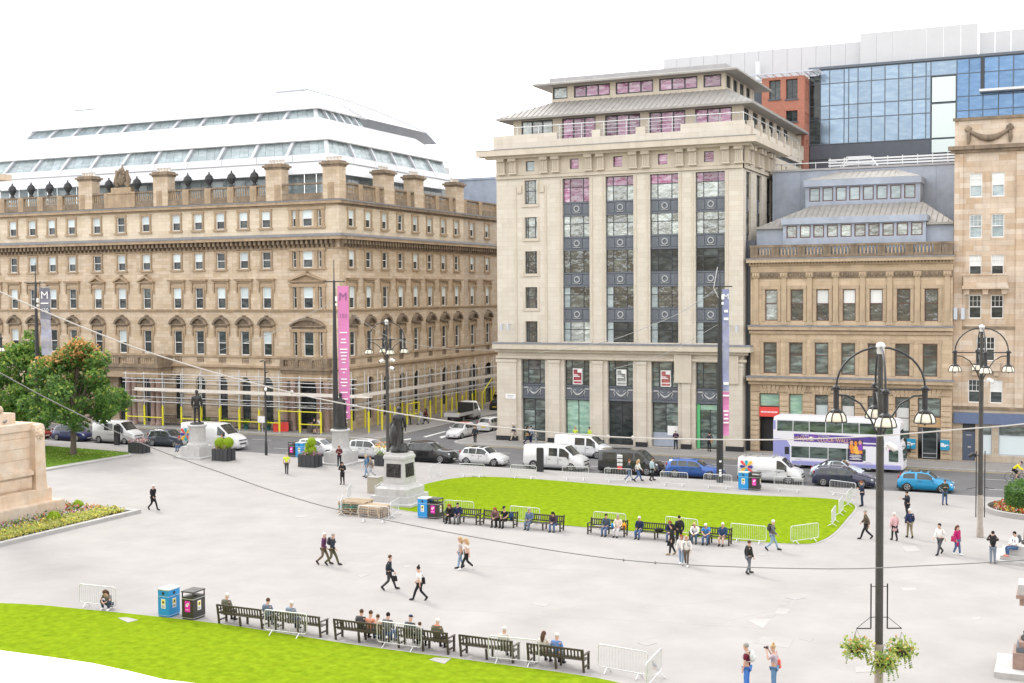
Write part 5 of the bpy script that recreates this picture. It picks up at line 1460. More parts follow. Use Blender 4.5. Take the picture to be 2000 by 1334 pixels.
# street cabinets
for px, py, lab in ((1055,921,'black information post on the kerb in front of the white crew van'),(229,869,'black information post on the kerb before the white van at the left')):
    g = G(px, py); t = thing('information_post', lab, 'post', g)
    m_ = MB(); m_.box(-0.26,0.26,-0.16,0.16,0,1.9); m_.obj('cabinet', iron, t)
    m_ = MB(); m_.box(-0.24,0.24,-0.14,0.14,1.9,1.98); m_.obj('cap', iron_grey, t)

# ================================================================= vehicles
def lerp(a, b, t): return a+(b-a)*t
class Loft:
    """car body: stations (t, z_belt, z_top, w_belt, w_top) from the rear (t=0) to the nose (t=1)"""
    def __init__(s, L, W, H, st, sill=0.2, mid=0.52):
        s.L, s.W, s.H, s.st, s.sill, s.mid = L, W, H, st, sill, mid
    def ring(s, t):
        st = s.st
        for a, b in zip(st[:-1], st[1:]):
            if t <= b[0]: break
        k = (t-a[0])/(b[0]-a[0]) if b[0] > a[0] else 0
        q = [lerp(x, y, max(0, min(1, k))) for x, y in zip(a, b)]
        h = s.W/2; zb, zt = q[1]*s.H, q[2]*s.H
        e = 1-0.16*max(0, (abs(t-0.5)-0.36)/0.14)**2
        return [(h*0.93*e, s.sill), (h*e, min(s.mid, zb*0.75)), (h*q[3]*e, zb), (h*q[4]*e, zt), (h*q[4]*0.55*e, zt+0.03*(1 if q[4] > 0.3 else 0.5)), (0, zt+0.045)]
    def x(s, t): return (t-0.5)*s.L
    def body(s):
        mb = MB(); rs = []
        for q in s.st:
            r = s.ring(q[0]); x = s.x(q[0])
            rs.append([(x, -y, z) for y, z in r]+[(x, y, z) for y, z in r[-2::-1]])
        n = len(rs[0]); vs = [p for r in rs for p in r]; fs = []
        for i in range(len(rs)-1):
            for j in range(n-1): fs.append((i*n+j, (i+1)*n+j, (i+1)*n+j+1, i*n+j+1))
            fs.append((i*n+n-1, (i+1)*n+n-1, (i+1)*n, i*n))
        fs.append(tuple(range(n))); fs.append(tuple(range(len(vs)-1, len(vs)-n-1, -1)))
        return mb.add(vs, fs, 0, True)
    def side(s, ta, tb, lo, hi, off=0.012, n=4, m=0, sgn=1, ra=2, rb=3):
        """a panel on the flank between ring points ra and rb"""
        mb = MB(); bot, top = [], []
        for i in range(n+1):
            t = lerp(ta, tb, i/n); r = s.ring(t); x = s.x(t)
            a, b = r[ra], r[rb]
            f = lambda k: (x, sgn*(lerp(a[0], b[0], k)+off), lerp(a[1], b[1], k)+off*0.2)
            bot.append(f(lo)); top.append(f(hi))
        for i in range(n):
            q = [bot[i], bot[i+1], top[i+1], top[i]]
            mb.add(q if sgn < 0 else q[::-1], [(0,1,2,3)])
        return mb
    def top(s, ta, tb, k=0.88, off=0.014, n=3):
        mb = MB(); rows = []
        for i in range(n+1):
            t = lerp(ta, tb, i/n); r = s.ring(t); x = s.x(t)
            d = (s.ring(min(1, tb))[3][1]-s.ring(ta)[3][1]); nx = off*(1 if d < 0 else -1)
            row = [(x+nx, -r[3][0]*k, r[3][1]+off), (x+nx, -r[4][0], r[4][1]+off), (x+nx, 0, r[5][1]+off), (x+nx, r[4][0], r[4][1]+off), (x+nx, r[3][0]*k, r[3][1]+off)]
            rows.append(row)
        for i in range(n):
            for j in range(4): mb.add([rows[i][j], rows[i+1][j], rows[i+1][j+1], rows[i][j+1]], [(0,1,2,3)], 0, True)
        return mb
PROF = {
 'hatch': [(0,.50,.53,.86,.74),(.012,.56,.62,.93,.78),(.03,.60,.68,.95,.76),(.12,.63,.93,.97,.70),(.22,.63,.985,.98,.73),(.42,.62,1.0,.98,.75),(.545,.62,.965,.98,.74),(.70,.61,.655,.97,.84),(.80,.575,.62,.96,.82),(.92,.50,.545,.93,.76),(.985,.40,.44,.86,.66),(1,.32,.35,.8,.6)],
 'estate': [(0,.50,.55,.88,.78),(.012,.58,.68,.94,.80),(.035,.62,.80,.96,.77),(.075,.64,.955,.97,.72),(.2,.64,.99,.98,.75),(.42,.63,1.0,.98,.76),(.54,.63,.965,.98,.75),(.70,.62,.66,.97,.84),(.82,.58,.62,.96,.82),(.93,.51,.55,.93,.76),(.985,.41,.45,.86,.66),(1,.33,.36,.8,.6)],
 'suv': [(0,.52,.56,.88,.78),(.012,.58,.66,.94,.80),(.03,.60,.76,.96,.77),(.09,.61,.95,.97,.72),(.2,.61,.99,.98,.76),(.42,.60,1.0,.98,.77),(.55,.60,.965,.98,.76),(.69,.605,.65,.97,.86),(.82,.58,.625,.96,.84),(.93,.53,.575,.93,.78),(.985,.44,.48,.87,.7),(1,.36,.4,.82,.64)],
 'van': [(0,.46,.90,.95,.86),(.006,.48,.955,.97,.87),(.03,.50,.985,.98,.88),(.3,.51,1.0,.98,.89),(.60,.51,.995,.98,.88),(.68,.51,.965,.98,.85),(.835,.52,.60,.97,.86),(.90,.50,.56,.95,.82),(.97,.43,.48,.90,.74),(.992,.34,.38,.86,.68),(1,.27,.3,.82,.64)],
 'beetle': [(0,.40,.43,.78,.62),(.02,.50,.54,.86,.66),(.10,.58,.63,.93,.66),(.20,.62,.72,.96,.66),(.30,.63,.90,.97,.64),(.42,.63,.985,.98,.68),(.52,.63,.99,.98,.70),(.60,.63,.94,.98,.70),(.72,.63,.68,.96,.74),(.82,.58,.62,.93,.7),(.92,.47,.52,.88,.62),(.98,.36,.40,.8,.52),(1,.3,.32,.74,.48)],
}
wheel_cache = {}
def wheel_parts(r):
    if r not in wheel_cache:
        t = MB(); t.lathe((0,0,0),[(r*0.62,-0.1),(r*0.95,-0.105),(r,-0.07),(r,0.07),(r*0.95,0.105),(r*0.62,0.1)],18)
        t.v = [(v[0], v[2], v[1]) for v in t.v]; t.f = [f[::-1] for f in t.f]
        a = MB(); a.cyl((0,-0.1,0),(0,-0.085,0),r*0.18,n=8,smooth=False)
        for k in range(5):
            th = 2*math.pi*k/5+0.3; c, s_ = math.cos(th), math.sin(th)
            for sg in (-1, 1):
                y = sg*0.108
                p = [(c*r*0.1-s_*r*0.1,y,s_*r*0.1+c*r*0.1),(c*r*0.6-s_*r*0.07,y,s_*r*0.6+c*r*0.07),(c*r*0.6+s_*r*0.07,y,s_*r*0.6-c*r*0.07),(c*r*0.1+s_*r*0.1,y,s_*r*0.1-c*r*0.1)]
                a.slab(p if sg > 0 else p[::-1], 0.02)
        for sg in (-1, 1):
            pts = [(r*0.6*math.cos(q*0.393),sg*0.1,r*0.6*math.sin(q*0.393)) for q in range(16)]; a.tube(pts, r*0.055, 5, closed=True)
        d = MB(); d.cyl((0,-0.06,0),(0,0.06,0),r*0.58,n=14,smooth=False)
        wheel_cache[r] = (t.mesh('tyre', rubber), a.mesh('rim', alloy), d.mesh('brake_disc', trim_k))
    return wheel_cache[r]
def wheels(root, xs, y, r):
    t, a, d = wheel_parts(r)
    for x in xs:
        for s in (-1, 1):
            w = put(d, 'wheel', root, (x, s*y, r)); put(t, 'tyre', w); put(a, 'rim', w)
            ar = MB(); k = 14
            pts = [(x+(r+0.07)*math.cos(math.pi*i/k), s*(y+0.075), r+(r+0.07)*math.sin(math.pi*i/k)) for i in range(k+1)]
            base = [(x+(r+0.07), s*(y+0.075), 0.2), (x-(r+0.07), s*(y+0.075), 0.2)]
            q = pts+[base[1], base[0]]
            ar.add(q if s > 0 else q[::-1], [tuple(range(len(q)))][::1]); ar.obj('wheel_arch', trim_k, root)
def car(name, label, cat, x, y, heading, style, L, W, H, pm, roofm=None, wins=None, r=0.33, doors=((.30,.46),(.47,.66)), rails=False, group='parked cars', rear_glass=True, z=-0.12, plate=True, tailh=0.72, axle=(.185,.805)):
    root = thing(name, label, cat, (x, y, z), heading, group)
    lf = Loft(L, W, H, PROF[style], 0.19 if style != 'van' else 0.22)
    lf.body().obj('body', pm, root)
    if roofm: lf.top(.13, .53, 1.0, 0.006, 6).obj('roof', roofm, root)
    m_ = MB(); m_.box(-L*0.47, L*0.47, -W*0.455, W*0.455, 0.14, 0.24); m_.obj('underbody', trim_k, root)
    van = style == 'van'
    if wins is None:
        wins = [(.11,.22,.1,.82),(.235,.395,.08,.86),(.41,.63,.08,.86)] if not van else [(.60,.765,.12,.84)]
    for s in (-1, 1):
        for a, b, lo, hi in wins: lf.side(a, b, lo, hi, sgn=s, n=6).obj('side_window', glass_car, root)
        for a, b in doors:
            d = lf.side(a, b, 0.02, 0.97, off=0.009, sgn=s, ra=1, rb=2).obj('door', pm, root)
            t = lerp(a, b, 0.1); q = lf.ring(t); h = MB(); h.box(lf.x(t)-0.0, lf.x(t)+0.2, s*(q[2][0]+0.01)-0.02, s*(q[2][0]+0.01)+0.02, q[2][1]-0.14, q[2][1]-0.1); h.obj('handle', trim_k, d)
            for tt in (a, b):                       # shut lines
                e = lf.side(tt-0.0016, tt+0.0016, 0.0, 1.0, off=0.0105, n=1, sgn=s, ra=1, rb=2); e.obj('door_gap', trim_k, d)
        q = lf.ring(.66 if not van else .77); mx = lf.x(.645 if not van else .765)
        h = MB(); h.ball((mx, s*(q[2][0]+0.11), q[2][1]+0.1), 0.07, 0.12, 0.09 if not van else 0.15, 8, 5); h.obj('wing_mirror', pm if not van else trim_k, root)
        fx = lf.x(.955 if not van else .955); q = lf.ring(.955)
        h = MB(); h.ball((fx-0.05, s*q[2][0]*0.86, q[2][1]-0.03), 0.2 if not van else 0.14, 0.13, 0.085 if not van else 0.15, 8, 5); h.obj('headlight', lamp_clear, root)
        q = lf.ring(.012); h = MB(); h.ball((lf.x(.018), s*q[2][0]*0.93, tailh*H if not van else 0.42*H), 0.06, 0.06, 0.12 if not van else 0.24, 8, 5); h.obj('tail_light', lamp_red, root)
    ws = (.56,.69) if not van else (.69,.83)
    if style == 'beetle': ws = (.605,.715)
    lf.top(ws[0], ws[1], 0.9).obj('windscreen', glass_car, root)
    if rear_glass and not van: lf.top(.028, .115 if style != 'estate' else .07, 0.86).obj('rear_window', glass_car, root)
    if van and rear_glass:
        m_ = MB()
        for s in (-1, 1): m_.box(-L/2-0.012, -L/2+0.02, s*W*0.06, s*W*0.33, H*0.62, H*0.85)
        m_.obj('rear_window', glass_car, root)
    m_ = MB(); m_.box(L/2-0.1, L/2+0.012, -W*0.24, W*0.24, 0.3*H*0.75, 0.37*H*0.75); m_.box(L/2-0.2, L/2-0.02, -W*0.28, W*0.28, 0.42*H*0.85, 0.47*H*0.85); m_.obj('grille', trim_k, root)
    m_ = MB(); m_.box(-L/2-0.03, -L/2+0.12, -W*0.42, W*0.42, 0.22, 0.46); m_.obj('bumper', trim_k if (van or roofm) else pm, root)
    m_ = MB(); m_.box(-L/2-0.04, -L/2-0.01, -0.26, 0.26, 0.5, 0.62); m_.obj('number_plate', plate_y, root)
    m_ = MB(); m_.box(L/2, L/2+0.025, -0.26, 0.26, 0.3, 0.41); m_.obj('number_plate', plate_w, root)
    if style in ('suv', 'hatch', 'estate') and rails:
        for s in (-1, 1):
            q = lf.ring(.3); m_ = MB(); m_.tube([(lf.x(.14),s*q[3][0]*.96,H*.965),(lf.x(.3),s*q[3][0]*.96,H*1.02),(lf.x(.5),s*q[3][0]*.96,H*1.0)],0.025,5); m_.obj('roof_rail', alloy if rails != 'k' else trim_k, root)
    wheels(root, (lf.x(axle[0]), lf.x(axle[1])), W/2-0.1, r)
    return root, lf
def between(pl, pr, y):
    """centre and length of a vehicle whose near flank at depth y spans photo pixels pl..pr"""
    a, b = ray(pl, 880), ray(pr, 880)
    xa, xb = a.x*y/a.y, b.x*y/b.y
    return (xa+xb)/2, xb-xa
navy = paint('navy_car_paint', (0.012,0.016,0.05)); royal = paint('royal_blue_paint', (0.015,0.025,0.12)); slate = paint('slate_blue_paint', (0.045,0.055,0.08))
white = paint('white_car_paint', (0.60,0.605,0.61)); black = paint('black_car_paint', (0.012,0.013,0.015)); silver = paint('silver_paint', (0.52,0.54,0.56), 0.4)
mid_blue = paint('metallic_blue_paint', (0.03,0.10,0.36), 0.25); cyan = paint('turquoise_paint', (0.01,0.26,0.50), 0.1); pale_blue = paint('pale_blue_paint', (0.50,0.58,0.62), 0.1); roof_k = paint('black_roof_paint', (0.02,0.02,0.022)); van_grey = paint('off_white_paint', (0.64,0.65,0.66))
YL = 93.75+0.1                        # near flank line of the parked row
def parked(pl, pr, W): 
    c, L = between(pl, pr, YL); return c, YL+W/2
c, L = between(91,171,YL); car('parked_car', 'dark blue crossover car with silver roof rails parked behind the tree trunk', 'car', c, YL+0.9, 0, 'hatch', 4.4, 1.82, 1.58, royal, rails=True, r=0.35)
car('parked_car', 'red car at the left end of the parked row, mostly hidden by the column base', 'car', c-5.6, YL+0.9, 0, 'hatch', 4.1, 1.76, 1.48, paint('dark_red_paint', (0.3,0.02,0.03)))
c, L = between(171,266,YL); vA, lfA = car('parked_van', 'white panel van with grey bumper parked right of the tree', 'van', c, YL+1.0, 0, 'van', 5.4, 2.0, 2.25, white, r=0.34, doors=((.60,.775),), wins=[(.61,.77,.12,.84),(.32,.52,.18,.8)])
c, L = between(278,362,YL); car('parked_car', 'slate grey crossover car parked beside the flower-logo van', 'car', c, YL+0.9, 0, 'suv', 4.5, 1.82, 1.62, slate, r=0.35)
c, L = between(345,467,YL); vB, lfB = car('parked_van', 'long white van with petal logo parked behind the leftmost statue', 'van', c, YL+1.05, 0, 'van', 6.9, 2.0, 2.5, white, r=0.36, doors=((.66,.80),), wins=[(.66,.79,.12,.84)])
c, L = between(577,655,YL); car('parked_car', 'plain white estate car parked behind the blue and black bins', 'car', c, YL+0.9, 0, 'estate', 4.4, 1.78, 1.5, white)
c, L = between(676,757,YL); car('parked_car', 'white SUV with alloy wheels between the two right-hand statues', 'car', c, YL+0.92, 0, 'suv', 4.45, 1.84, 1.70, white, r=0.36, rails='k')
c, L = between(785,878,YL); car('parked_car', 'black SUV parked behind the tall bronze statue', 'car', c, YL+0.95, 0, 'suv', 4.75, 1.92, 1.72, black, r=0.38, rails='k')
c, L = between(890,985,YL); car('parked_car', 'white crossover car with a black roof parked behind the crowd barriers', 'car', c, YL+0.9, 0, 'hatch', 4.25, 1.78, 1.56, white, roofm=roof_k, r=0.35)
c, L = between(1016,1142,YL); vC, lfC = car('parked_van', 'white crew van with side windows parked by the black information post', 'van', c, YL+1.0, 0, 'van', 5.5, 2.0, 2.05, white, r=0.35, wins=[(.61,.77,.12,.84),(.44,.58,.16,.82)], doors=((.41,.59),(.60,.775)))
c, L = between(1158,1295,YL); vD, lfD = car('parked_van', 'black panel van with a white and red stripe down its side', 'van', c, YL+0.98, 0, 'van', 5.3, 1.95, 1.95, black, r=0.34, wins=[(.61,.77,.12,.84),(.38,.58,.2,.8),(.08,.3,.2,.8)], doors=((.36,.585),(.60,.775)))
c, L = between(1297,1408,YL); car('parked_car', 'metallic blue estate car parked beside the banner mast', 'car', c, YL+0.9, 0, 'estate', 4.6, 1.8, 1.45, mid_blue, r=0.34)
c, L = between(1436,1568,YL); vE, lfE = car('parked_van', 'white van with petal logo and roof bars parked behind the far bins', 'van', c, YL+0.98, 0, 'van', 5.0, 1.92, 1.95, white, r=0.34, doors=((.62,.785),), wins=[(.62,.775,.12,.84)])
c, L = between(1585,1708,YL); nv, lfN = car('parked_car', 'navy estate car with roof bars parked left of the near lamp post', 'car', c, YL+0.9, 0, 'estate', 4.6, 1.8, 1.46, navy, r=0.34, rails=True)
m_ = MB()
for x in (-1.1,-0.1): m_.box(x-0.04,x+0.04,-0.62,0.62,1.5,1.55)
m_.obj('roof_bars', alloy, nv)
c, L = between(1752,1862,YL); car('parked_car', 'turquoise small hatchback with a black roof', 'car', c, YL+0.86, 0, 'hatch', 3.95, 1.72, 1.47, cyan, roofm=roof_k, r=0.34, doors=((.36,.66),), wins=[(.11,.32,.1,.8),(.36,.63,.08,.86)])
# second row: traffic
c, L = between(1078,1190,101.7); car('silver_van', 'silver white van driving past the tall pale building', 'van', c, 102.6, 0, 'van', 5.2, 1.95, 2.0, van_grey, r=0.34, wins=[(.61,.77,.12,.84),(.40,.58,.16,.82)], doors=((.39,.59),(.60,.775)), group='traffic')
c, L = between(1578,1688,97.8); bt, lfb = car('convertible_car', 'pale blue round convertible car with black soft top driving beside the bus', 'car', c, 98.7, 0, 'beetle', 4.1, 1.72, 1.48, pale_blue, r=0.33, doors=((.38,.66),), wins=[(.33,.43,.15,.8),(.44,.66,.1,.86)], group='traffic', tailh=0.5)
lfb.top(.17,.60,1.06,0.02,8).obj('soft_top', trim_k, bt)
for s in (-1, 1): lfb.side(.20,.335,0.05,1.0,0.014,5,sgn=s).obj('soft_top_side', trim_k, bt)
# side street
car('white_hatchback', 'white hatchback facing the square with a reddish roof at the street mouth', 'car', -57.35, 111.6, -math.pi/2-0.05, 'hatch', 3.9, 1.7, 1.5, white, group='side street cars', roofm=P('rusty_red_roof', (0.55,0.2,0.13), 0.4))
car('white_hatchback', 'white hatchback seen from the rear beside the corner of the pale tower', 'car', -57.2, 118.6, math.pi/2, 'hatch', 4.2, 1.78, 1.5, white, group='side street cars')
car('small_white_van', 'small white van seen from its rear doors far up the side street', 'van', -61.6, 136.0, math.pi/2, 'van', 4.3, 1.75, 1.85, white, r=0.32, group='side street cars')
car('dark_car', 'dark car parked just beyond the flatbed truck', 'car', -65.9, 139.5, math.pi/2, 'hatch', 4.0, 1.7, 1.45, black, group='side street cars')
# flatbed truck
t = thing('flatbed_truck', 'flatbed truck with black headboard and white tailboard beside the scaffold', 'truck', (-64.6, 126.3, -0.12), math.pi/2)
lf = Loft(2.2, 1.95, 2.2, [(0,.5,.93,.96,.84),(.05,.52,.985,.98,.86),(.35,.52,1.0,.98,.86),(.5,.52,.97,.98,.84),(.8,.53,.6,.97,.84),(.93,.48,.53,.93,.78),(.99,.36,.4,.86,.68),(1,.3,.33,.8,.62)], 0.3)
m_ = lf.body(); m_.v = [(a+1.9,b,c) for a,b,c in m_.v]; m_.obj('cab', white, t)
for nm, q in (('windscreen', lf.top(.52,.79,0.9)), ('side_window', lf.side(.12,.62,.12,.84,sgn=-1)), ('side_window', lf.side(.12,.62,.12,.84,sgn=1))):
    q.v = [(a+1.9,b,c) for a,b,c in q.v]; q.obj(nm, glass_car, t)
m_ = MB(); m_.box(-2.9,0.6,-1.0,1.0,0.72,0.8); m_.box(-2.8,2.9,-0.4,0.4,0.45,0.7); m_.obj('flatbed', trim_k, t)
m_ = MB(); m_.box(0.6,0.68,-1.0,1.0,0.8,2.1); m_.obj('headboard', trim_k, t)
for s in (-1, 1):
    m_ = MB(); m_.box(-2.85,0.58,s*1.0,s*1.04,0.78,1.15); m_.obj('dropside', white, t)
m_ = MB(); m_.box(-2.94,-2.9,-1.0,1.0,0.7,1.15); m_.obj('tailboard', white, t)
m_ = MB(); m_.box(-1.9,-0.9,-0.5,0.3,0.81,0.98); m_.box(-1.2,-0.3,-0.2,0.6,0.81,0.9); m_.obj('load', yellow, t)
wheels(t, (-1.75, 2.1), 0.86, 0.36)

# petals logo and stripes on the vans
PET = [('teal_print',(0.0,0.42,0.50)),('amber_print',(0.85,0.48,0.04)),('indigo_print',(0.05,0.05,0.32)),('coral_print',(0.78,0.10,0.08))]
PET = [P(n, c_, 0.4) for n, c_ in PET]
def petal_logo(root, x, y, z, R_):
    m_ = MB()
    for k in range(8):
        a = math.pi/2-k*math.pi/4; mi = [0,1,2,3][k % 4]
        c, s = math.cos(a), math.sin(a); L_ = R_*(1 if k % 2 else 0.82); w = R_*0.2
        poly = [(R_*0.2,-w*0.45),(L_-w,-w)]+[(L_-w+w*math.cos(q), w*math.sin(q)) for q in (-.8,-.3,.3,.8)]+[(L_-w,w),(R_*0.2,w*0.45)]
        m_.add([(x+p*c-q*s, y, z+p*s+q*c) for p, q in poly], [tuple(range(len(poly)))], mi)
    m_.obj('petal_logo', PET, root)
petal_logo(vB, -2.62, -1.0-0.035, 1.35, 0.78); petal_logo(vE, -1.75, -0.96-0.03, 1.2, 0.62)
m_ = MB()
for k in range(3): m_.box(-0.9+k*0.0, -0.45, -0.99, -0.975, 1.35-0.33*k, 1.62-0.33*k, 0)
m_.box(-0.88,-0.47,-1.0,-0.98,0.4,0.66,1); m_.obj('side_stripe', [print_w, sign_red], vD)
m_ = MB()
for k in range(5): m_.box(-0.86, -0.5+0.02*(k % 2), -0.998, -0.99, 1.42-0.17*k, 1.46-0.17*k)
m_.obj('stripe_text', print_k, vD)
m_ = MB(); m_.box(-0.9,0.2,-0.985,-0.972,0.95,1.0); m_.box(-0.9,-0.2,-0.985,-0.972,0.85,0.88); m_.box(0.5,1.1,-0.985,-0.972,0.95,1.0); m_.obj('van_lettering', panel_sv, vE)
m_ = MB(); m_.box(-0.6,0.4,-1.012,-0.998,0.92,0.98); m_.obj('van_lettering', panel_sv, vA)
m_ = MB()
for x in (-1.9,-0.9,0.3): m_.box(x-0.04,x+0.04,-0.78,0.78,1.98,2.03)
for s in (-1, 1): m_.box(-2.1,0.5,s*0.74-0.03,s*0.74+0.03,2.03,2.07)
m_.obj('roof_rack', alloy, vE)

# ================================================================= double-decker bus
bus_w = P('bus_white', (0.74,0.735,0.78), 0.3); bus_l = P('bus_lavender', (0.30,0.31,0.60), 0.3); bus_p = P('bus_lilac', (0.62,0.55,0.78), 0.3); ad_p = P('ad_purple', (0.075,0.05,0.24), 0.45, var=0.4, nscale=1.5, col2=(0.16,0.07,0.36), c2s=0.5)
glass_bus = glass('bus_glass', (0.03,0.045,0.04), (0.13,0.17,0.15), wob=0.03, ior=1.6, rand=0.2, two=0.5)
c, L = between(1507,1766,102.6)
BLn = 10.6
bus = thing('double_decker_bus', 'white and lavender double-decker bus with a purple film advert on its side', 'bus', (c, 103.9, -0.12), 0.0)
def sect(w, z0, z1, r=0.22, n=4):
    p = [(-w, z0)]
    for i in range(n+1): a = math.pi-(math.pi/2)*i/n; p.append((-w+r+r*math.cos(a), z1-r+r*math.sin(a)))
    for i in range(n+1): a = math.pi/2-(math.pi/2)*i/n; p.append((w-r+r*math.cos(a), z1-r+r*math.sin(a)))
    return p+[(w, z0)]
st = [(-BLn/2,1.13,4.12,0.35),(-BLn/2+0.06,1.2,4.28,0.3),(-BLn/2+0.25,1.25,4.36,0.25),(BLn/2-0.75,1.25,4.36,0.25),(BLn/2-0.45,1.22,4.30,0.3),(BLn/2-0.26,1.16,4.05,0.35)]
m_ = MB(); rs = [[(x,y,z) for y,z in sect(w,0.30,z1,r)] for x,w,z1,r in st]
st2 = (BLn/2-0.02, 1.1)
n = len(rs[0]); vs = [p for r in rs for p in r]; fs = []
for i in range(len(rs)-1):
    for j in range(n): fs.append((i*n+j, i*n+(j+1) % n, (i+1)*n+(j+1) % n, (i+1)*n+j))
fs.append(tuple(range(n))); fs.append(tuple(range(len(vs)-1, len(vs)-n-1, -1)))
m_.add(vs, [f[::-1] for f in fs], 0, False); m_.obj('body', bus_w, bus)
m_ = MB(); m_.prism([(BLn/2-0.3,0.3),(BLn/2,0.32),(BLn/2+0.02,1.0),(BLn/2-0.06,1.9),(BLn/2-0.12,2.3),(BLn/2-0.3,2.5)], -1.12, 1.12); m_.obj('nose', bus_w, bus)
m_ = MB(); m_.prism([(BLn/2-0.1,0.95),(BLn/2+0.035,0.98),(BLn/2-0.05,1.92),(BLn/2-0.15,1.92)], -1.03, 1.03); m_.obj('windscreen', glass_bus, bus)
m_ = MB(); m_.prism([(BLn/2-0.4,2.75),(BLn/2-0.2,2.75),(BLn/2-0.3,3.95),(BLn/2-0.5,3.95)], -1.0, 1.0); m_.obj('upper_windscreen', glass_bus, bus)
for s in (-1, 1):
    y0, y1 = (s*1.245, s*1.262)
    fx = lambda f: -BLn/2+f*BLn
    for k in range(7):
        a, b = 0.035+k*0.128, 0.035+(k+1)*0.128-0.006
        g = MB(); g.box(fx(a), fx(min(b, .928)), y0, y1, 3.12, 4.0); g.obj('upper_window', glass_bus, bus)
    for k in range(4):
        a, b = 0.148+k*0.145, 0.148+(k+1)*0.145-0.006
        g = MB(); g.box(fx(a), fx(b), y0, y1, 0.92, 1.86); g.obj('lower_window', glass_bus, bus)
    g = MB(); g.box(fx(.895), fx(.965), y0-s*0.04, y1, 0.95, 1.9); g.obj('cab_window', glass_bus, bus)
    g = MB(); g.box(fx(.095), fx(.13), y0, y1, 1.15, 1.78); g.obj('engine_grille', trim_k, bus)
    g = MB(); g.prism([(fx(0.003),0.42),(fx(.137),0.42),(fx(.137),1.9),(fx(.105),2.45),(fx(0.003),2.45)], min(s*1.2,s*1.256), max(s*1.2,s*1.256)); g.obj('lavender_rear_panel', bus_l, bus)
    g = MB(); g.box(fx(0.004), fx(.022), y0-s*0.02, s*1.252, 3.25, 3.98); g.obj('lavender_corner', bus_l, bus)
    g = MB(); g.box(fx(0.15), fx(.985), y0-s*0.03, s*1.254, 0.32, 0.62); g.obj('lavender_skirt', bus_l, bus)
    g = MB(); g.box(fx(0.20), fx(.98), y0-s*0.03, s*1.252, 0.625, 0.72); g.obj('lilac_line', bus_p, bus)
g = MB(); g.box(-BLn/2-0.012,-BLn/2+0.02,-1.05,1.05,0.45,2.4); g.obj('lavender_back', bus_l, bus)
fx = lambda f: -BLn/2+f*BLn
g = MB(); g.box(fx(.168), fx(.61), -1.262, -1.247, 2.28, 2.92); g.box(fx(.61), fx(.835), -1.262, -1.247, 2.42, 2.9); g.box(fx(.70), fx(.825), -1.262, -1.247, 2.13, 2.3); ad = g.obj('film_advert', ad_p, bus)
gold = P('gold_lettering', (0.80,0.50,0.22), 0.4)
def put_text(txt, size, x, z, mat, parent, wl, y=-1.268):
    t_ = text_mb(txt, size, wl); t_.obj('lettering', mat, parent, (x, y, z))
put_text('HOUSE', 0.50, fx(.262), 2.52, gold, ad, 1.35); put_text('CLOCK', 0.50, fx(.415), 2.5, gold, ad, 1.35); put_text('WALLS', 0.46, fx(.553), 2.48, gold, ad, 1.2)
put_text('THE', 0.16, fx(.18), 2.6, gold, ad, 0.3); put_text('WITH A', 0.15, fx(.338), 2.55, gold, ad, 0.26); put_text('IN ITS', 0.15, fx(.488), 2.5, gold, ad, 0.3)
put_text('Jack Black', 0.15, fx(.255), 2.82, print_w, ad, 0.9); put_text('Cate Blanchett', 0.15, fx(.40), 2.82, print_w, ad, 1.3)
g = MB(); g.box(fx(.592), fx(.70), -1.275, -1.262, 0.82, 2.62); po = g.obj('advert_poster', P('poster_night', (0.05,0.03,0.09), 0.45, var=0.4, nscale=2), bus)
g = MB()
for k, (x, z, rx, rz, mi) in enumerate(((.615,2.35,.14,.2,0),(.647,2.3,.13,.22,1),(.68,2.38,.14,.2,0),(.615,2.0,.18,.26,1),(.647,1.85,.2,.3,3),(.682,2.0,.2,.28,2),(.625,1.62,.2,.16,1),(.66,1.6,.25,.18,3),(.685,1.62,.15,.15,1))):
    pts = [(fx(x)+rx*math.cos(a*0.524), -1.282-0.001*k, z+rz*math.sin(a*0.524)) for a in range(12)]; g.add(pts, [tuple(range(12))], mi)
g.obj('poster_figures', [P('poster_flesh',(0.62,0.33,0.22),0.5), P('poster_orange',(0.75,0.26,0.04),0.5), P('poster_violet',(0.25,0.06,0.42),0.5), P('poster_gold',(0.8,0.45,0.08),0.5)], po)
g = MB()
for z, w in ((1.32,.04),(1.2,.045),(1.08,.03),(.98,.045)): g.box(fx(.646-w), fx(.646+w), -1.285, -1.276, z, z+0.05)
g.obj('poster_text', print_w, po)
g = MB(); pts = [(fx(.907)+0.24*math.cos(a*0.393), -1.262, 2.0+0.24*math.sin(a*0.393)) for a in range(16)]; g.add(pts, [tuple(range(16))]); lg = g.obj('operator_logo', P('pink_print',(0.72,0.25,0.58),0.4), bus)
put_text('f', 0.42, fx(.907), 2.0, bus_w, lg, 0.3, y=-1.266)
for s in (-1, 1):
    g = MB(); g.tube([(BLn/2-0.1,s*1.1,2.25),(BLn/2+0.25,s*1.25,2.2),(BLn/2+0.28,s*1.25,1.85)],0.035,5); g.ball((BLn/2+0.28,s*1.25,1.7),0.08,0.12,0.22,8,5); g.obj('wing_mirror', trim_k, bus)
    g = MB(); g.ball((BLn/2-0.02,s*0.85,0.62),0.06,0.18,0.1,8,5); g.obj('headlight', lamp_clear, bus)
wheels(bus, (fx(.205), fx(.742)), 1.14, 0.5)
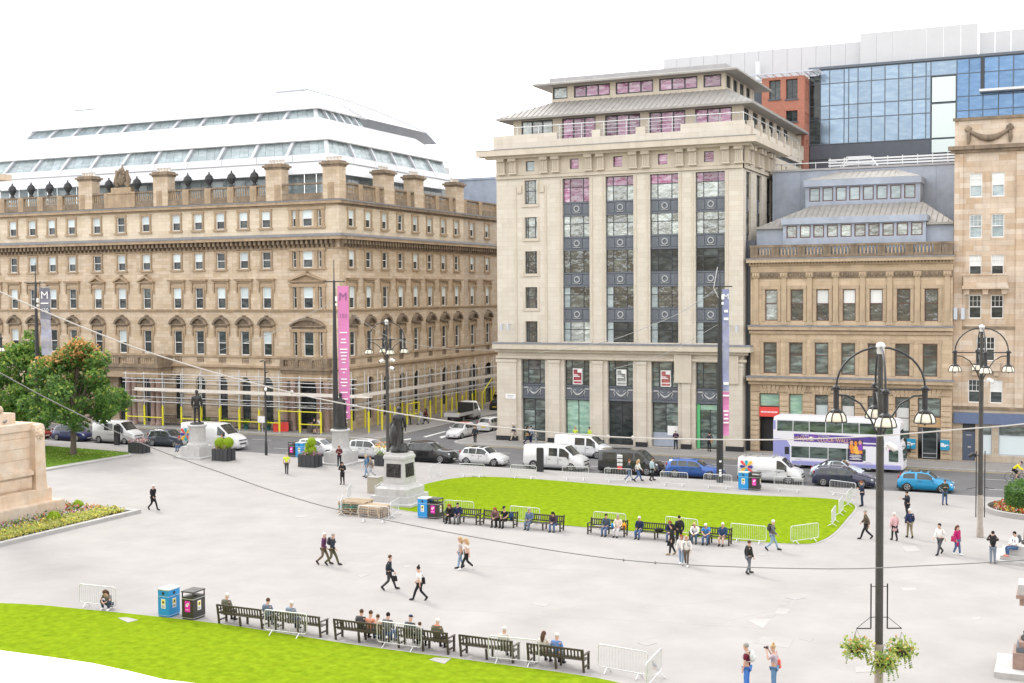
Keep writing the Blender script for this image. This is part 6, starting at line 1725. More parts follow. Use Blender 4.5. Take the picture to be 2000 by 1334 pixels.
# ================================================================= people
def skin_mesh(joints, edges, root, name, sub=1):
    """one continuous surface grown round a skeleton: joints = {name: ((x,y,z), rx, ry)}"""
    names = list(joints); idx = {n: i for i, n in enumerate(names)}
    me = bpy.data.meshes.new(name+'_skeleton')
    me.from_pydata([joints[n][0] for n in names], [(idx[a], idx[b]) for a, b in edges], [])
    ob = bpy.data.objects.new('skeleton', me); COL.objects.link(ob)
    md = ob.modifiers.new('skin', 'SKIN'); md.use_smooth_shade = True
    if not me.skin_vertices: me.skin_vertices.new()
    sv = me.skin_vertices[0].data
    for i, n in enumerate(names):
        r = joints[n][1:]
        sv[i].radius = (r[0], r[1] if len(r) > 1 else r[0]); sv[i].use_root = (n == root)
    sb = ob.modifiers.new('sub', 'SUBSURF'); sb.levels = sub; sb.render_levels = sub
    dg = bpy.context.evaluated_depsgraph_get(); ev = ob.evaluated_get(dg)
    out = bpy.data.meshes.new_from_object(ev)
    bpy.data.objects.remove(ob); bpy.data.meshes.remove(me)
    out.name = name
    return out
V3 = Vector
def limb(a, b, c): return [V3(a), V3(b), V3(c)]
# a pose: pelvis height, lean, then for each side hip->knee->ankle->toe and shoulder->elbow->wrist (x forward, y left)
def pose(pel, chest, neck, head, legs, arms): return dict(pel=V3(pel), chest=V3(chest), neck=V3(neck), head=V3(head), legs=legs, arms=arms)
POSES = {
 'walk': pose((0,0,.93),(.03,0,1.28),(.05,0,1.47),(.07,0,1.62),
    {1:[(0,.09,.90),(.20,.09,.50),(.33,.09,.09),(.50,.10,.05)], -1:[(0,-.09,.90),(-.02,-.09,.48),(-.36,-.09,.17),(-.25,-.10,.03)]},
    {1:[(.03,.19,1.40),(-.10,.24,1.14),(-.12,.25,.90)], -1:[(.03,-.19,1.40),(.08,-.24,1.13),(.26,-.22,.95)]}),
 'stroll': pose((0,0,.94),(.02,0,1.29),(.03,0,1.48),(.05,0,1.63),
    {1:[(0,.09,.91),(.10,.09,.50),(.14,.09,.09),(.32,.10,.05)], -1:[(0,-.09,.91),(.0,-.09,.49),(-.18,-.09,.12),(-.04,-.10,.03)]},
    {1:[(.02,.19,1.41),(-.04,.25,1.14),(.02,.26,.90)], -1:[(.02,-.19,1.41),(.03,-.25,1.14),(.14,-.24,.93)]}),
 'stand': pose((0,0,.94),(.0,0,1.29),(.02,0,1.48),(.04,0,1.63),
    {1:[(0,.09,.91),(.02,.11,.50),(.0,.12,.09),(.17,.14,.04)], -1:[(0,-.09,.91),(.02,-.11,.50),(.0,-.12,.09),(.17,-.14,.04)]},
    {1:[(.0,.19,1.41),(.0,.25,1.14),(.06,.25,.90)], -1:[(.0,-.19,1.41),(.0,-.25,1.14),(.06,-.25,.90)]}),
 'phone': pose((0,0,.94),(.0,0,1.29),(.03,0,1.48),(.07,0,1.61),
    {1:[(0,.09,.91),(.03,.11,.50),(.0,.12,.09),(.17,.14,.04)], -1:[(0,-.09,.91),(.02,-.11,.50),(-.04,-.12,.09),(.13,-.14,.04)]},
    {1:[(.0,.19,1.41),(.04,.25,1.15),(.24,.12,1.22)], -1:[(.0,-.19,1.41),(.04,-.25,1.15),(.24,-.10,1.24)]}),
 'camera': pose((0,0,.94),(.0,0,1.29),(.02,0,1.48),(.05,0,1.63),
    {1:[(0,.09,.91),(.02,.10,.50),(.0,.10,.09),(.17,.12,.04)], -1:[(0,-.09,.91),(.02,-.10,.50),(.0,-.10,.09),(.17,-.12,.04)]},
    {1:[(.0,.19,1.41),(.16,.27,1.24),(.27,.08,1.55)], -1:[(.0,-.19,1.41),(.16,-.27,1.24),(.27,-.06,1.57)]}),
 'point': pose((0,0,.94),(.0,0,1.29),(.02,0,1.48),(.05,0,1.63),
    {1:[(0,.09,.91),(.03,.10,.50),(.05,.10,.09),(.22,.12,.04)], -1:[(0,-.09,.91),(.0,-.10,.50),(-.08,-.10,.09),(.09,-.12,.04)]},
    {1:[(.0,.19,1.41),(.22,.24,1.28),(.48,.20,1.33)], -1:[(.0,-.19,1.41),(-.02,-.25,1.14),(.04,-.25,.90)]}),
 'sit': pose((0,0,.53),(-.05,0,.88),(-.01,0,1.07),(.03,0,1.21),
    {1:[(.02,.10,.51),(.44,.11,.50),(.46,.11,.09),(.63,.12,.04)], -1:[(.02,-.10,.51),(.44,-.12,.50),(.40,-.12,.09),(.57,-.13,.04)]},
    {1:[(-.03,.19,1.0),(.02,.24,.74),(.26,.14,.66)], -1:[(-.03,-.19,1.0),(.02,-.24,.74),(.26,-.12,.64)]}),
 'sitlean': pose((0,0,.53),(.12,0,.86),(.22,0,1.02),(.30,0,1.14),
    {1:[(.02,.10,.51),(.44,.13,.50),(.40,.13,.09),(.57,.14,.04)], -1:[(.02,-.10,.51),(.44,-.13,.50),(.46,-.12,.09),(.63,-.13,.04)]},
    {1:[(.17,.19,.97),(.28,.24,.72),(.48,.06,.62)], -1:[(.17,-.19,.97),(.28,-.24,.72),(.48,-.04,.62)]}),
 'crouch': pose((-.1,0,.26),(.06,0,.58),(.16,0,.74),(.24,0,.84),
    {1:[(-.06,.10,.25),(.28,.20,.50),(.20,.18,.09),(.36,.2,.04)], -1:[(-.06,-.10,.25),(.28,-.20,.50),(.16,-.18,.09),(.32,-.2,.04)]},
    {1:[(.1,.19,.70),(.22,.26,.50),(.36,.06,.40)], -1:[(.1,-.19,.70),(.22,-.26,.50),(.36,-.05,.42)]}),
 'cycle': pose((-.08,0,.98),(.18,0,1.25),(.32,0,1.36),(.42,0,1.47),
    {1:[(-.06,.09,.96),(.28,.10,.78),(.18,.10,.40),(.34,.10,.34)], -1:[(-.06,-.09,.96),(.20,-.10,.62),(.06,-.10,.22),(.22,-.10,.16)]},
    {1:[(.24,.18,1.30),(.36,.22,1.08),(.60,.18,.98)], -1:[(.24,-.18,1.30),(.36,-.22,1.08),(.60,-.18,.98)]}),
}
def hand_joints(J, E, s, wrist, elbow, curl):
    d = (wrist-elbow).normalized(); side = V3((0, s, 0)); side = (side-d*side.dot(d)).normalized(); n = d.cross(side)
    fan = V3((1, 0, 0)); fan = (fan-d*fan.dot(d)).normalized() if abs(d.x) < .9 else V3((0, 0, 1))
    palm = wrist+d*0.075; J['palm%d' % s] = (tuple(palm), .030, .018); E.append(('wrist%d' % s, 'palm%d' % s))
    for k, (off, ln) in enumerate(((-.030,.055),(-.010,.068),(.010,.064),(.028,.05))):
        a = palm+fan*off+d*(.02+ln*0.45); b = palm+fan*off*1.15+d*(.02+ln)*0.9-side*curl*0.03
        J['f%d%d' % (k, s)] = (tuple(a), .0095, .0095); J['g%d%d' % (k, s)] = (tuple(b), .008, .008)
        E += [('palm%d' % s, 'f%d%d' % (k, s)), ('f%d%d' % (k, s), 'g%d%d' % (k, s))]
    a = wrist+d*.04+fan*.045; b = a+d*.03+fan*.012
    J['t%d' % s] = (tuple(a), .011, .011); J['u%d' % s] = (tuple(b), .0095, .0095); E += [('wrist%d' % s, 't%d' % s), ('t%d' % s, 'u%d' % s)]
GAR = {}
def garments(pn):
    """meshes of the body and of the clothes for one pose"""
    if pn in GAR: return GAR[pn]
    p = POSES[pn]; J, E = {}, []
    up = (p['head']-p['neck']).normalized(); fw = V3((1, 0, 0)); fw = (fw-up*fw.dot(up)).normalized()
    J['pel'] = (tuple(p['pel']), .13, .10); J['belly'] = (tuple(lerp(p['pel'], p['chest'], .5)), .125, .10); J['chest'] = (tuple(p['chest']), .145, .105); J['neck'] = (tuple(p['neck']), .056, .056)
    hd = p['head']
    J['jaw'] = (tuple(hd-up*.035+fw*.02), .066, .070); J['skull'] = (tuple(hd+up*.055-fw*.005), .080, .094); J['crown'] = (tuple(hd+up*.125-fw*.01), .052, .06)
    J['nose'] = (tuple(hd+fw*.105-up*.005), .014, .012)
    E += [('pel','belly'),('belly','chest'),('chest','neck'),('neck','jaw'),('jaw','skull'),('skull','crown'),('jaw','nose')]
    for s in (1, -1):
        h, k, a, t = [V3(q) for q in p['legs'][s]]
        J['hip%d' % s] = (tuple(h-V3((0,0,.03))), .088, .088); J['knee%d' % s] = (tuple(k), .058, .058); J['calf%d' % s] = (tuple(lerp(k, a, .35)), .056, .056); J['ank%d' % s] = (tuple(a), .036, .036); J['toe%d' % s] = (tuple(t), .036, .03)
        E += [('pel','hip%d' % s),('hip%d' % s,'knee%d' % s),('knee%d' % s,'calf%d' % s),('calf%d' % s,'ank%d' % s),('ank%d' % s,'toe%d' % s)]
        h, e, w = [V3(q) for q in p['arms'][s]]
        J['sho%d' % s] = (tuple(h), .060, .060); J['elb%d' % s] = (tuple(e), .042, .042); J['wrist%d' % s] = (tuple(w), .027, .027)
        E += [('chest','sho%d' % s),('sho%d' % s,'elb%d' % s),('elb%d' % s,'wrist%d' % s)]
    JB, EB = dict(J), list(E)
    for s in (1, -1): hand_joints(JB, EB, s, V3(p['arms'][s][2]), V3(p['arms'][s][1]), 0.5)
    g = {'body': skin_mesh(JB, EB, 'pel', 'body_'+pn)}
    g['body'].materials.append(skin_m)
    def sub(names, grow, over={}, sub_=1, nm='x'):
        jj = {n: (J[n][0], J[n][1]+grow, J[n][2]+grow) for n in names}
        for k, v in over.items(): jj[k] = v
        ee = [e for e in E if e[0] in jj and e[1] in jj]
        return jj, ee
    def mk(jj, ee, root, nm):
        me = skin_mesh(jj, ee, root, nm); me.materials.append(None); return me
    # trousers
    jj, ee = sub(['pel','hip1','hip-1','knee1','knee-1','calf1','calf-1','ank1','ank-1'], .016)
    for s in ('1', '-1'): jj['ank'+s] = (jj['ank'+s][0], .056, .056); jj['calf'+s] = (jj['calf'+s][0], .07, .07)
    g['trousers'] = mk(jj, ee, 'pel', 'trousers')
    jj2, ee2 = sub(['pel','hip1','hip-1','knee1','knee-1'], .022); g['shorts'] = mk(jj2, ee2, 'pel', 'shorts')
    # tops
    core = ['belly','chest','sho1','sho-1','elb1','elb-1']
    low = lerp(p['pel'], p['chest'], -.08)
    def top(sleeve, grow, hem, nm):
        n = list(core)+(['wrist1','wrist-1'] if sleeve else [])
        jj, ee = sub(n, grow)
        if not sleeve:
            for s in ('1', '-1'):
                a = V3(J['sho'+s][0]); b = V3(J['elb'+s][0]); jj['elb'+s] = (tuple(lerp(a, b, .75)), .062+grow*.6, .062+grow*.6)
        jj['low'] = (tuple(hem), .142+grow, .112+grow); ee.append(('low', 'belly'))
        jj['col'] = (tuple(lerp(V3(J['chest'][0]), V3(J['neck'][0]), .72)), .068+grow, .068+grow); ee.append(('chest', 'col'))
        return mk(jj, ee, 'chest', nm)
    g['tee'] = top(False, .012, low, 'tee'); g['jumper'] = top(True, .022, low, 'jumper'); g['jacket'] = top(True, .035, lerp(p['pel'], p['chest'], -.28), 'jacket')
    if pn in ('walk','stroll','stand','phone','camera','point'):
        g['coat'] = top(True, .042, p['pel']-V3((0,0,.40)), 'coat'); g['dress'] = top(True, .028, p['pel']-V3((0,0,.48)), 'dress')
    else: g['coat'] = g['jacket']; g['dress'] = g['jumper']
    # shoes
    m_ = MB()
    for s in (1, -1):
        a, t = V3(p['legs'][s][2]), V3(p['legs'][s][3]); d = (t-a); heel = a-d*0.25
        m_.tube([heel+V3((0,0,-.01)), lerp(a,t,.2)+V3((0,0,-.015)), lerp(a,t,.75), t+d*.25], [.044,.055,.048,.03], 7)
        m_.cyl(a+V3((0,0,-.03)), a+V3((0,0,.06)), .05, .046, 7)
    g['shoes'] = m_.mesh('shoes', rubber)
    # eyes, brows and mouth
    m_ = MB(); q = Matrix((fw, up.cross(fw), up)).transposed()
    for s in (1, -1): m_.ball((.084,s*.034,.022), .012, .013, .009, 6, 4); m_.box(.082,.092,s*.034-.018,s*.034+.018,.042,.048)
    m_.box(.080,.092,-.024,.024,-.058,-.049); m_.v = [tuple(q @ V3(v)+hd) for v in m_.v]
    g['face'] = m_.mesh('face', P('face_features', (.10,.045,.035), .6) if 'face_features' not in MATS else MATS['face_features'])
    # hair, long hair, cap
    def headpart(kind):
        m_ = MB()
        q = Matrix((fw, up.cross(fw), up)).transposed()
        if kind == 'short':
            m_.ball((-.014,0,.062), .108, .094, .10, 10, 7)
            m_.v = [v for v in m_.v]
            m_.v = [((v[0] if v[2] > .055 or v[0] < -.02 else min(v[0], .02)), v[1], max(v[2], -.02)) for v in m_.v]
        elif kind == 'long':
            m_.ball((-.016,0,.06), .112, .10, .104, 10, 7)
            m_.v = [((v[0] if v[2] > .06 else min(v[0], .03)), v[1], v[2]) for v in m_.v]
            m_.tube([(-.07,0,.06),(-.105,0,-.06),(-.12,0,-.17),(-.10,0,-.28)], [.085,.095,.085,.03], 8)
        elif kind == 'bun':
            m_.ball((-.014,0,.062), .106, .094, .10, 10, 7); m_.ball((-.06,0,.185), .05, .05, .05, 8, 5)
            m_.v = [((v[0] if v[2] > .055 else min(v[0], .02)), v[1], max(v[2], -.03)) for v in m_.v]
        elif kind == 'cap':
            m_.ball((-.006,0,.09), .115, .103, .085, 10, 6); m_.v = [(v[0], v[1], max(v[2], .075)) for v in m_.v]; m_.box(.07,.19,-.07,.07,.072,.085)
        m_.v = [tuple(q @ V3(v)+hd) for v in m_.v]
        return m_.mesh(kind+'_hair', rubber)
    for k in ('short', 'long', 'bun', 'cap'): g[k] = headpart(k)
    # what people carry, placed from the pose
    bk = V3(p['chest'])
    ax = (p['neck']-p['pel']).normalized()
    m_ = MB(); c = bk-fw*.2+ax*.02
    m_.ball((0,0,0), .10, .15, .23, 10, 7); m_.ball((-.07,0,-.06), .06, .11, .12, 8, 5)
    m_.v = [tuple(V3(v)*1.0+c) for v in m_.v]
    for s in (1, -1): m_.tube([c+V3((.04,s*.09,.2)), bk+fw*.05+V3((0,s*.11,.17)), bk+fw*.16+V3((0,s*.11,.02)), bk+fw*.03+V3((0,s*.15,-.16)), c+V3((.02,s*.1,-.17))], .018, 5)
    g['backpack'] = m_.mesh('backpack', rubber)
    w = V3(p['arms'][-1][2]); m_ = MB()
    b0 = w+V3((.02,0,-.32)); m_.box(b0.x-.15,b0.x+.15,b0.y-.05,b0.y+.05,b0.z-.14,b0.z+.12)
    m_.v = [(v[0]+(v[0]-b0.x)*(-.25 if v[2] > b0.z else 0), v[1]+(v[1]-b0.y)*(-.5 if v[2] > b0.z else .2), v[2]) for v in m_.v]
    for s in (-1, 1): m_.tube([(b0.x-.08,b0.y+s*.03,b0.z+.1), (w.x,w.y+s*.008,w.z-.06), (b0.x+.08,b0.y+s*.03,b0.z+.1)], .009, 4)
    g['handbag'] = m_.mesh('handbag', rubber)
    m_ = MB(); s_ = V3(p['arms'][-1][0]); b0 = V3((p['pel'].x-.02, -.27, p['pel'].z+.05))
    m_.box(b0.x-.16,b0.x+.16,b0.y-.06,b0.y+.06,b0.z-.17,b0.z+.15); m_.v = [(v[0]*1.0-(v[0]-b0.x)*(.2 if v[2] > b0.z else 0), v[1], v[2]) for v in m_.v]
    for q in (-.1, .1): m_.tube([(b0.x+q,b0.y,b0.z+.14), (s_.x+q*.4,s_.y-.06,s_.z-.1), (s_.x+q*.3,s_.y+.02,s_.z+.09)], .012, 5)
    g['shoulder_bag'] = m_.mesh('shoulder_bag', rubber)
    GAR[pn] = g
    return g
CLOTH = {}
def cloth(col, rough=0.8):
    k = tuple(round(c, 3) for c in col)
    if k not in CLOTH: CLOTH[k] = P('cloth_%d' % len(CLOTH), k, rough, var=0.18, nscale=7, spec=0.25)
    return CLOTH[k]
def wear(root, name, me, mat):
    o = put(me, name, root)
    o.material_slots[0].link = 'OBJECT'; o.material_slots[0].material = mat
    return o
BK, NV, GY, DG, WH, JN, LJ, KH, BR_, OL = (.018,.018,.02),(.02,.03,.075),(.12,.125,.13),(.05,.05,.055),(.72,.72,.71),(.07,.12,.24),(.24,.34,.46),(.30,.23,.14),(.09,.06,.04),(.09,.09,.045)
H_BK, H_BR, H_BL, H_WH, H_RD, H_GY = (.015,.012,.01),(.09,.05,.03),(.48,.33,.17),(.68,.66,.63),(.25,.07,.03),(.3,.29,.28)
PEOPLE = 'people on the square'
def person(label, pos, face, pn, top, tcol, leg=('trousers', DG), hair=('short', H_BR), shoe=BK, extra=(), scale=1.0, inner=None, group=PEOPLE, z=0.0):
    """face: 0 looks to the right of the photo, 90 away, 180 left, 270 towards the camera"""
    g = garments(pn)
    loc = V3((pos[0], pos[1], z)) if not isinstance(pos, Vector) else V3((pos.x, pos.y, pos.z+z))
    root = thing('person', label, 'person', loc, R(face)+_yaw, group)
    root.scale = (scale,)*3
    put(g['face'], 'face', put(g['body'], 'body', root))
    wear(root, {'tee':'t_shirt'}.get(top, top), g[top], cloth(tcol))
    if top in ('jacket', 'coat') and inner: wear(root, 'shirt', g['tee'], cloth(inner))
    if leg: wear(root, leg[0], g[leg[0]], cloth(leg[1]))
    wear(root, 'shoes', g['shoes'], cloth(shoe))
    if hair: wear(root, 'hair' if hair[0] != 'cap' else 'cap', g[hair[0]], cloth(hair[1]))
    for nm, col in extra: wear(root, nm, g[nm], cloth(col))
    return root
HV = (.55,.68,.05)
T, J_, C_ = 'tee', 'jumper', 'jacket'
# walking and standing on the square
person('man in a dark suit and white shirt walking alone past the flower bed', G(299,996), 330, 'walk', 'coat', (.012,.012,.016), ('trousers',BK), ('short',H_WH), inner=WH)
person('worker in a lime hi-vis vest seen from behind left of the topiary planter', G(560,926), 95, 'stroll', T, HV, ('trousers',DG), ('short',H_GY))
person('white-haired person in a purple top in the couple walking left of centre', G(632,1102), 350, 'walk', C_, (.10,.03,.09), ('trousers',(.16,.12,.09)), ('short',H_WH))
person('man with a dark jacket, olive trousers and backpack in the striding couple', G(649,1104), 350, 'walk', C_, (.025,.03,.045), ('trousers',OL), ('short',H_GY), extra=[('backpack',(.05,.05,.06))])
person('bearded man in a dark coat striding right across the open tarmac', G(760,1152), 5, 'walk', C_, (.02,.028,.04), ('trousers',DG), ('short',H_BR), extra=[('handbag',BK)])
person('woman with a black top bun, white top and dark leggings walking away', G(820,1173), 160, 'walk', T, WH, ('trousers',BK), ('bun',H_BK), extra=[('shoulder_bag',BK)], scale=.95)
person('blonde woman in pale jeans with sunglasses, farther of the strolling pair', G(900,1110), 185, 'stroll', T, (.45,.42,.4), ('trousers',LJ), ('long',H_BL), scale=.97)
person('long-haired blonde woman in black trousers with a brown bag, nearer of the strolling pair', G(912,1113), 185, 'walk', T, (.68,.55,.5), ('trousers',BK), ('long',H_BL), WH, [('shoulder_bag',(.08,.05,.03))], scale=.97)
person('person in a black padded jacket standing before the middle statue', G(669,946), 265, 'phone', 'coat', BK, ('trousers',BK), ('long',H_BK))
person('red-haired woman in a maroon jacket at the step of the middle statue', G(663,918), 265, 'phone', C_, (.09,.02,.03), ('trousers',BK), ('long',H_RD), z=.3)
person('person in jeans with a blue backpack walking left of the tall statue', G(716,931), 200, 'stroll', C_, (.10,.2,.3), ('trousers',LJ), ('short',H_BL), extra=[('backpack',(.03,.12,.25))])
person('person in grey walking beside the one with the blue backpack', G(725,933), 200, 'walk', C_, (.2,.17,.15), ('trousers',(.35,.36,.38)), ('short',H_BR))
person('person in a dark top behind the bushy topiary planter', G(434,884), 250, 'stand', T, BK, ('trousers',BK), ('short',H_BR))
person('man in a black jacket walking at the right of the open tarmac', G(1462,1121), 20, 'stroll', C_, (.02,.022,.022), ('trousers',(.13,.14,.16)), ('short',H_BR))
person('grey-haired man in light jeans and grey jacket walking beside the barrier', G(1508,1075), 350, 'walk', C_, (.12,.12,.135), ('trousers',LJ), ('short',H_WH), extra=[('backpack',DG)])
person('woman in black with tan boots carrying a coat in front of the benches', G(1313,1084), 170, 'stroll', 'coat', BK, ('trousers',BK), ('long',H_BK), KH, [('handbag',BK)])
person('girl in a white top and jeans, left of two girls with pale tops', G(1331,1103), 250, 'stroll', J_, (.7,.68,.66), ('trousers',LJ), ('long',H_RD), WH, scale=.93)
person('girl in a white cardigan with a grey backpack, right of two girls with pale tops', G(1341,1106), 250, 'stroll', 'jacket', (.66,.65,.62), ('trousers',(.12,.10,.08)), ('long',H_BL), WH, [('backpack',GY)], scale=.95)
person('dark-haired person with a black backpack standing by the second bench group', G(1327,1066), 100, 'stand', C_, (.02,.025,.035), ('trousers',BK), ('short',H_BK), extra=[('backpack',BK)])
person('man in navy overalls leaning on the barrier at the right end of the lawn', G(1684,989), 160, 'phone', C_, (.02,.03,.065), ('trousers',(.02,.03,.06)), ('short',H_RD))
person('man in a dark suit pointing left near the near lamp post', G(1772,1012), 190, 'point', 'coat', (.018,.02,.03), ('trousers',BK), ('short',H_BK))
person('man in a green jacket looking down in front of the turquoise car', G(1845,986), 265, 'phone', 'coat', (.04,.055,.045), ('trousers',JN), ('short',H_BR))
person('man in a brown coat half hidden behind the near lamp post', G(1692,1053), 170, 'walk', 'coat', (.10,.08,.055), ('trousers',BK), ('short',H_GY))
person('white-haired woman in a pink coat with two dark bags', G(1747,1056), 100, 'stroll', 'coat', (.58,.36,.38), ('trousers',BK), ('short',H_WH), extra=[('handbag',BK)], scale=.95)
person('white-haired man in a navy jacket and khaki trousers beside the pink coat', G(1777,1051), 95, 'stroll', C_, (.02,.03,.08), ('trousers',(.22,.19,.12)), ('short',H_WH))
person('man in a white shirt and dark trousers walking left of the magenta coat', G(1836,1083), 215, 'walk', J_, WH, ('trousers',(.07,.075,.085)), ('short',H_BK))
person('woman in a magenta coat and blue jeans with white shoes', G(1869,1084), 300, 'stroll', 'dress', (.42,.015,.13), ('trousers',JN), ('long',H_BR), WH, [('shoulder_bag',(.4,.03,.12))], scale=.95)
person('man with a dark backpack and grey jeans raising a hand to his head', G(1939,1101), 75, 'camera', C_, (.02,.022,.026), ('trousers',(.18,.22,.28)), ('short',H_BK), extra=[('backpack',BK)])
person('stout man in a maroon T-shirt with a white backpack at the bottom edge', G(1459,1352), 150, 'stand', T, (.12,.012,.03), ('trousers',(.07,.2,.55)), ('short',H_GY), extra=[('backpack',(.6,.62,.62))], scale=1.04)
ph = person('woman photographing with a coral shoulder bag and jeans at the bottom edge', G(1512,1349), 150, 'camera', T, (.42,.36,.42), ('trousers',(.13,.25,.42)), ('bun',H_BL), extra=[('shoulder_bag',(.72,.16,.12))], scale=.98)
m_ = MB(); m_.box(.24,.31,-.07,.07,1.54,1.63); m_.cyl((.31,0,1.585),(.40,0,1.585),.035,n=8)
cm = m_.obj('camera', trim_k, None, (ph.location.x, ph.location.y, 0), ph.rotation_euler.z); tag(cm, 'black camera held up by the woman with the coral bag', 'camera')
# along the kerb and the far pavement
person('dark-clothed walker nearest the lawn barriers, left of three on the kerb', G(1228,939), 15, 'walk', C_, (.03,.04,.05), ('trousers',JN), ('short',H_RD), scale=.96)
person('blonde walker in a white top and jeans, middle of three on the kerb', G(1246,940), 15, 'walk', J_, (.66,.65,.64), ('trousers',JN), ('long',H_BL), scale=.97)
person('man in a pale blue shirt and dark trousers, right of three on the kerb', G(1273,939), 10, 'stroll', 'coat', (.35,.45,.5), ('trousers',BK), ('short',H_BR), scale=1.03)
person('officer in black with a white band crossing the side street mouth', G(928,864), 265, 'stroll', C_, (.03,.035,.045), ('trousers',BK), ('short',H_BR), z=-.1)
FP = 'people on the far pavement'
person('white-haired man in cream trousers passing the corner of the pale tower', G(1004,861), 180, 'walk', C_, (.03,.04,.08), ('trousers',(.5,.44,.36)), ('short',H_WH), group=FP)
person('dark-haired walker with a bag nearest the first tower doorway', G(1030,867), 0, 'walk', C_, BK, ('trousers',NV), ('long',H_BK), extra=[('shoulder_bag',(.3,.2,.1))], group=FP)
person('walker with a pale blue backpack in the group before the tower doorway', G(1037,867), 60, 'stroll', C_, (.25,.32,.4), ('trousers',NV), ('short',H_BK), extra=[('backpack',(.3,.36,.45))], group=FP)
person('child in a pale top behind the group before the tower doorway', G(1046,866), 30, 'walk', J_, (.4,.38,.36), ('trousers',(.4,.42,.45)), ('short',H_BR), scale=.72, group=FP)
person('blonde worker in hi-vis standing behind the silver white van', G(1124,868), 260, 'stand', T, HV, ('trousers',NV), ('long',H_BL), group=FP)
person('dark-haired worker in hi-vis at the pier behind the silver white van', G(1152,870), 200, 'stroll', C_, HV, ('trousers',NV), ('short',H_BK), group=FP)
person('man in a dark purple jacket standing at the shop window', G(1320,877), 255, 'phone', C_, (.045,.025,.06), ('trousers',BK), ('short',H_GY), group=FP)
person('photographer with a tan bag on the far pavement beside the mast', G(1385,882), 60, 'camera', C_, (.03,.03,.045), ('trousers',BK), ('short',H_BK), extra=[('shoulder_bag',(.35,.2,.1))], group=FP)
person('person in a bright red top walking right of the mast', G(1439,881), 170, 'stroll', J_, (.6,.03,.04), ('trousers',(.02,.04,.09)), ('short',H_BK), group=FP)
person('man in a black T-shirt and shorts under the scaffold', G(614,848), 100, 'stroll', T, BK, ('shorts',GY), ('short',H_BK), group=FP)
person('man in a white T-shirt and shorts under the scaffold', G(624,847), 100, 'stand', T, WH, ('shorts',GY), ('short',H_BR), WH, group=FP)
hw = person('builder in a lime vest with a white helmet under the scaffold', G(801,829), 10, 'stand', T, HV, ('trousers',DG), ('cap',WH), group=FP)
person('person in pale grey walking up the side street pavement', G(822,829), 200, 'walk', 'coat', (.4,.42,.46), ('trousers',(.35,.37,.4)), ('short',H_BR), group=FP)
person('person in dark red and black walking beside the one in pale grey', G(832,828), 200, 'walk', C_, (.1,.02,.025), ('trousers',BK), ('long',H_BK), group=FP)
person('person in black far up the side street by the arches', G(968,792), 250, 'stand', C_, BK, ('trousers',BK), ('short',H_BR), group=FP)
person('person in dark clothes standing just in front of the bus', G(1766,897), 180, 'stand', C_, BK, ('trousers',BK), ('short',H_BK), group=FP)
# the crouching figure behind the near barrier
person('crouching person in grey with arms on knees behind the leftmost near barrier', G(212,1190), 250, 'crouch', T, (.19,.18,.165), ('trousers',(.05,.065,.1)), ('long',H_BR), WH)
# ================================================================= benches and the people on them
def make_bench(L):
    root = put(None, 'park_bench'); root['category'] = 'bench'
    s = MB(); s.box(-L/2,L/2,0.0,0.075,0,0.025); sl = s.mesh('seat_slat', wood_dk)
    for k in range(5): put(sl, 'seat_slat', root, (0, -0.40+k*0.092, 0.43))
    s = MB(); s.box(-L/2,L/2,-0.02,0.03,0,0.075); rl = s.mesh('back_rail', wood_dk)
    put(rl, 'back_rail', root, (0, 0.16, 0.84)); put(rl, 'back_rail', root, (0, 0.11, 0.50))
    s = MB(); s.slab([(-0.032,-0.012,0),(0.032,-0.012,0),(0.032,0.036,0.275),(-0.032,0.036,0.275)],0.022); bs = s.mesh('back_slat', wood_dk)
    n = int(L/0.145)
    for k in range(n): put(bs, 'back_slat', root, (-L/2+0.1+(L-0.2)*k/(n-1), 0.115, 0.572))
    for x in (-L/2, L/2, 0):
        s = MB(); s.slab([(-0.04,0.02,0),(0.04,0.02,0),(0.04,0.08,0.46),(-0.04,0.08,0.46)],0.07)
        if x: s.slab([(-0.04,0.085,0.46),(0.04,0.085,0.46),(0.04,0.155,0.95),(-0.04,0.155,0.95)],0.07)
        put(s.mesh('leg', wood_dk), 'leg', root, (x, 0.08, 0))
        s = MB(); s.box(-0.04,0.04,-0.04,0.04,0,0.43 if not x else 0.66); put(s.mesh('leg', wood_dk), 'leg', root, (x, -0.38, 0))
    for x in (-L/2, L/2):
        s = MB(); s.box(-0.045,0.045,-0.46,0.19,0.66,0.70); put(s.mesh('armrest', wood_dk), 'armrest', root, (x, 0, 0))
        s = MB(); s.box(-0.03,0.03,-0.34,0.1,0.16,0.22); put(s.mesh('stretcher', wood_dk), 'stretcher', root, (x, 0, 0))
    return root
bench0 = make_bench(2.35)
MB_ = [(867,935,1019,'mid lawn bench nearest the blue and black bins'),(935,1010,1024,'second bench from the bins with a backpack on it'),(1023,1102,1034,'third bench from the bins, a person at each end'),
       (1145,1226,1045,'bench holding a bright orange bag'),(1240,1322,1053,'bench with a dark bag and a white-haired sitter at its left end'),(1346,1428,1063,'bench with three people, rightmost on the lawn edge')]
NB_ = [(421,531,1226,'near bench with one white-haired sitter, leftmost from behind'),(536,640,1244,'second near bench behind the first barrier'),(653,762,1259,'near bench packed with four young sitters'),
       (775,890,1275,'near bench with a capped sitter and an orange scarf'),(894,1019,1293,'near bench with one white-haired sitter at its right end'),(1028,1155,1307,'rightmost near bench with a couple seated')]
YM, YN = 69.5, 44.0
first = True
def xat(px, y, z=0.8):
    d = ray(px, 1000); return d.x*y/d.y
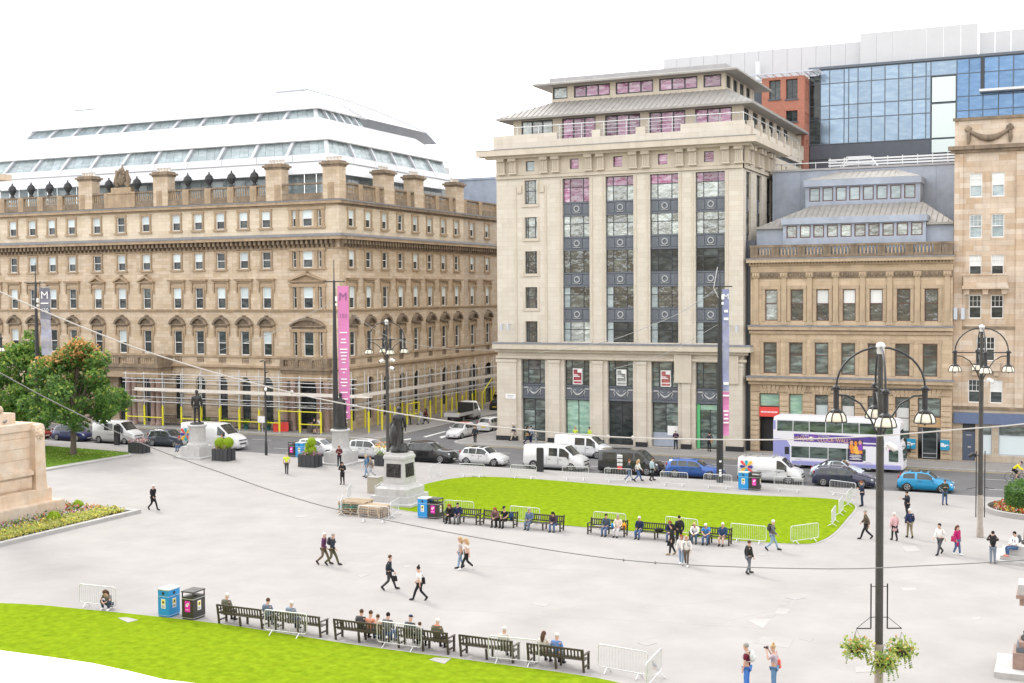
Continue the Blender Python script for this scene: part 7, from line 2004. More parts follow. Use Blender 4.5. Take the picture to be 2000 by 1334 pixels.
for rowb, yy, rot in ((MB_, YM, 0.0), (NB_, YN+0.25, math.pi)):
    for pl, pr, py, lab in rowb:
        x = (xat(pl, yy)+xat(pr, yy))/2
        if first:
            b = bench0; first = False; b.location = (x, yy+0.2, 0)
        else: b = dup(bench0, (x, yy+(0.2 if not rot else -0.2), 0), rot+rnd.uniform(-.012,.012))
        b['label'] = 'dark wooden '+lab; b['group'] = 'park benches'
SIT = 'people sitting on benches'
def sit(label, px, near, pn, top, tcol, leg, hair, **kw):
    y = (YN+0.32) if near else (YM-0.02)
    return person(label, V3((xat(px, y), y, 0)), (90 if near else 270)-24.76+kw.pop('turn', 0), pn, top, tcol, leg, hair, group=SIT, z=-0.035, **kw)
TB, TJ = ('trousers',BK), ('trousers',JN)
sit('dark-clothed woman hunched over on the bench beside the bins', 881, 0, 'sitlean', C_, BK, TB, ('long',H_RD))
sit('dark-haired man in navy sitting close beside her on the bench by the bins', 894, 0, 'sit', C_, NV, ('trousers',GY), ('short',H_BK), turn=15)
sit('person in plum with a fur collar on the second bench', 970, 0, 'sitlean', C_, (.16,.09,.09), TB, ('long',H_RD))
sit('person in a black cap eating on the second bench', 985, 0, 'sit', T, BK, TB, ('cap',BK))
sit('grey-haired man in blue reading a paper on the third bench', 1034, 0, 'sit', C_, (.10,.15,.24), ('trousers',(.12,.16,.22)), ('short',H_GY))
sit('person in black with a lilac scarf on the third bench', 1083, 0, 'sitlean', C_, (.06,.04,.06), TJ, ('long',H_BK))
sit('man with dark hair and navy jumper on the orange bag bench', 1184, 0, 'sit', J_, (.06,.08,.11), TJ, ('short',H_BK))
sit('person in a cream top beside the orange bag', 1207, 0, 'sit', J_, (.64,.56,.50), ('trousers',(.55,.54,.55)), ('short',H_GY))
sit('white-haired woman in navy with an arm along the bench back', 1249, 0, 'sit', J_, NV, TJ, ('short',H_WH))
sit('curly-haired woman in navy at the right end of the dark bag bench', 1311, 0, 'sitlean', J_, NV, TJ, ('long',H_RD))
sit('person in a white blouse on the rightmost lawn bench', 1359, 0, 'sitlean', J_, WH, ('trousers',(.05,.10,.15)), ('short',H_BL))
sit('grey-haired man in a bright blue T-shirt on the rightmost lawn bench', 1381, 0, 'sitlean', T, (.05,.22,.55), TJ, ('short',H_WH))
sit('man in a dark blue jacket and tan shorts on the rightmost lawn bench', 1412, 0, 'sit', C_, (.03,.06,.13), ('shorts',KH), ('short',H_WH))
sit('white-haired person in khaki on the leftmost near bench', 440, 1, 'sit', C_, (.13,.13,.10), ('trousers',DG), ('short',H_WH))
sit('brown-haired person in blue at the join of the first two near benches', 520, 1, 'sit', C_, (.13,.17,.24), TB, ('short',H_BR))
sit('white-haired person in a blue-grey coat on the second near bench', 566, 1, 'sit', C_, (.2,.25,.32), ('trousers',NV), ('short',H_WH))
sit('dark-haired young man in grey, leftmost on the crowded near bench', 703, 1, 'sit', C_, (.06,.065,.075), TB, ('short',H_BR))
sit('young person in coral on the crowded near bench', 721, 1, 'sit', T, (.62,.25,.17), TJ, ('short',H_BR))
sit('small young person in pink on the crowded near bench', 735, 1, 'sit', T, (.55,.32,.27), TJ, ('short',H_BR), scale=.9)
sit('young man in a grey jacket, rightmost on the crowded near bench', 755, 1, 'sit', C_, (.14,.145,.15), TJ, ('short',H_BK))
sit('person in a dark cap and jacket on the near bench with the orange scarf', 799, 1, 'sit', C_, (.07,.075,.085), TB, ('cap',NV))
sit('child in grey beside the capped person', 817, 1, 'sit', C_, (.15,.16,.17), TB, ('short',H_BR), scale=.82)
t = sit('person in khaki with an orange scarf', 852, 1, 'sit', C_, (.12,.12,.075), TB, ('short',H_WH))
m_ = MB(); m_.tube([(-.06,.07,1.07),(-.02,.09,1.08),(.06,.05,1.05),(.06,-.05,1.05),(-.02,-.09,1.08),(-.06,-.07,1.07)],.032,6,closed=True); m_.obj('scarf', cloth((.75,.2,.1)), t)
sit('white-haired person in cream on the near bench that is otherwise empty', 983, 1, 'sit', J_, (.55,.54,.5), ('trousers',DG), ('short',H_WH))
sit('brown-haired woman in cream on the rightmost near bench', 1060, 1, 'sit', J_, (.6,.57,.52), ('trousers',GY), ('long',H_BR))
sit('white-haired man in blue on the rightmost near bench', 1086, 1, 'sit', J_, (.14,.24,.5), ('trousers',GY), ('short',H_WH))
person('young man in a white hooded top sitting on the pale block at the right edge', V3((G(1982,1100).x, G(1982,1100).y, 0)), 188, 'sit', J_, (.7,.7,.72), ('trousers',(.06,.12,.25)), ('short',H_BK), (.6,.25,.2), [('backpack',GY)], group=SIT, z=0.38)
person('person in a red cap and dark clothes sitting on the leftmost statue step', V3((G(366,890).x-0.25, G(366,890).y-0.75, 0)), 255, 'sit', C_, (.05,.06,.08), TJ, ('cap',(.5,.03,.05)), group=SIT, z=0.5)
# things lying on the benches
def on_bench(name, label, cat, px, col, size, near=0):
    y = (YN+0.35) if near else (YM-0.02); m_ = MB(); m_.ball((0,0,size[2]),*size,10,7,jit=0.05); m_.box(-size[0]*.3,size[0]*.3,-size[1]*.98,-size[1]*.6,size[2]*.4,size[2]*1.2)
    o = m_.obj(name, cloth(col), None, (xat(px, y), y, 0.455)); tag(o, label, cat)
on_bench('backpack', 'navy backpack standing on the second bench beside the capped person', 'backpack', 999, (.02,.05,.12), (.17,.14,.26)); on_bench('carrier_bag', 'bright orange carrier bag on the bench seat', 'bag', 1219, (.85,.3,.02), (.14,.12,.2))
on_bench('carrier_bag', 'small blue bag between the two people on the orange bag bench', 'bag', 1196, (.05,.25,.6), (.1,.1,.16)); on_bench('holdall', 'black holdall lying on the bench of the white-haired woman', 'bag', 1287, (.02,.02,.022), (.3,.14,.13))

# ================================================================= crowd barriers
def make_barrier(L=2.15, H=1.08):
    root = put(None, 'crowd_barrier')
    r = 0.12; pts = []
    for cx, cz, a0 in ((L/2-r,H-r,0),(-L/2+r,H-r,90),(-L/2+r,0.2+r,180),(L/2-r,0.2+r,270)):
        for k in range(4): pts.append((cx+r*math.cos(R(a0+k*30)), 0, cz+r*math.sin(R(a0+k*30))))
    m_ = MB(); m_.tube(pts, 0.024, 6, closed=True); m_.obj('frame', steel, root)
    m_ = MB(); n = 17
    for k in range(1, n): m_.cyl((-L/2+L*k/n,0,0.2),(-L/2+L*k/n,0,H),0.0085,n=4,cap=False)
    m_.obj('bars', steel, root, kind='stuff')
    m_ = MB(); m_.tube([(0,0.28,0.02),(0,0.02,0.2),(0,-0.02,0.2),(0,-0.28,0.02)],0.024,6); fm = m_.mesh('foot', steel)
    for x in (-L*0.32, L*0.32): put(fm, 'foot', root, (x,0,0))
    return root
barrier0 = make_barrier(); barrier0['category'] = 'crowd barrier'; bfirst = True
def barrier(a, b, lab, sl=0.0):
    global bfirst
    A, B = G(*a), G(*b); c = (A+B)/2; d = B-A
    rot = math.atan2(d.y, d.x)
    if bfirst: o = barrier0; o.location = c; o.rotation_euler = (0,0,rot); bfirst = False
    else: o = dup(barrier0, c, rot)
    o['label'] = 'steel crowd barrier '+lab; o['group'] = 'steel crowd barriers'
for a, b, lab in (((155,1184),(228,1192),'in front of the crouching person'),((517,1238),(600,1248),'behind the first two near benches'),((738,1262),(822,1274),'behind the crowded near bench'),
    ((957,1293),(1050,1303),'between the two rightmost near benches'),((1176,1312),(1258,1327),'standing alone right of the near benches'),((1262,1352),(1292,1318),'cut by the bottom edge beside the pigeon'),
    ((868,1008),(925,1012),'behind the bench nearest the bins'),((995,1020),(1056,1026),'behind the second and third lawn benches'),((1157,1032),(1225,1038),'behind the orange bag bench'),((1297,1042),(1366,1050),'behind the dark bag bench'),
    ((1427,1057),(1497,1064),'just right of the rightmost lawn bench'),((1543,1064),(1600,1056),'at the rounded near right lawn corner'),((1621,1036),(1635,1014),'first along the right end of the lawn'),((1636,1013),(1649,996),'middle one along the right end of the lawn'),((1650,996),(1668,978),'last along the right end of the lawn by the man in overalls'),
    ((840,937),(862,928),'at the far left lawn corner'),((897,931),(946,933),'in front of the white crossover car'),((1000,934),(1045,936),'in front of the white crew van rear wheel'),((1102,937),(1146,939),'in front of the white crew van nose'),((1184,941),(1230,943),'in front of the black panel van'),
    ((1292,948),(1341,951),'left of the banner mast before the blue estate'),((1378,953),(1426,956),'at the foot of the banner mast'),((1513,959),(1567,963),'in front of the petal logo van wheel'),((1621,966),(1671,973),'in front of the navy estate car'),
    ((663,1016),(672,992),'left of the stacked pallets, nearer of two'),((674,990),(690,968),'left of the stacked pallets, farther of two'),((702,1019),(757,1022),'in front of the stacked pallets'),((758,1018),(783,1000),'between the pallets and the tall plinth'),((728,982),(752,966),'beside the beige cabinet')):
    barrier(a, b, lab)

# ================================================================= litter bins
def bin_(kind, x, y, lab, w=0.62, d=0.78, h=1.3):
    col = bin_blue if kind == 'blue' else bin_black
    t = thing('litter_bin', lab, 'litter bin', (x, y, 0), 0, 'blue and black litter bins')
    m_ = MB(); m_.box(-w/2,w/2,-d/2,d/2,0.06,h*0.82 if kind != 'blue' else h-0.04); m_.box(-w/2+.02,w/2-.02,-d/2+.02,d/2-.02,0,0.06); m_.obj('body', col, t)
    m_ = MB(); m_.box(-w/2-.015,w/2+.015,-d/2-.015,d/2+.015,h-0.038,h+0.02); m_.obj('lid', steel if kind == 'blue' else iron_grey, t)
    m_ = MB(); m_.box(-w/2-.01,w/2+.01,-d/2-.01,d/2+.01,h*0.74,h*0.755); m_.box(-w/2-.01,w/2+.01,-d/2-.01,d/2+.01,0.09,0.105); m_.obj('trim_line', steel, t)
    if kind == 'blue':
        for p0, p1 in (((0,-d/2-.012,h*.86),(0,-d/2+.02,h*.86)),((w/2+.012,0,h*.86),(w/2-.02,0,h*.86))):
            m_ = MB(); m_.cyl(p0,p1,0.075,n=12,smooth=False); m_.obj('opening', trim_k, t)
    else:
        for x_ in (-w/2+.025, w/2-.025):
            for y_ in (-d/2+.025, d/2-.025):
                m_ = MB(); m_.box(x_-.022,x_+.022,y_-.022,y_+.022,h*.82,h-.04); m_.obj('post', col, t)
    for face in (0, 1):
        m1, m2 = MB(), MB()
        if face == 0: bx = lambda q,a,b,c,e,o: q.box(a,b,-d/2-o,-d/2,c,e)
        else: bx = lambda q,a,b,c,e,o: q.box(w/2,w/2+o,a,b,c,e)
        if kind == 'blue' or face == 1:
            bx(m1,-.12,.12,.42,.86,.006); bx(m2,-.085,.085,.62,.82,.010)
            st_ = m1.obj('sticker', print_w, t); m2.obj('symbol', print_y, st_)
            m3 = MB(); bx(m3,-.05,.05,.66,.76,.013); bx(m3,-.08,.08,.47,.50,.010); bx(m3,-.08,.05,.53,.56,.010); m3.obj('symbol', print_k, st_)
        else:
            bx(m1,-.15,.15,.38,.88,.006); st_ = m1.obj('sticker', magenta, t)
            bx(m2,-.09,.03,.62,.74,.010); bx(m2,-.02,.10,.70,.79,.010); bx(m2,-.11,.11,.47,.49,.009); m2.obj('symbol', print_w, st_)
g = G(316,1206); bin_('blue', g.x+0.08, g.y+0.42, 'blue recycling bin at the left end of the near benches')
g = G(364,1211); bin_('black', g.x+0.08, g.y+0.42, 'black litter bin with a magenta sticker at the left end of the near benches', 0.66, 0.84)
g = G(825,1012); bin_('blue', g.x, g.y+0.4, 'blue recycling bin between the tall plinth and the lawn benches', 0.72); bin_('black', g.x+0.78, g.y+0.4, 'black litter bin between the tall plinth and the lawn benches', 0.76)
g = G(1451,957); bin_('blue', g.x, g.y+0.4, 'blue recycling bin at the far lawn edge before the petal logo van', 0.76, .6); bin_('black', g.x+0.82, g.y+0.4, 'black litter bin at the far lawn edge before the petal logo van', 0.8, .6)
g = G(569,892); bin_('black', g.x, g.y+0.4, 'black litter bin behind the topiary planter by the kerb', 0.72); bin_('blue', g.x+0.85, g.y+0.4, 'blue recycling bin behind the topiary planter by the kerb', 0.8)

# ================================================================= lamp posts
def lamp_post(base, rot, label, H=12.7, pole_r=0.12, extra=None, lower=None):
    t = thing('lamp_post', label, 'lamp post', base, rot, 'four-armed lamp posts')
    m_ = MB(); m_.lathe((0,0,0),[(pole_r*1.6,0),(pole_r*1.5,0.5),(pole_r*1.15,0.7),(pole_r*1.12,9.6),(pole_r*0.8,10.0),(pole_r*0.75,H-0.2),(pole_r*0.5,H)],12)
    m_.obj('pole', iron_grey, t)
    if lower:
        m_ = MB(); m_.lathe((0,0,0),[(pole_r*1.75,0.02),(pole_r*1.65,0.5),(pole_r*1.32,0.75),(pole_r*1.3,lower)],12); m_.obj('pole_sleeve', pole_stone, t)
    m_ = MB(); m_.ball((0,0,H+0.02),0.17,0.17,0.15,12,7); m_.cyl((0,0,H-0.25),(0,0,H),0.13,0.15,10); m_.obj('finial', steel, t)
    zr, rr = H-1.5, 1.5
    s = MB()
    s.lathe((0,0,0),[(0.34,0),(0.35,0.02),(0.345,0.07),(0.31,0.2),(0.22,0.33),(0.1,0.4)],16); shade = s.mesh('lamp_shade', lampshade)
    s = MB(); s.lathe((0,0,0),[(0.13,0.36),(0.24,0.33),(0.16,0.43),(0.1,0.47)],14)
    for k in range(6):
        a = k*math.pi/3; s.tube([(q*math.cos(a),q*math.sin(a),z) for q, z in ((0.365,0.0),(0.36,0.08),(0.325,0.21),(0.235,0.345),(0.12,0.42))],0.02,5)
    s.tube([(0.37*math.cos(a*.3927),0.37*math.sin(a*.3927),0.0) for a in range(16)],0.022,5,closed=True); s.cyl((0,0,-0.1),(0,0,0.02),0.03,n=6); cage = s.mesh('lamp_cage', iron)
    s = MB(); s.cyl((0,0,0.45),(0,0,1.15),0.10,n=10); s.ball((0,0,1.2),0.13,0.13,0.1,10,6); s.cyl((0,0,1.12),(0,0,1.16),0.17,n=10); slv = s.mesh('lamp_sleeve', iron)
    s = MB(); s.tube([(0.02,0,H-0.02)]+[(rr*math.sin(a*math.pi/16), 0, zr+0.08+(H-0.1-zr)*math.cos(a*math.pi/16)) for a in range(1,9)],0.04,7); am = s.mesh('arch_arm', iron)
    s = MB(); s.tube([(rr-0.05,0,zr-0.2),(rr*0.75,0,zr-0.22),(rr*0.45,0,zr-0.5),(rr*0.2,0,zr-1.1),(0.06,0,zr-1.7)],0.034,6); bm = s.mesh('bracket', iron)
    s = MB(); s.tube([(-rr-0.18,0,zr),(rr+0.18,0,zr)],0.035,6); cb = s.mesh('cross_bar', iron)
    for k in range(4):
        a = k*math.pi/2
        if k < 2: put(cb, 'cross_bar', t, (0,0,0.01*k), a)
        put(am, 'arch_arm', t, (0,0,0), a); put(bm, 'bracket', t, (0,0,0), a)
        o = put(slv, 'lamp_sleeve', t, (rr*math.cos(a), rr*math.sin(a), zr-1.15), a)
        sh = put(shade, 'lamp_shade', t, (rr*math.cos(a), rr*math.sin(a), zr-1.15)); put(cage, 'lamp_cage', sh, (0,0,0))
    return t
def cctv(parent, z, ang, col=white_paint):
    m_ = MB(); m_.cyl((0.05,0,0),(0.32,0,0.05),0.03,n=6); m_.cyl((0.32,0,0.1),(0.32,0,-0.1),0.05,n=8); m_.ball((0.42,0,0.08),0.16,0.12,0.12,10,6); m_.cyl((0.35,0,0.1),(0.66,0,-0.05),0.1,0.12,10)
    m_.cyl((0.66,0,-0.05),(0.68,0,-0.06),0.1,n=10,m=1); m_.obj('security_camera', [col, trim_k], parent, (0,0,z), ang)
def wreath_rods(parent, zt_, zl, arm):
    for s in (-1, 1):
        m_ = MB(); m_.cyl((s*0.29,0,zl),(s*0.29,0,zt_),0.025,n=6); m_.tube([(s*0.29,0,zl),(s*arm,0,zl)],0.025,6); m_.tube([(s*0.29,0,zl+0.42),(s*arm,0,zl)],0.012,5); m_.cyl((0,0,zt_-0.1),(s*0.29,0,zt_-0.1),0.015,n=5); m_.cyl((0,0,zl+0.4),(s*0.29,0,zl+0.4),0.015,n=5); m_.obj('basket_bracket', iron, parent, (0,0,0), _yaw-R(14.3))
L1 = lamp_post(G(1716,1388), R(14.3), 'tall black lamp post with cream globes nearest the camera, hung with flower baskets', 12.92)
wreath_rods(L1, 4.55, 2.95, 0.8); cctv(L1, 9.35, R(35))
m_ = MB(); m_.lathe((0,0,0),[(0.185,0.02),(0.18,0.5),(0.155,0.75),(0.152,2.4)],12); m_.obj('pole_sleeve', pole_stone, L1)
def basket(loc, label, n=420):
    t = thing('hanging_basket', label, 'flower basket', loc, 0, 'hanging flower baskets')
    m_ = MB(); m_.lathe((0,0,-0.25),[(0.1,0),(0.27,0.12),(0.32,0.25)],12); m_.obj('basket', soil, t)
    m_ = MB()
    for k in range(3): a = k*2.1; m_.cyl((0.3*math.cos(a),0.3*math.sin(a),0.0),(0,0,0.62),0.006,n=4)
    m_.obj('chain', iron, t)
    pts = []
    while len(pts) < n:
        p = V3((rnd.gauss(0,.26),rnd.gauss(0,.26),rnd.gauss(0.0,.17)))
        if p.length < .62: pts.append(tuple(p))
    m_ = MB(); m_.leaves(pts, 0.075, mats=[0,1,1,2]); 
    for k in range(7):
        a = rnd.uniform(0,6.28); m_.leaves([(0.36*math.cos(a)*(1+q*.05),0.36*math.sin(a)*(1+q*.05),-0.1-q*0.07) for q in range(7) for _ in range(3)],0.05,mats=[0,1])
    m_.obj('foliage', [leaf_m, leaf_l, leaf_cr], t)
    fl = [p for p in pts if rnd.random() < .2 and p[2] > -.15]
    m_ = MB(); m_.leaves([(p[0]*1.12,p[1]*1.12,p[2]*1.1+.03) for p in fl],0.055,mats=[0,0,1,2]); m_.obj('flowers', [fl_or, fl_ye, leaf_cr], t)
b0 = L1.location
bd = _r0
nd = V3((_r0.y, -_r0.x, 0))                             # towards the camera
basket(b0-bd*0.8+V3((0,0,2.3)), 'left hanging basket of orange and lime flowers on the nearest lamp post'); basket(b0+bd*0.8+V3((0,0,2.2)), 'right hanging basket of lime flowers on the nearest lamp post'); basket(b0+nd*0.62+V3((0,0,1.95)), 'front hanging basket of trailing flowers on the nearest lamp post')
L2 = lamp_post(G(1914,1049), R(12), 'black lamp post with cream globes and a pale poster-worn foot at the right edge', 12.6, lower=2.55); cctv(L2, 9.4, R(-10)); cctv(L2, 4.9, R(170), iron)
m_ = MB()
for s in (-1, 1):
    m_.cyl((s*0.26,0,1.2),(s*0.26,0,5.2),0.03,n=6); m_.tube([(s*0.26,0,3.0),(s*0.85,0,2.9)],0.02,5)
m_.obj('banner_frame', iron, L2, (0,0,0), _yaw-R(12))
L3 = lamp_post(G(758,920), R(42), 'black four-globed lamp post behind the tall bronze statue', 12.5); cctv(L3, 9.2, R(190)); cctv(L3, 9.25, R(10)); cctv(L3, 8.6, R(-40))
L0 = lamp_post(G(-24,905), R(20), 'black lamp post at the left edge, only one cream globe in view', 12.6)
# slim black column
t = thing('slim_lamp_column', 'slim plain black lamp column left of the topiary planter', 'lamp post', G(520,889))
m_ = MB(); m_.lathe((0,0,0),[(0.13,0),(0.13,1.2),(0.09,1.3),(0.07,8.6),(0.05,8.7)],10); m_.obj('pole', iron, t)
m_ = MB(); m_.tube([(0,0,8.5),(-0.2,0,8.75),(-0.35,0,8.7)],0.04,6); m_.ball((-0.42,0,8.68),0.2,0.1,0.07,8,5); m_.cyl((0,0,7.6),(0.3,0,7.7),0.06,n=6); m_.obj('lamp_head', iron, t)
m_ = MB(); m_.ball((0.06,-0.02,6.1),0.14,0.12,0.2,8,5); m_.obj('sensor_box', white_paint, t)

# ================================================================= banner masts
def mast(base, label, H, barz):
    t = thing('banner_mast', label, 'mast', base, _yaw, 'banner masts')
    m_ = MB(); m_.lathe((0,0,0),[(0.27,0),(0.26,3),(0.2,9),(0.13,14),(0.11,barz),(0.05,barz+0.15),(0.035,H)],12); m_.obj('pole', iron, t)
    m_ = MB(); m_.tube([(-0.9,0,barz),(0.95,0,barz)],0.05,6); m_.ball((0.0,0,barz),0.12,0.12,0.12,8,5); m_.obj('cross_bar', iron, t)
    m_ = MB(); m_.box(0.1,0.28,-0.15,0.05,14.2,14.6); m_.box(0.1,0.26,-0.15,0.05,13.8,14.0); m_.obj('fixing_box', white_paint, t)
    m_ = MB(); m_.tube([(0.1,0,barz-0.5),(1.3,0,barz-0.4)],0.02,5); m_.obj('banner_arm', steel, t)
    return t
def banner(t, x0, x1, z0, z1, mat, name='banner', y=0.03):
    m_ = MB(); n = 10
    for k in range(n):
        a, b = z0+(z1-z0)*k/n, z0+(z1-z0)*(k+1)/n
        s0, s1 = 0.06*math.sin(k*1.1), 0.06*math.sin((k+1)*1.1)
        m_.add([(x0,y+s0,a),(x1,y+s0*1.5,a),(x1,y+s1*1.5,b),(x0,y+s1,b),(x0,y+0.02+s0,a),(x1,y+0.02+s0*1.5,a),(x1,y+0.02+s1*1.5,b),(x0,y+0.02+s1,b)], [(0,1,2,3),(7,6,5,4),(1,5,6,2),(4,0,3,7)])
    return m_.obj(name, mat, t)
def btext(txt, size, x, z, mat, parent, wl): text_mb(txt, size, wl).obj('lettering', mat, parent, (x, -0.09, z))
def blines(parent, mat, x0, x1, rows, h):
    m_ = MB()
    for z, w, off in rows: c = (x0+x1)/2+off; m_.box(c-w/2, c+w/2, -0.095, -0.088, z, z+h)
    m_.obj('text_lines', mat, parent)
mp_ = mast(G(657,905), 'tall black mast carrying the long pink banner', 17.8, 15.9)
bp_ = banner(mp_, 0.3, 1.25, 3.9, 15.5, banner_pk)
pk_d = P('banner_ink', (0.24,0.10,0.22), 0.6)
btext('M', 1.0, 0.77, 14.55, pk_d, bp_, 0.62); btext('150', 0.5, 0.77, 12.9, pk_d, bp_, 0.62)
blines(bp_, print_w, 0.3, 1.25, [(11.4-q*0.29, w, 0) for q, w in enumerate((.62,0,.4,.5,0,.66,.6,.5,.4,.3,0,.55,.15,0,.5,.62,.4,0,.6,0,.62,.3,.18,0,.6,0,.5,.5,0,.6,.62)) if w], 0.1)
mr_ = mast(G(1406,942), 'tall black mast with a narrow violet and pink banner before the pale tower', 16.9, 15.2)
b1 = banner(mr_, 0.2, 0.72, 7.1, 15.0, banner_vi); btext('M', 0.6, 0.46, 14.4, print_w, b1, 0.4)
blines(b1, print_w, 0.2, 0.72, [(13.2,.3,0),(12.6,.36,0),(7.6,.4,0)], 0.2)
b2 = banner(mr_, 0.2, 0.72, 3.65, 7.05, banner_pk); blines(b2, print_w, 0.2, 0.72, [(6.7,.5,0),(5.5,.4,0),(5.2,.3,0),(4.9,.36,0),(4.6,.42,0)], 0.12)
m_ = MB(); m_.tube([(-0.1,0,14.3),(-0.5,-0.1,15.1),(-0.2,-0.1,16.7)],0.03,5); m_.obj('antenna', steel, mr_)
m_ = MB()
for z in (1.6,0.9,0.7,0.5): m_.box(-0.1,0.08,-0.275,-0.262,z,z+0.14)
m_.obj('stickers', print_w, mr_, kind='stuff')
ml_ = mast(G(77,882), 'tall black mast with the grey lettered banner behind the trees', 17.9, 16.05)
b1 = banner(ml_, 0.35, 1.35, 12.6, 15.6, banner_gr); btext('M', 1.0, 0.85, 14.85, print_w, b1, 0.62); btext('150', 0.55, 0.85, 13.45, print_w, b1, 0.6); blines(b1, print_w, 0.35, 1.35, [(14.05,.72,0)], 0.12)
banner(ml_, 0.4, 1.35, 9.2, 12.58, banner_ph)

# ================================================================= monuments
def figure(root, z, sc, face, cloak=True, pn='stand', robe_h=1.0):
    g = garments(pn); o = put(None, 'figure'); bpy.data.objects.remove(o)
    parts = []
    f = MB()
    for k in ('body','coat' if cloak else 'jacket','trousers','shoes','short'):
        me = g[k]; f.add([v.co for v in me.vertices], [tuple(p.vertices) for p in me.polygons], 0, True)
    if cloak: f.lathe((0,0,0),[(0.34,0.02),(0.33,0.3),(0.30,0.8),(0.27,1.15),(0.24,1.4),(0.12,1.52)],18,sx=0.82)
    f.v = [(v[0]*sc, v[1]*sc, v[2]*sc) for v in f.v]
    fo = f.obj('bronze_figure', bronze, root, (0,0,z), R(face)+_yaw-root.rotation_euler.z)
    m_ = MB(); m_.lathe((0,0,0),[(0.62,0),(0.62,0.12),(0.55,0.16)],16); m_.obj('bronze_base', bronze, root, (0,0,z-0.13))
    return fo
def round_pedestal(c, label, face, cloak):
    t = thing('statue_monument', label, 'statue', c, 0, 'bronze statues on pale pedestals')
    m_ = MB(); m_.box(-1.55,1.55,-1.55,1.55,0,0.16); m_.obj('step', granite_lt, t)
    m_ = MB(); m_.box(-1.08,1.08,-1.08,1.08,0.162,1.02); m_.box(-1.0,1.0,-1.0,1.0,1.02,1.08); m_.obj('plinth', granite_lt, t)
    m_ = MB(); m_.lathe((0,0,1.08),[(0.95,0),(0.97,0.1),(0.9,0.2),(0.8,0.3),(0.78,0.45),(0.74,1.65),(0.78,1.7),(0.88,1.8),(0.9,1.88),(0.78,1.95)],28); m_.obj('pedestal', granite_lt, t)
    figure(t, 3.16, 1.68, face, cloak); return t
round_pedestal(G(386,893), 'bronze statue of a coated man on a round pedestal before the petal logo van', 275-180, False)
s2 = round_pedestal(G(666,905), 'bronze statue of a cloaked figure on a pale round pedestal beside the pink banner', 265-180, True)
t3 = thing('statue_monument', 'dark bronze draped figure on a tall square plinth with bronze panels beside the lawn', 'statue', G(781,981), 0, 'bronze statues on pale pedestals')
m_ = MB(); m_.box(-1.95,1.95,-1.95,1.95,0,0.2); m_.box(-1.5,1.5,-1.5,1.5,0.202,0.62); m_.obj('step', granite_lt, t3)
m_ = MB(); m_.box(-1.28,1.28,-1.28,1.28,0.622,1.12)
m_.lathe((0,0,1.12),[(1.26*1.414,0),(1.05*1.414,0.14),(0.98*1.414,0.28)],4,0,False,rot=math.pi/4)
m_.obj('plinth', granite_lt, t3)
m_ = MB(); m_.lathe((0,0,1.4),[(0.86*1.414,0),(0.78*1.414,1.75),(0.84*1.414,1.77),(0.84*1.414,1.95),(0.76*1.414,2.05),(0.72*1.414,2.2)],4,0,False,rot=math.pi/4); m_.obj('pedestal', granite_lt, t3)
for (sx, rot) in ((0, 0), (1, math.pi/2)):
    m_ = MB(); m_.slab([(-0.58,-0.87,0.5),(0.58,-0.87,0.5),(0.58,-0.82,1.45),(-0.58,-0.82,1.45)],0.06)
    for k in range(9): m_.ball((rnd.uniform(-.45,.45),-0.86,rnd.uniform(.65,1.3)),0.09,0.05,0.14,6,4)
    m_.obj('bronze_plaque', bronze, t3, (0,0,1.4), rot)
fo = figure(t3, 3.74, 1.72, 80, False)
m_ = MB()
for k in range(9): m_.tube([(0.25+rnd.uniform(-.1,.1),-0.5+k*0.12,2.15-abs(k-4)*.06),(0.32+rnd.uniform(-.08,.08),-0.52+k*0.125,1.2),(0.4+rnd.uniform(-.1,.1),-0.58+k*0.14,0.1)],[0.1,0.13,0.16],6)
m_.ball((0.28,-0.1,1.0),0.38,0.42,0.95,10,7,jit=0.05); m_.lathe((0,0,0),[(0.75,0),(0.72,0.12),(0.6,0.3),(0.45,0.5)],12); m_.obj('drapery', bronze, fo, (0,0,0), -_yaw-R(80)+R(250))
# column monument at the left edge
tm = thing('column_monument', 'big orange sandstone column base with a carved lion head at the left edge', 'monument', (-66.8, 58.8, 0))
for h, z0, z1, nm in ((3.9,0,0.9,'step'),(3.32,0.902,1.75,'step')):
    m_ = MB(); m_.box(-h,h,-h,h,z0,z1-0.06); m_.box(-h+.06,h-.06,-h+.06,h-.06,z1-0.06,z1); m_.obj(nm, granite_red, tm)
for k, (z0, z1, hh) in enumerate(((1.752,2.75,2.76),(2.752,3.12,2.85),(3.122,3.85,2.62),(3.852,4.6,2.62),(4.602,5.3,2.62),(5.302,5.75,2.62),(5.752,6.25,2.70))):
    m_ = MB(); m_.box(-hh,hh,-hh,hh,z0,z1-0.025); m_.box(-hh+.04,hh-.04,-hh+.04,hh-.04,z1-0.025,z1); m_.obj('stone_course', granite_red, tm)
for sx, sy in ((1,1),(1,-1),(-1,1),(-1,-1)):
    m_ = MB(); cx, cy = sx*2.62, sy*2.62
    m_.lathe((cx,cy,1.76),[(0.72,0),(0.66,0.6),(0.6,3.2),(0.62,4.1),(0.55,4.35),(0.2,4.45)],4,0,False,rot=math.pi/4)
    m_.obj('corner_buttress', granite_red, tm)
    m_ = MB(); fx_ = cx+sx*0.42
    m_.ball((fx_,cy,5.55),0.2,0.3,0.34,8,6); m_.ball((fx_+sx*.14,cy,5.48),0.14,0.16,0.16,8,5)
    for q in range(9): a = q*0.7; m_.ball((fx_,cy+0.3*math.cos(a),5.55+0.36*math.sin(a)),0.11,0.12,0.13,6,4)
    m_.obj('lion_head', granite_red, tm)
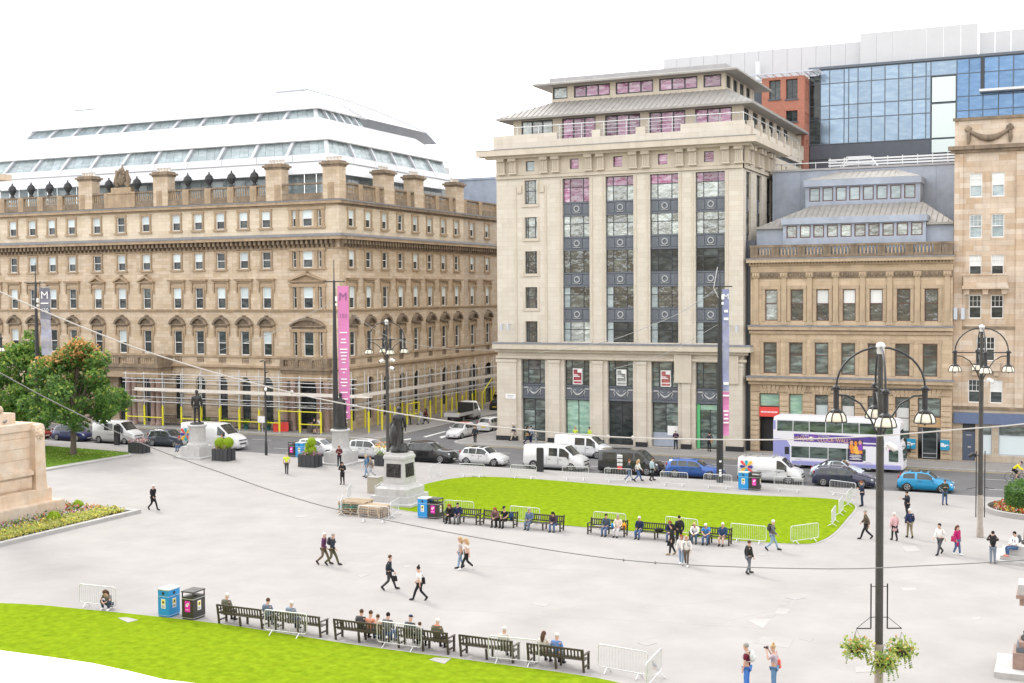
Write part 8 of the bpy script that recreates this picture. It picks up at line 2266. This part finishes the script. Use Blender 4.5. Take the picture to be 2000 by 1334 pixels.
m_ = MB(); m_.box(2.76,2.9,-2.2,2.0,1.9,2.6); m_.box(2.88,2.93,-2.0,1.8,2.0,2.5); m_.box(2.76,3.0,-2.3,2.1,2.76,3.0); m_.obj('panel', granite_red, tm)
m_ = MB(); m_.box(-1.75,1.75,-1.75,1.75,6.252,6.95); m_.obj('upper_block', granite_red, tm)
m_ = MB(); m_.lathe((0,0,6.95),[(1.66,0),(1.76,0.2),(1.66,0.45),(1.48,0.5),(1.52,0.7),(1.48,0.8),(1.44,0.95),(1.40,1.1)],32); m_.obj('column_base', trim_c, tm)
m_ = MB(); vs = []
for z, r in ((8.05,1.40),(22.0,1.25)):
    for k in range(64):
        a = 2*math.pi*k/64; q = r*(1-0.05*(k % 2)); vs.append((q*math.cos(a), q*math.sin(a), z))
m_.add(vs, [(k,(k+1)%64,64+(k+1)%64,64+k) for k in range(64)]+[tuple(range(64,128))]); m_.obj('column_shaft', granite_red, tm)
m_ = MB(); m_.lathe((0,0,22.0),[(1.25,0),(1.4,0.2),(1.75,0.6)],24); m_.box(-1.85,1.85,-1.85,1.85,22.6,23.0); m_.obj('column_capital', granite_red, tm)
# monument parts cut by the right edge
t = thing('statue_monument', 'pale stepped block with a dark bronze figure cut off by the right edge', 'statue', G(2018,1094), 0, 'bronze statues on pale pedestals')
m_ = MB(); m_.box(-1.9,1.9,-1.7,1.7,0,0.18); m_.box(-1.62,1.62,-1.4,1.4,0.182,0.4); m_.obj('step', granite_lt, t)
m_ = MB(); m_.box(-1.25,1.25,-1.1,1.1,0.402,0.9); m_.obj('block', granite_lt, t); figure(t, 1.03, 1.5, 80, True)
t = thing('granite_pedestal', 'pink granite and bronze pedestal on a white slab at the bottom right corner', 'pedestal', G(2018,1312))
for nm, h, z0, z1, mt in (('slab',1.35,0,0.22,granite_lt),('granite_base',0.72,0.222,0.85,granite_pink),('dark_course',0.6,0.852,1.05,panel_dk),('granite_course',0.52,1.052,1.25,granite_pink)):
    m_ = MB(); m_.box(-h,h,-h,h,z0,z1); m_.obj(nm, mt, t)
m_ = MB(); m_.lathe((0,0,1.25),[(0.46,0),(0.46,0.1),(0.36,0.18),(0.38,0.3),(0.28,0.4),(0.27,1.2),(0.36,1.32),(0.4,1.42)],16); m_.obj('bronze_shaft', bronze, t)
m_ = MB(); m_.box(-0.5,0.5,-0.5,0.5,2.672,2.95); m_.box(-0.62,0.62,-0.62,0.62,2.952,3.1); m_.obj('granite_cap', granite_pink, t)
m_ = MB(); m_.box(-0.56,0.56,-0.56,0.56,3.102,3.5); m_.obj('white_top', granite_lt, t)

# ================================================================= pallets, cabinet, ledge, cables
def pallet(loc, rot, lab, n, w=1.2, d=1.0, tint=None):
    for k in range(n):
        t = thing('pallet', lab[k], 'pallet', (loc.x+rnd.uniform(-.06,.06), loc.y+rnd.uniform(-.06,.06), k*0.15), rot+rnd.uniform(-.05,.05), 'stacked wooden pallets')
        mt = tint.get(k, wood_pal) if tint else wood_pal
        b_ = MB(); b_.box(-w/2,w/2,-0.05,0.05,0,0.02); bm_ = b_.mesh('deck_board', mt)
        for q in range(7): put(bm_, 'deck_board', t, (0, -d/2+0.05+q*(d-0.1)/6, 0.12))
        for q in range(3): put(bm_, 'base_board', t, (0, -d/2+0.05+q*(d-0.1)/2, 0.0))
        for x in (-w/2+.06, 0, w/2-.06):
            b_ = MB()
            for q in range(3): y = -d/2+0.05+q*(d-0.1)/2; b_.box(x-.05,x+.05,y-.05,y+.05,0.02,0.1)
            b_.box(x-.05,x+.05,-d/2,d/2,0.1,0.12); b_.obj('bearer', mt, t)
pg = P('pallet_green', (0.03,0.28,0.24), 0.7)

ords = ['lowest', 'second', 'third', 'fourth', 'fifth', 'topmost']
pallet(G(695,1002), 0.1, [o+' pallet of the left stack, '+d for o, d in zip(ords, ('plain wood','plain wood','plain wood','painted green','plain pale wood','bleached wood'))], 6, 1.9, 1.5, {3: pg})
pallet(G(731,1008), -0.05, [o+' plain pallet of the right stack' for o in ords[:4]]+['topmost plain pallet of the right stack'], 5, 1.7, 1.4)
t = thing('beige_cabinet', 'beige steel cabinet left of the tall plinth', 'cabinet', G(733,962))
m_ = MB(); m_.box(-0.45,0.45,-0.4,0.4,0,1.15); m_.obj('body', P('beige_steel', (0.36,0.33,0.27), 0.5), t)
m_ = MB(); m_.box(-0.48,0.48,-0.43,0.43,1.152,1.2); m_.obj('lid', paving_lt, t)
zl = CAM_H-0.5
edge = [G(*q, zl) for q in ((-420,1212),(-200,1238),(0,1270),(90,1282),(180,1295),(250,1310),(320,1327),(380,1334),(440,1352),(480,1390),(440,1460))]
poly = [(e.x, e.y) for e in edge]+[(G(100,1560,zl).x, G(100,1560,zl).y), (G(-420,1560,zl).x, G(-420,1560,zl).y)]
ar = sum(poly[i][0]*poly[(i+1) % len(poly)][1]-poly[(i+1) % len(poly)][0]*poly[i][1] for i in range(len(poly)))
if ar < 0: poly.reverse()
m_ = MB(); m_.prismz(poly, zl-0.12, zl); o = m_.obj('window_ledge', P('white_ledge', (0.8,0.8,0.8), 0.6)); tag(o, 'blurred white window ledge at the bottom left corner', 'ledge')
def cable(pts, depth, r, mat, label, beads=()):
    P3 = [V3((0,0,CAM_H))+ray(*q)*(depth/F_PX) for q in pts]
    sm = []
    for i in range(len(P3)-1):
        p0, p1, p2, p3 = P3[max(i-1,0)], P3[i], P3[i+1], P3[min(i+2,len(P3)-1)]
        for s_ in range(5):
            t_ = s_/5; sm.append(0.5*((2*p1)+(p2-p0)*t_+(2*p0-5*p1+4*p2-p3)*t_*t_+(3*p1-p0-3*p2+p3)*t_**3))
    sm.append(P3[-1])
    m_ = MB(); m_.tube(sm, r, 6)
    for q in beads:
        p = V3((0,0,CAM_H))+ray(*q)*(depth/F_PX); m_.ball(tuple(p), r*2.2, r*2.2, r*3, 8, 5)
    o = m_.obj('overhead_cable', mat); tag(o, label, 'cable', 'overhead cables'); return o
cab_l = P('pale_cable', (0.50,0.49,0.47), 0.6); cab_d = P('grey_cable', (0.20,0.20,0.20), 0.6)
cable([(-260,440),(0,570),(189,650),(315,696),(485,746),(663,787),(870,822),(1000,837),(1188,853),(1400,858.5),(1560,858),(1720,851),(1869,839),(2000,828),(2260,796)], 34, 0.021, cab_l, 'thick pale cable sagging across the whole square before the bus', [(570,766),(1188,853),(1236,855),(1584,857)])
cable([(-260,575),(0,728),(144,804),(299,875),(440,926),(540,961),(667,997),(900,1044),(1140,1084),(1340,1103),(1620,1111),(1800,1105),(2000,1094),(2260,1072)], 30, 0.013, cab_d, 'thin grey cable sagging low across the open tarmac', [(1218,1094),(1280,1099)])
thin = P('thin_wire', (0.3,0.3,0.31), 0.6)
cable([(1402,562),(1330,610),(1260,640),(1180,668),(1050,690)], 96, 0.022, thin, 'thin span wire running left from the banner mast')
cable([(690,616),(765,660),(860,680),(972,684)], 99, 0.02, thin, 'thin span wire from the pink banner mast to the pale tower')
cable([(650,590),(590,620),(520,655),(430,684)], 97, 0.02, thin, 'thin span wire running left from the pink banner mast')
cable([(1402,634),(1300,690),(1200,720)], 96, 0.018, thin, 'lower thin wire left of the banner mast')

# ================================================================= bicycle with rider
tb = thing('bicycle', 'bicycle ridden along the road at the right edge', 'bicycle', V3((G(1985,938).x, G(1985,938).y, -0.12)), 0.02)
def bwheel(x):
    m_ = MB(); m_.tube([(0.335*math.cos(a*.2618),0,0.335*math.sin(a*.2618)) for a in range(24)],0.016,5,closed=True); w = m_.obj('wheel', rubber, tb, (x,0,0.35))
    m_ = MB()
    for a in range(12): m_.cyl((0,0,0),(0.33*math.cos(a*.524),0,0.33*math.sin(a*.524)),0.003,n=3)
    m_.obj('spokes', steel, w)
bwheel(-0.5); bwheel(0.52)
m_ = MB(); m_.tube([(-0.5,0,0.35),(-0.05,0,0.3),(0.4,0,0.82),(-0.15,0,0.85),(-0.5,0,0.35)],0.02,6); m_.tube([(-0.05,0,0.3),(-0.17,0,0.95)],0.02,6); m_.tube([(0.52,0,0.35),(0.38,0,0.95)],0.02,6); m_.obj('frame', iron, tb)
m_ = MB(); m_.box(-0.3,-0.05,-0.06,0.06,0.95,0.99); m_.obj('saddle', trim_k, tb)
m_ = MB(); m_.tube([(0.38,-0.22,0.98),(0.42,-0.1,1.0),(0.38,0,0.98),(0.42,0.1,1.0),(0.38,0.22,0.98)],0.015,5); m_.obj('handlebar', iron, tb)
person('cyclist in a bright yellow jersey, black shorts and dark helmet', V3((tb.location.x-0.12, tb.location.y, -0.12)), -24.76, 'cycle', J_, (.75,.68,.02), ('shorts',BK), ('cap',NV), group=None)
# ================================================================= trees, planting
def crown_tree(name, label, base, trunk_h, clumps, n, size, mats_f, group):
    t = thing(name, label, 'tree', base, 0, group)
    m_ = MB(); m_.tube([(0,0,0),(0.04,0.02,1.0),(0.0,0.05,trunk_h*.7),(0.1,0.0,trunk_h),(0.15,0.05,trunk_h+2.0),(0.05,0.1,trunk_h+4.2)],[0.34,0.25,0.22,0.2,0.14,0.05],10); m_.obj('trunk', bark, t)
    m_ = MB()
    for c, r in clumps[::2]: m_.tube([(0.05,0.03,trunk_h*rnd.uniform(.8,1.3)),(c[0]*.45,c[1]*.45,lerp(trunk_h,c[2],.55)),(c[0]*.9,c[1]*.9,c[2])],[0.11,0.07,0.02],6)
    m_.obj('limbs', bark, t)
    by = {}
    tot = sum(r**2 for c, r in clumps)
    for c, r in clumps:
        for _ in range(int(n*r*r/tot)):
            d = V3((rnd.gauss(0,1),rnd.gauss(0,1),rnd.gauss(0,1))).normalized(); q = r*rnd.uniform(0.55,1.05)**0.6
            p = V3(c)+V3((d.x*q, d.y*q, d.z*q*0.8))
            if rnd.random() < .1: p += d*r*.22
            by.setdefault(mats_f(p, d), []).append(tuple(p))
    m_ = MB(); ms = list(by)
    for i, k in enumerate(ms): m_.leaves(by[k], size, i, flat=0.5)
    m_.obj('crown', ms, t)
    return t
def clump_set(n, rx, ry, z0, z1, r0, r1, cx=0):
    out = []
    for _ in range(n):
        a = rnd.uniform(0, 6.28); zz = rnd.uniform(0, 1)
        prof = math.sin(math.pi*min(1, 0.24+zz*0.72))**0.75
        q = math.sqrt(rnd.uniform(0.05, 1))*prof
        out.append(((cx+rx*q*math.cos(a), ry*q*math.sin(a), z0+(z1-z0)*zz), rnd.uniform(r0, r1)))
    return out
rnd.seed(5)
tp = G(143,888)
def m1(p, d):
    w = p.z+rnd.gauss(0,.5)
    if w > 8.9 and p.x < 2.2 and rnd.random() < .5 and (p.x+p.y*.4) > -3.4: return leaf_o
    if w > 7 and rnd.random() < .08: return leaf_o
    if d.z > .25 and rnd.random() < .5: return leaf_l if rnd.random() < .45 else leaf_m  # upper side of clumps paler, rest darker: highlights put into leaf colour
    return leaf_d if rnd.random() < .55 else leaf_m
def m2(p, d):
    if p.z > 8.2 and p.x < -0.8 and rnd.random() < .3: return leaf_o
    if d.z > .1 and rnd.random() < .6: return leaf_l if rnd.random() < .5 else leaf_m  # clump tops again get paler leaves, light painted by leaf colour
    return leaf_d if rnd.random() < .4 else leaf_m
cl = clump_set(78, 4.6, 4.4, 3.0, 10.0, 0.65, 1.15, 0.5)+[((0.8,0,10.3),.8),((1.3,.3,9.9),.8),((5.0,-.5,4.2),.6),((5.9,-.8,4.6),.45),((-3.6,0,3.2),.8),((-2.6,-1,2.7),.6)]
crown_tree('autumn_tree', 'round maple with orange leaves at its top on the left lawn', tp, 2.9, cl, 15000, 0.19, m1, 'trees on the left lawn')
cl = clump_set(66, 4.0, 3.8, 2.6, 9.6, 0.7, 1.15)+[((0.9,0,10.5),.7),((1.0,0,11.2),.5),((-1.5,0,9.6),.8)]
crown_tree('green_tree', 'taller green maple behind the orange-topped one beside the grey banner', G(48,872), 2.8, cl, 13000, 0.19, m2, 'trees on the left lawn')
m_ = MB(); pts = []
for _ in range(260):
    a = rnd.uniform(0,6.28); q = rnd.uniform(.5,6); pts.append((tp.x+q*math.cos(a), tp.y+q*math.sin(a)*.8, 0.07))
m_.leaves(pts, 0.07, 0, flat=3); m_.obj('fallen_leaves', [leaf_cr, leaf_o], None, kind='stuff')

def planter(loc, w, d, h, label, n_mod, rot=0):
    t = thing('planter', label, 'planter', loc, rot, 'black flower planters')
    m_ = MB(); m_.box(-w/2+.05,w/2-.05,-d/2+.05,d/2-.05,0.05,h-0.05); m_.obj('box', planter_m, t)
    for sy in (-1, 1):
        for k in range(n_mod):
            s = MB(); a = -w/2+w*k/n_mod+.015; b = -w/2+w*(k+1)/n_mod-.015; s.box(a,b,sy*(d/2)-.03,sy*(d/2)+.03,0.0,h); s.obj('side_panel', planter_m, t)
    for sx in (-1, 1):
        for k in range(2):
            s = MB(); a = -d/2+d*k/2+.05; b = -d/2+d*(k+1)/2-.05; s.box(sx*(w/2)-.03,sx*(w/2)+.03,a,b,0.0,h); s.obj('side_panel', planter_m, t)
    m_ = MB(); m_.box(-w/2+.06,w/2-.06,-d/2+.06,d/2-.06,h-0.049,h-0.02); m_.obj('soil', soil, t)
    return t
def flowers(t, w, d, z, n, mats, size=0.075, hh=0.25, name='flowers'):
    m_ = MB(); m_.leaves([(rnd.uniform(-w/2,w/2),rnd.uniform(-d/2,d/2),z+abs(rnd.gauss(0,hh*.6))) for _ in range(n)], size, mats=list(range(len(mats))), flat=.6); return m_.obj(name, mats, t)
def topiary(t, balls, name='topiary'):
    m_ = MB()
    for c, r in balls:
        for _ in range(int(900*r*r/.25)):
            dd = V3((rnd.gauss(0,1),rnd.gauss(0,1),rnd.gauss(0,1))).normalized(); q = r*rnd.uniform(.82,1.03); m_.leaves([tuple(V3(c)+dd*q)], 0.05, 0)
        m_.ball(c, r*.86, r*.86, r*.86, 12, 8)
    return m_.obj(name, leaf_lime, t)
t = planter(G(272,884), 1.7, 1.1, 1.0, 'black planter of red, white and blue flowers beside the left lawn corner', 4); flowers(t, 1.7, 1.1, 1.0, 420, [leaf_bl_ := fl_bl, fl_red, fl_pink, leaf_d, fl_wh])
t = planter(G(437,899), 1.7, 1.2, 1.05, 'black planter with two round lime topiary bushes right of the leftmost statue', 4); topiary(t, [((-.4,0,1.55),.48),((.45,.1,1.6),.5),((-.6,.1,1.2),.32),((.1,0,1.3),.4)]); flowers(t, 1.5, 1.0, 1.0, 240, [fl_pink, leaf_d, leaf_m, fl_wh])
t = planter(G(606,911), 1.7, 1.2, 1.05, 'black planter with a tall lime topiary bush left of the middle statue', 4); topiary(t, [((.15,0,2.1),.42),((-.1,0,1.75),.36),((.2,0,1.45),.42),((-.15,0,1.25),.4)]); flowers(t, 1.8, 1.3, 1.0, 330, [fl_pink, fl_bl, leaf_d, fl_pink, leaf_m], hh=.35)
t = planter(G(745,909), 0.9, 0.9, 0.9, 'small planter of orange flowers behind the tall plinth', 2); flowers(t, 1.1, .9, .95, 150, [leaf_m, leaf_l], hh=.9, name='foliage'); flowers(t, 1.2, .9, 1.5, 130, [fl_or, fl_or, fl_ye], hh=.5)

# flower bed round the column monument: kerb, soil, bands of planting
bx1, by1 = -57.7, 64.4
km = MB(); km.box(bx1-0.4,bx1,40,by1,-0.05,0.22); km.box(-75,bx1-0.402,by1-0.4,by1,-0.05,0.22); struct(km, 'flower_bed_kerb', kerb_m)
sm_ = MB(); sm_.quad((-75,40,0.08),(bx1-.4,40,0.08),(bx1-.4,by1-.4,0.08),(-75,by1-.4,0.08)); struct(sm_, 'flower_bed', soil)
def strip(x0, x1, y0, y1, n, mats, size, h, nm, label=None):
    m_ = MB(); pts = []
    while len(pts) < n:
        x, y = rnd.uniform(x0,x1), rnd.uniform(y0,y1)
        if x < -62.8 and y < 62.75: continue
        bump = 0.5+0.5*math.sin(x*5.1+y*3.3)*math.sin(y*4.3-x*2.2)
        pts.append((x, y, 0.08+h*rnd.uniform(.2,1)*(.45+.75*bump)))
    m_.leaves(pts, size, mats=list(range(len(mats))), flat=.7); return m_.obj(nm, mats, None, kind='stuff')
strip(-60.4,-58.4,44,63.7,7500,[leaf_cr,leaf_cr,fl_ye,leaf_l],0.09,0.42,'yellow_bedding_plants')
strip(-62.6,-60.0,44,63.9,3600,[leaf_d,fl_or,fl_wh,leaf_m,fl_pink,leaf_l,fl_bl],0.085,0.42,'mixed_bedding_flowers'); strip(-72,-58.6,62.9,63.8,2200,[leaf_d,fl_or,fl_wh,leaf_cr,leaf_m,fl_red],0.085,0.4,'mixed_bedding_flowers')
def round_bush(loc, r, label):
    t = thing('clipped_bush', label, 'bush', loc); topiary(t, [((0,0,r*.75),r)], 'foliage')
g = G(105,1023); round_bush((g.x,g.y,0.08), .45, 'round lime green bush in the flower bed beside the monument step')
g = G(103,978); round_bush((-62.4,63.4,0.08), .38, 'small lime bush half hidden behind the monument corner')
# circular bed with a hedge at the right edge
cc = G(2026,1000); rr = (G(1937,1005)-cc).length
ring_o = [(cc.x+rr*math.cos(a*.1309), cc.y+rr*math.sin(a*.1309)) for a in range(48)]; ring_i = [(cc.x+(rr-.35)*math.cos(a*.1309), cc.y+(rr-.35)*math.sin(a*.1309)) for a in range(48)]
m_ = MB()
for a in range(48):
    b = (a+1) % 48; m_.prismz([ring_i[a], ring_o[a], ring_o[b], ring_i[b]], -0.05, 0.32)
struct(m_, 'round_bed_kerb', paving_lt)
m_ = MB(); m_.prismz(ring_i, -0.05, 0.12); struct(m_, 'round_flower_bed', soil)
m_ = MB(); pts = []
while len(pts) < 2600:
    a, q = rnd.uniform(0,6.28), rnd.uniform(rr*.48, rr-.75); pts.append((cc.x+q*math.cos(a), cc.y+q*math.sin(a), .12+rnd.uniform(.05,.4)))
m_.leaves(pts, .085, mats=[0,0,1,2,3,4], flat=.7); m_.obj('red_bedding_flowers', [fl_red, fl_ye, leaf_m, fl_wh, leaf_l], None, kind='stuff')
t = thing('hedge', 'dense dark green hedge in the round flower bed at the right edge', 'hedge', (cc.x, cc.y, 0.1))
m_ = MB(); m_.lathe((0,0,0),[(rr*.53,0),(rr*.55,.8),(rr*.51,1.5),(rr*.42,1.7)],24); pts = []
for _ in range(9000):
    a = rnd.uniform(0,6.28); z = rnd.uniform(.02,1.85); q = rr*.55*rnd.uniform(.9,1.08)*(1 if z < 1.5 else rnd.uniform(.3,1)); pts.append((q*math.cos(a), q*math.sin(a), z if q > rr*.42 else rnd.uniform(1.65,1.95)))
m_.leaves(pts, .085, mats=[0,0,1,2]); m_.obj('foliage', [leaf_d, leaf_m, leaf_m], t)

# pigeons
def pigeon(loc, rot, label):
    t = thing('pigeon', label, 'pigeon', loc, rot, 'pigeons')
    m_ = MB(); m_.tube([(-.22,0,.13),(-.12,0,.15),(-.02,0,.16),(.06,0,.17),(.11,0,.23),(.14,0,.27),(.17,0,.27)],[.015,.045,.075,.07,.04,.035,.012],8); m_.obj('body', P('pigeon_grey', (.16,.17,.2), .6) if 'pigeon_grey' not in MATS else MATS['pigeon_grey'], t)
    m_ = MB()
    for s in (-1, 1): m_.cyl((0,s*.025,0),(0,s*.025,.12),.006,n=4); m_.box(-.01,.04,s*.025-.012,s*.025+.012,0,.006)
    m_.obj('legs', sign_red, t)
pigeon(G(1278,1306), 2.4, 'grey pigeon standing on the tarmac by the lone near barrier'); pigeon((-65.0, 59.6, 6.26), 1.0, 'pigeon perched on top of the column monument base')

# unseen stone blocks added behind the viewer to darken the window reflections
tq = thing('added_stone_building', 'long unseen stone building added behind the viewer to darken the window reflections', 'building', (-20, -14, 0))
m_ = MB(); m_.box(-120,90,-22,-4,0,13.2); m_.box(-120,-12,-22,-4,13.2,27); m_.box(9,90,-22,-4,13.2,27); m_.box(-12,9,-22,-9,13.2,27); wpart(m_, 'wall', stone_c, tq)
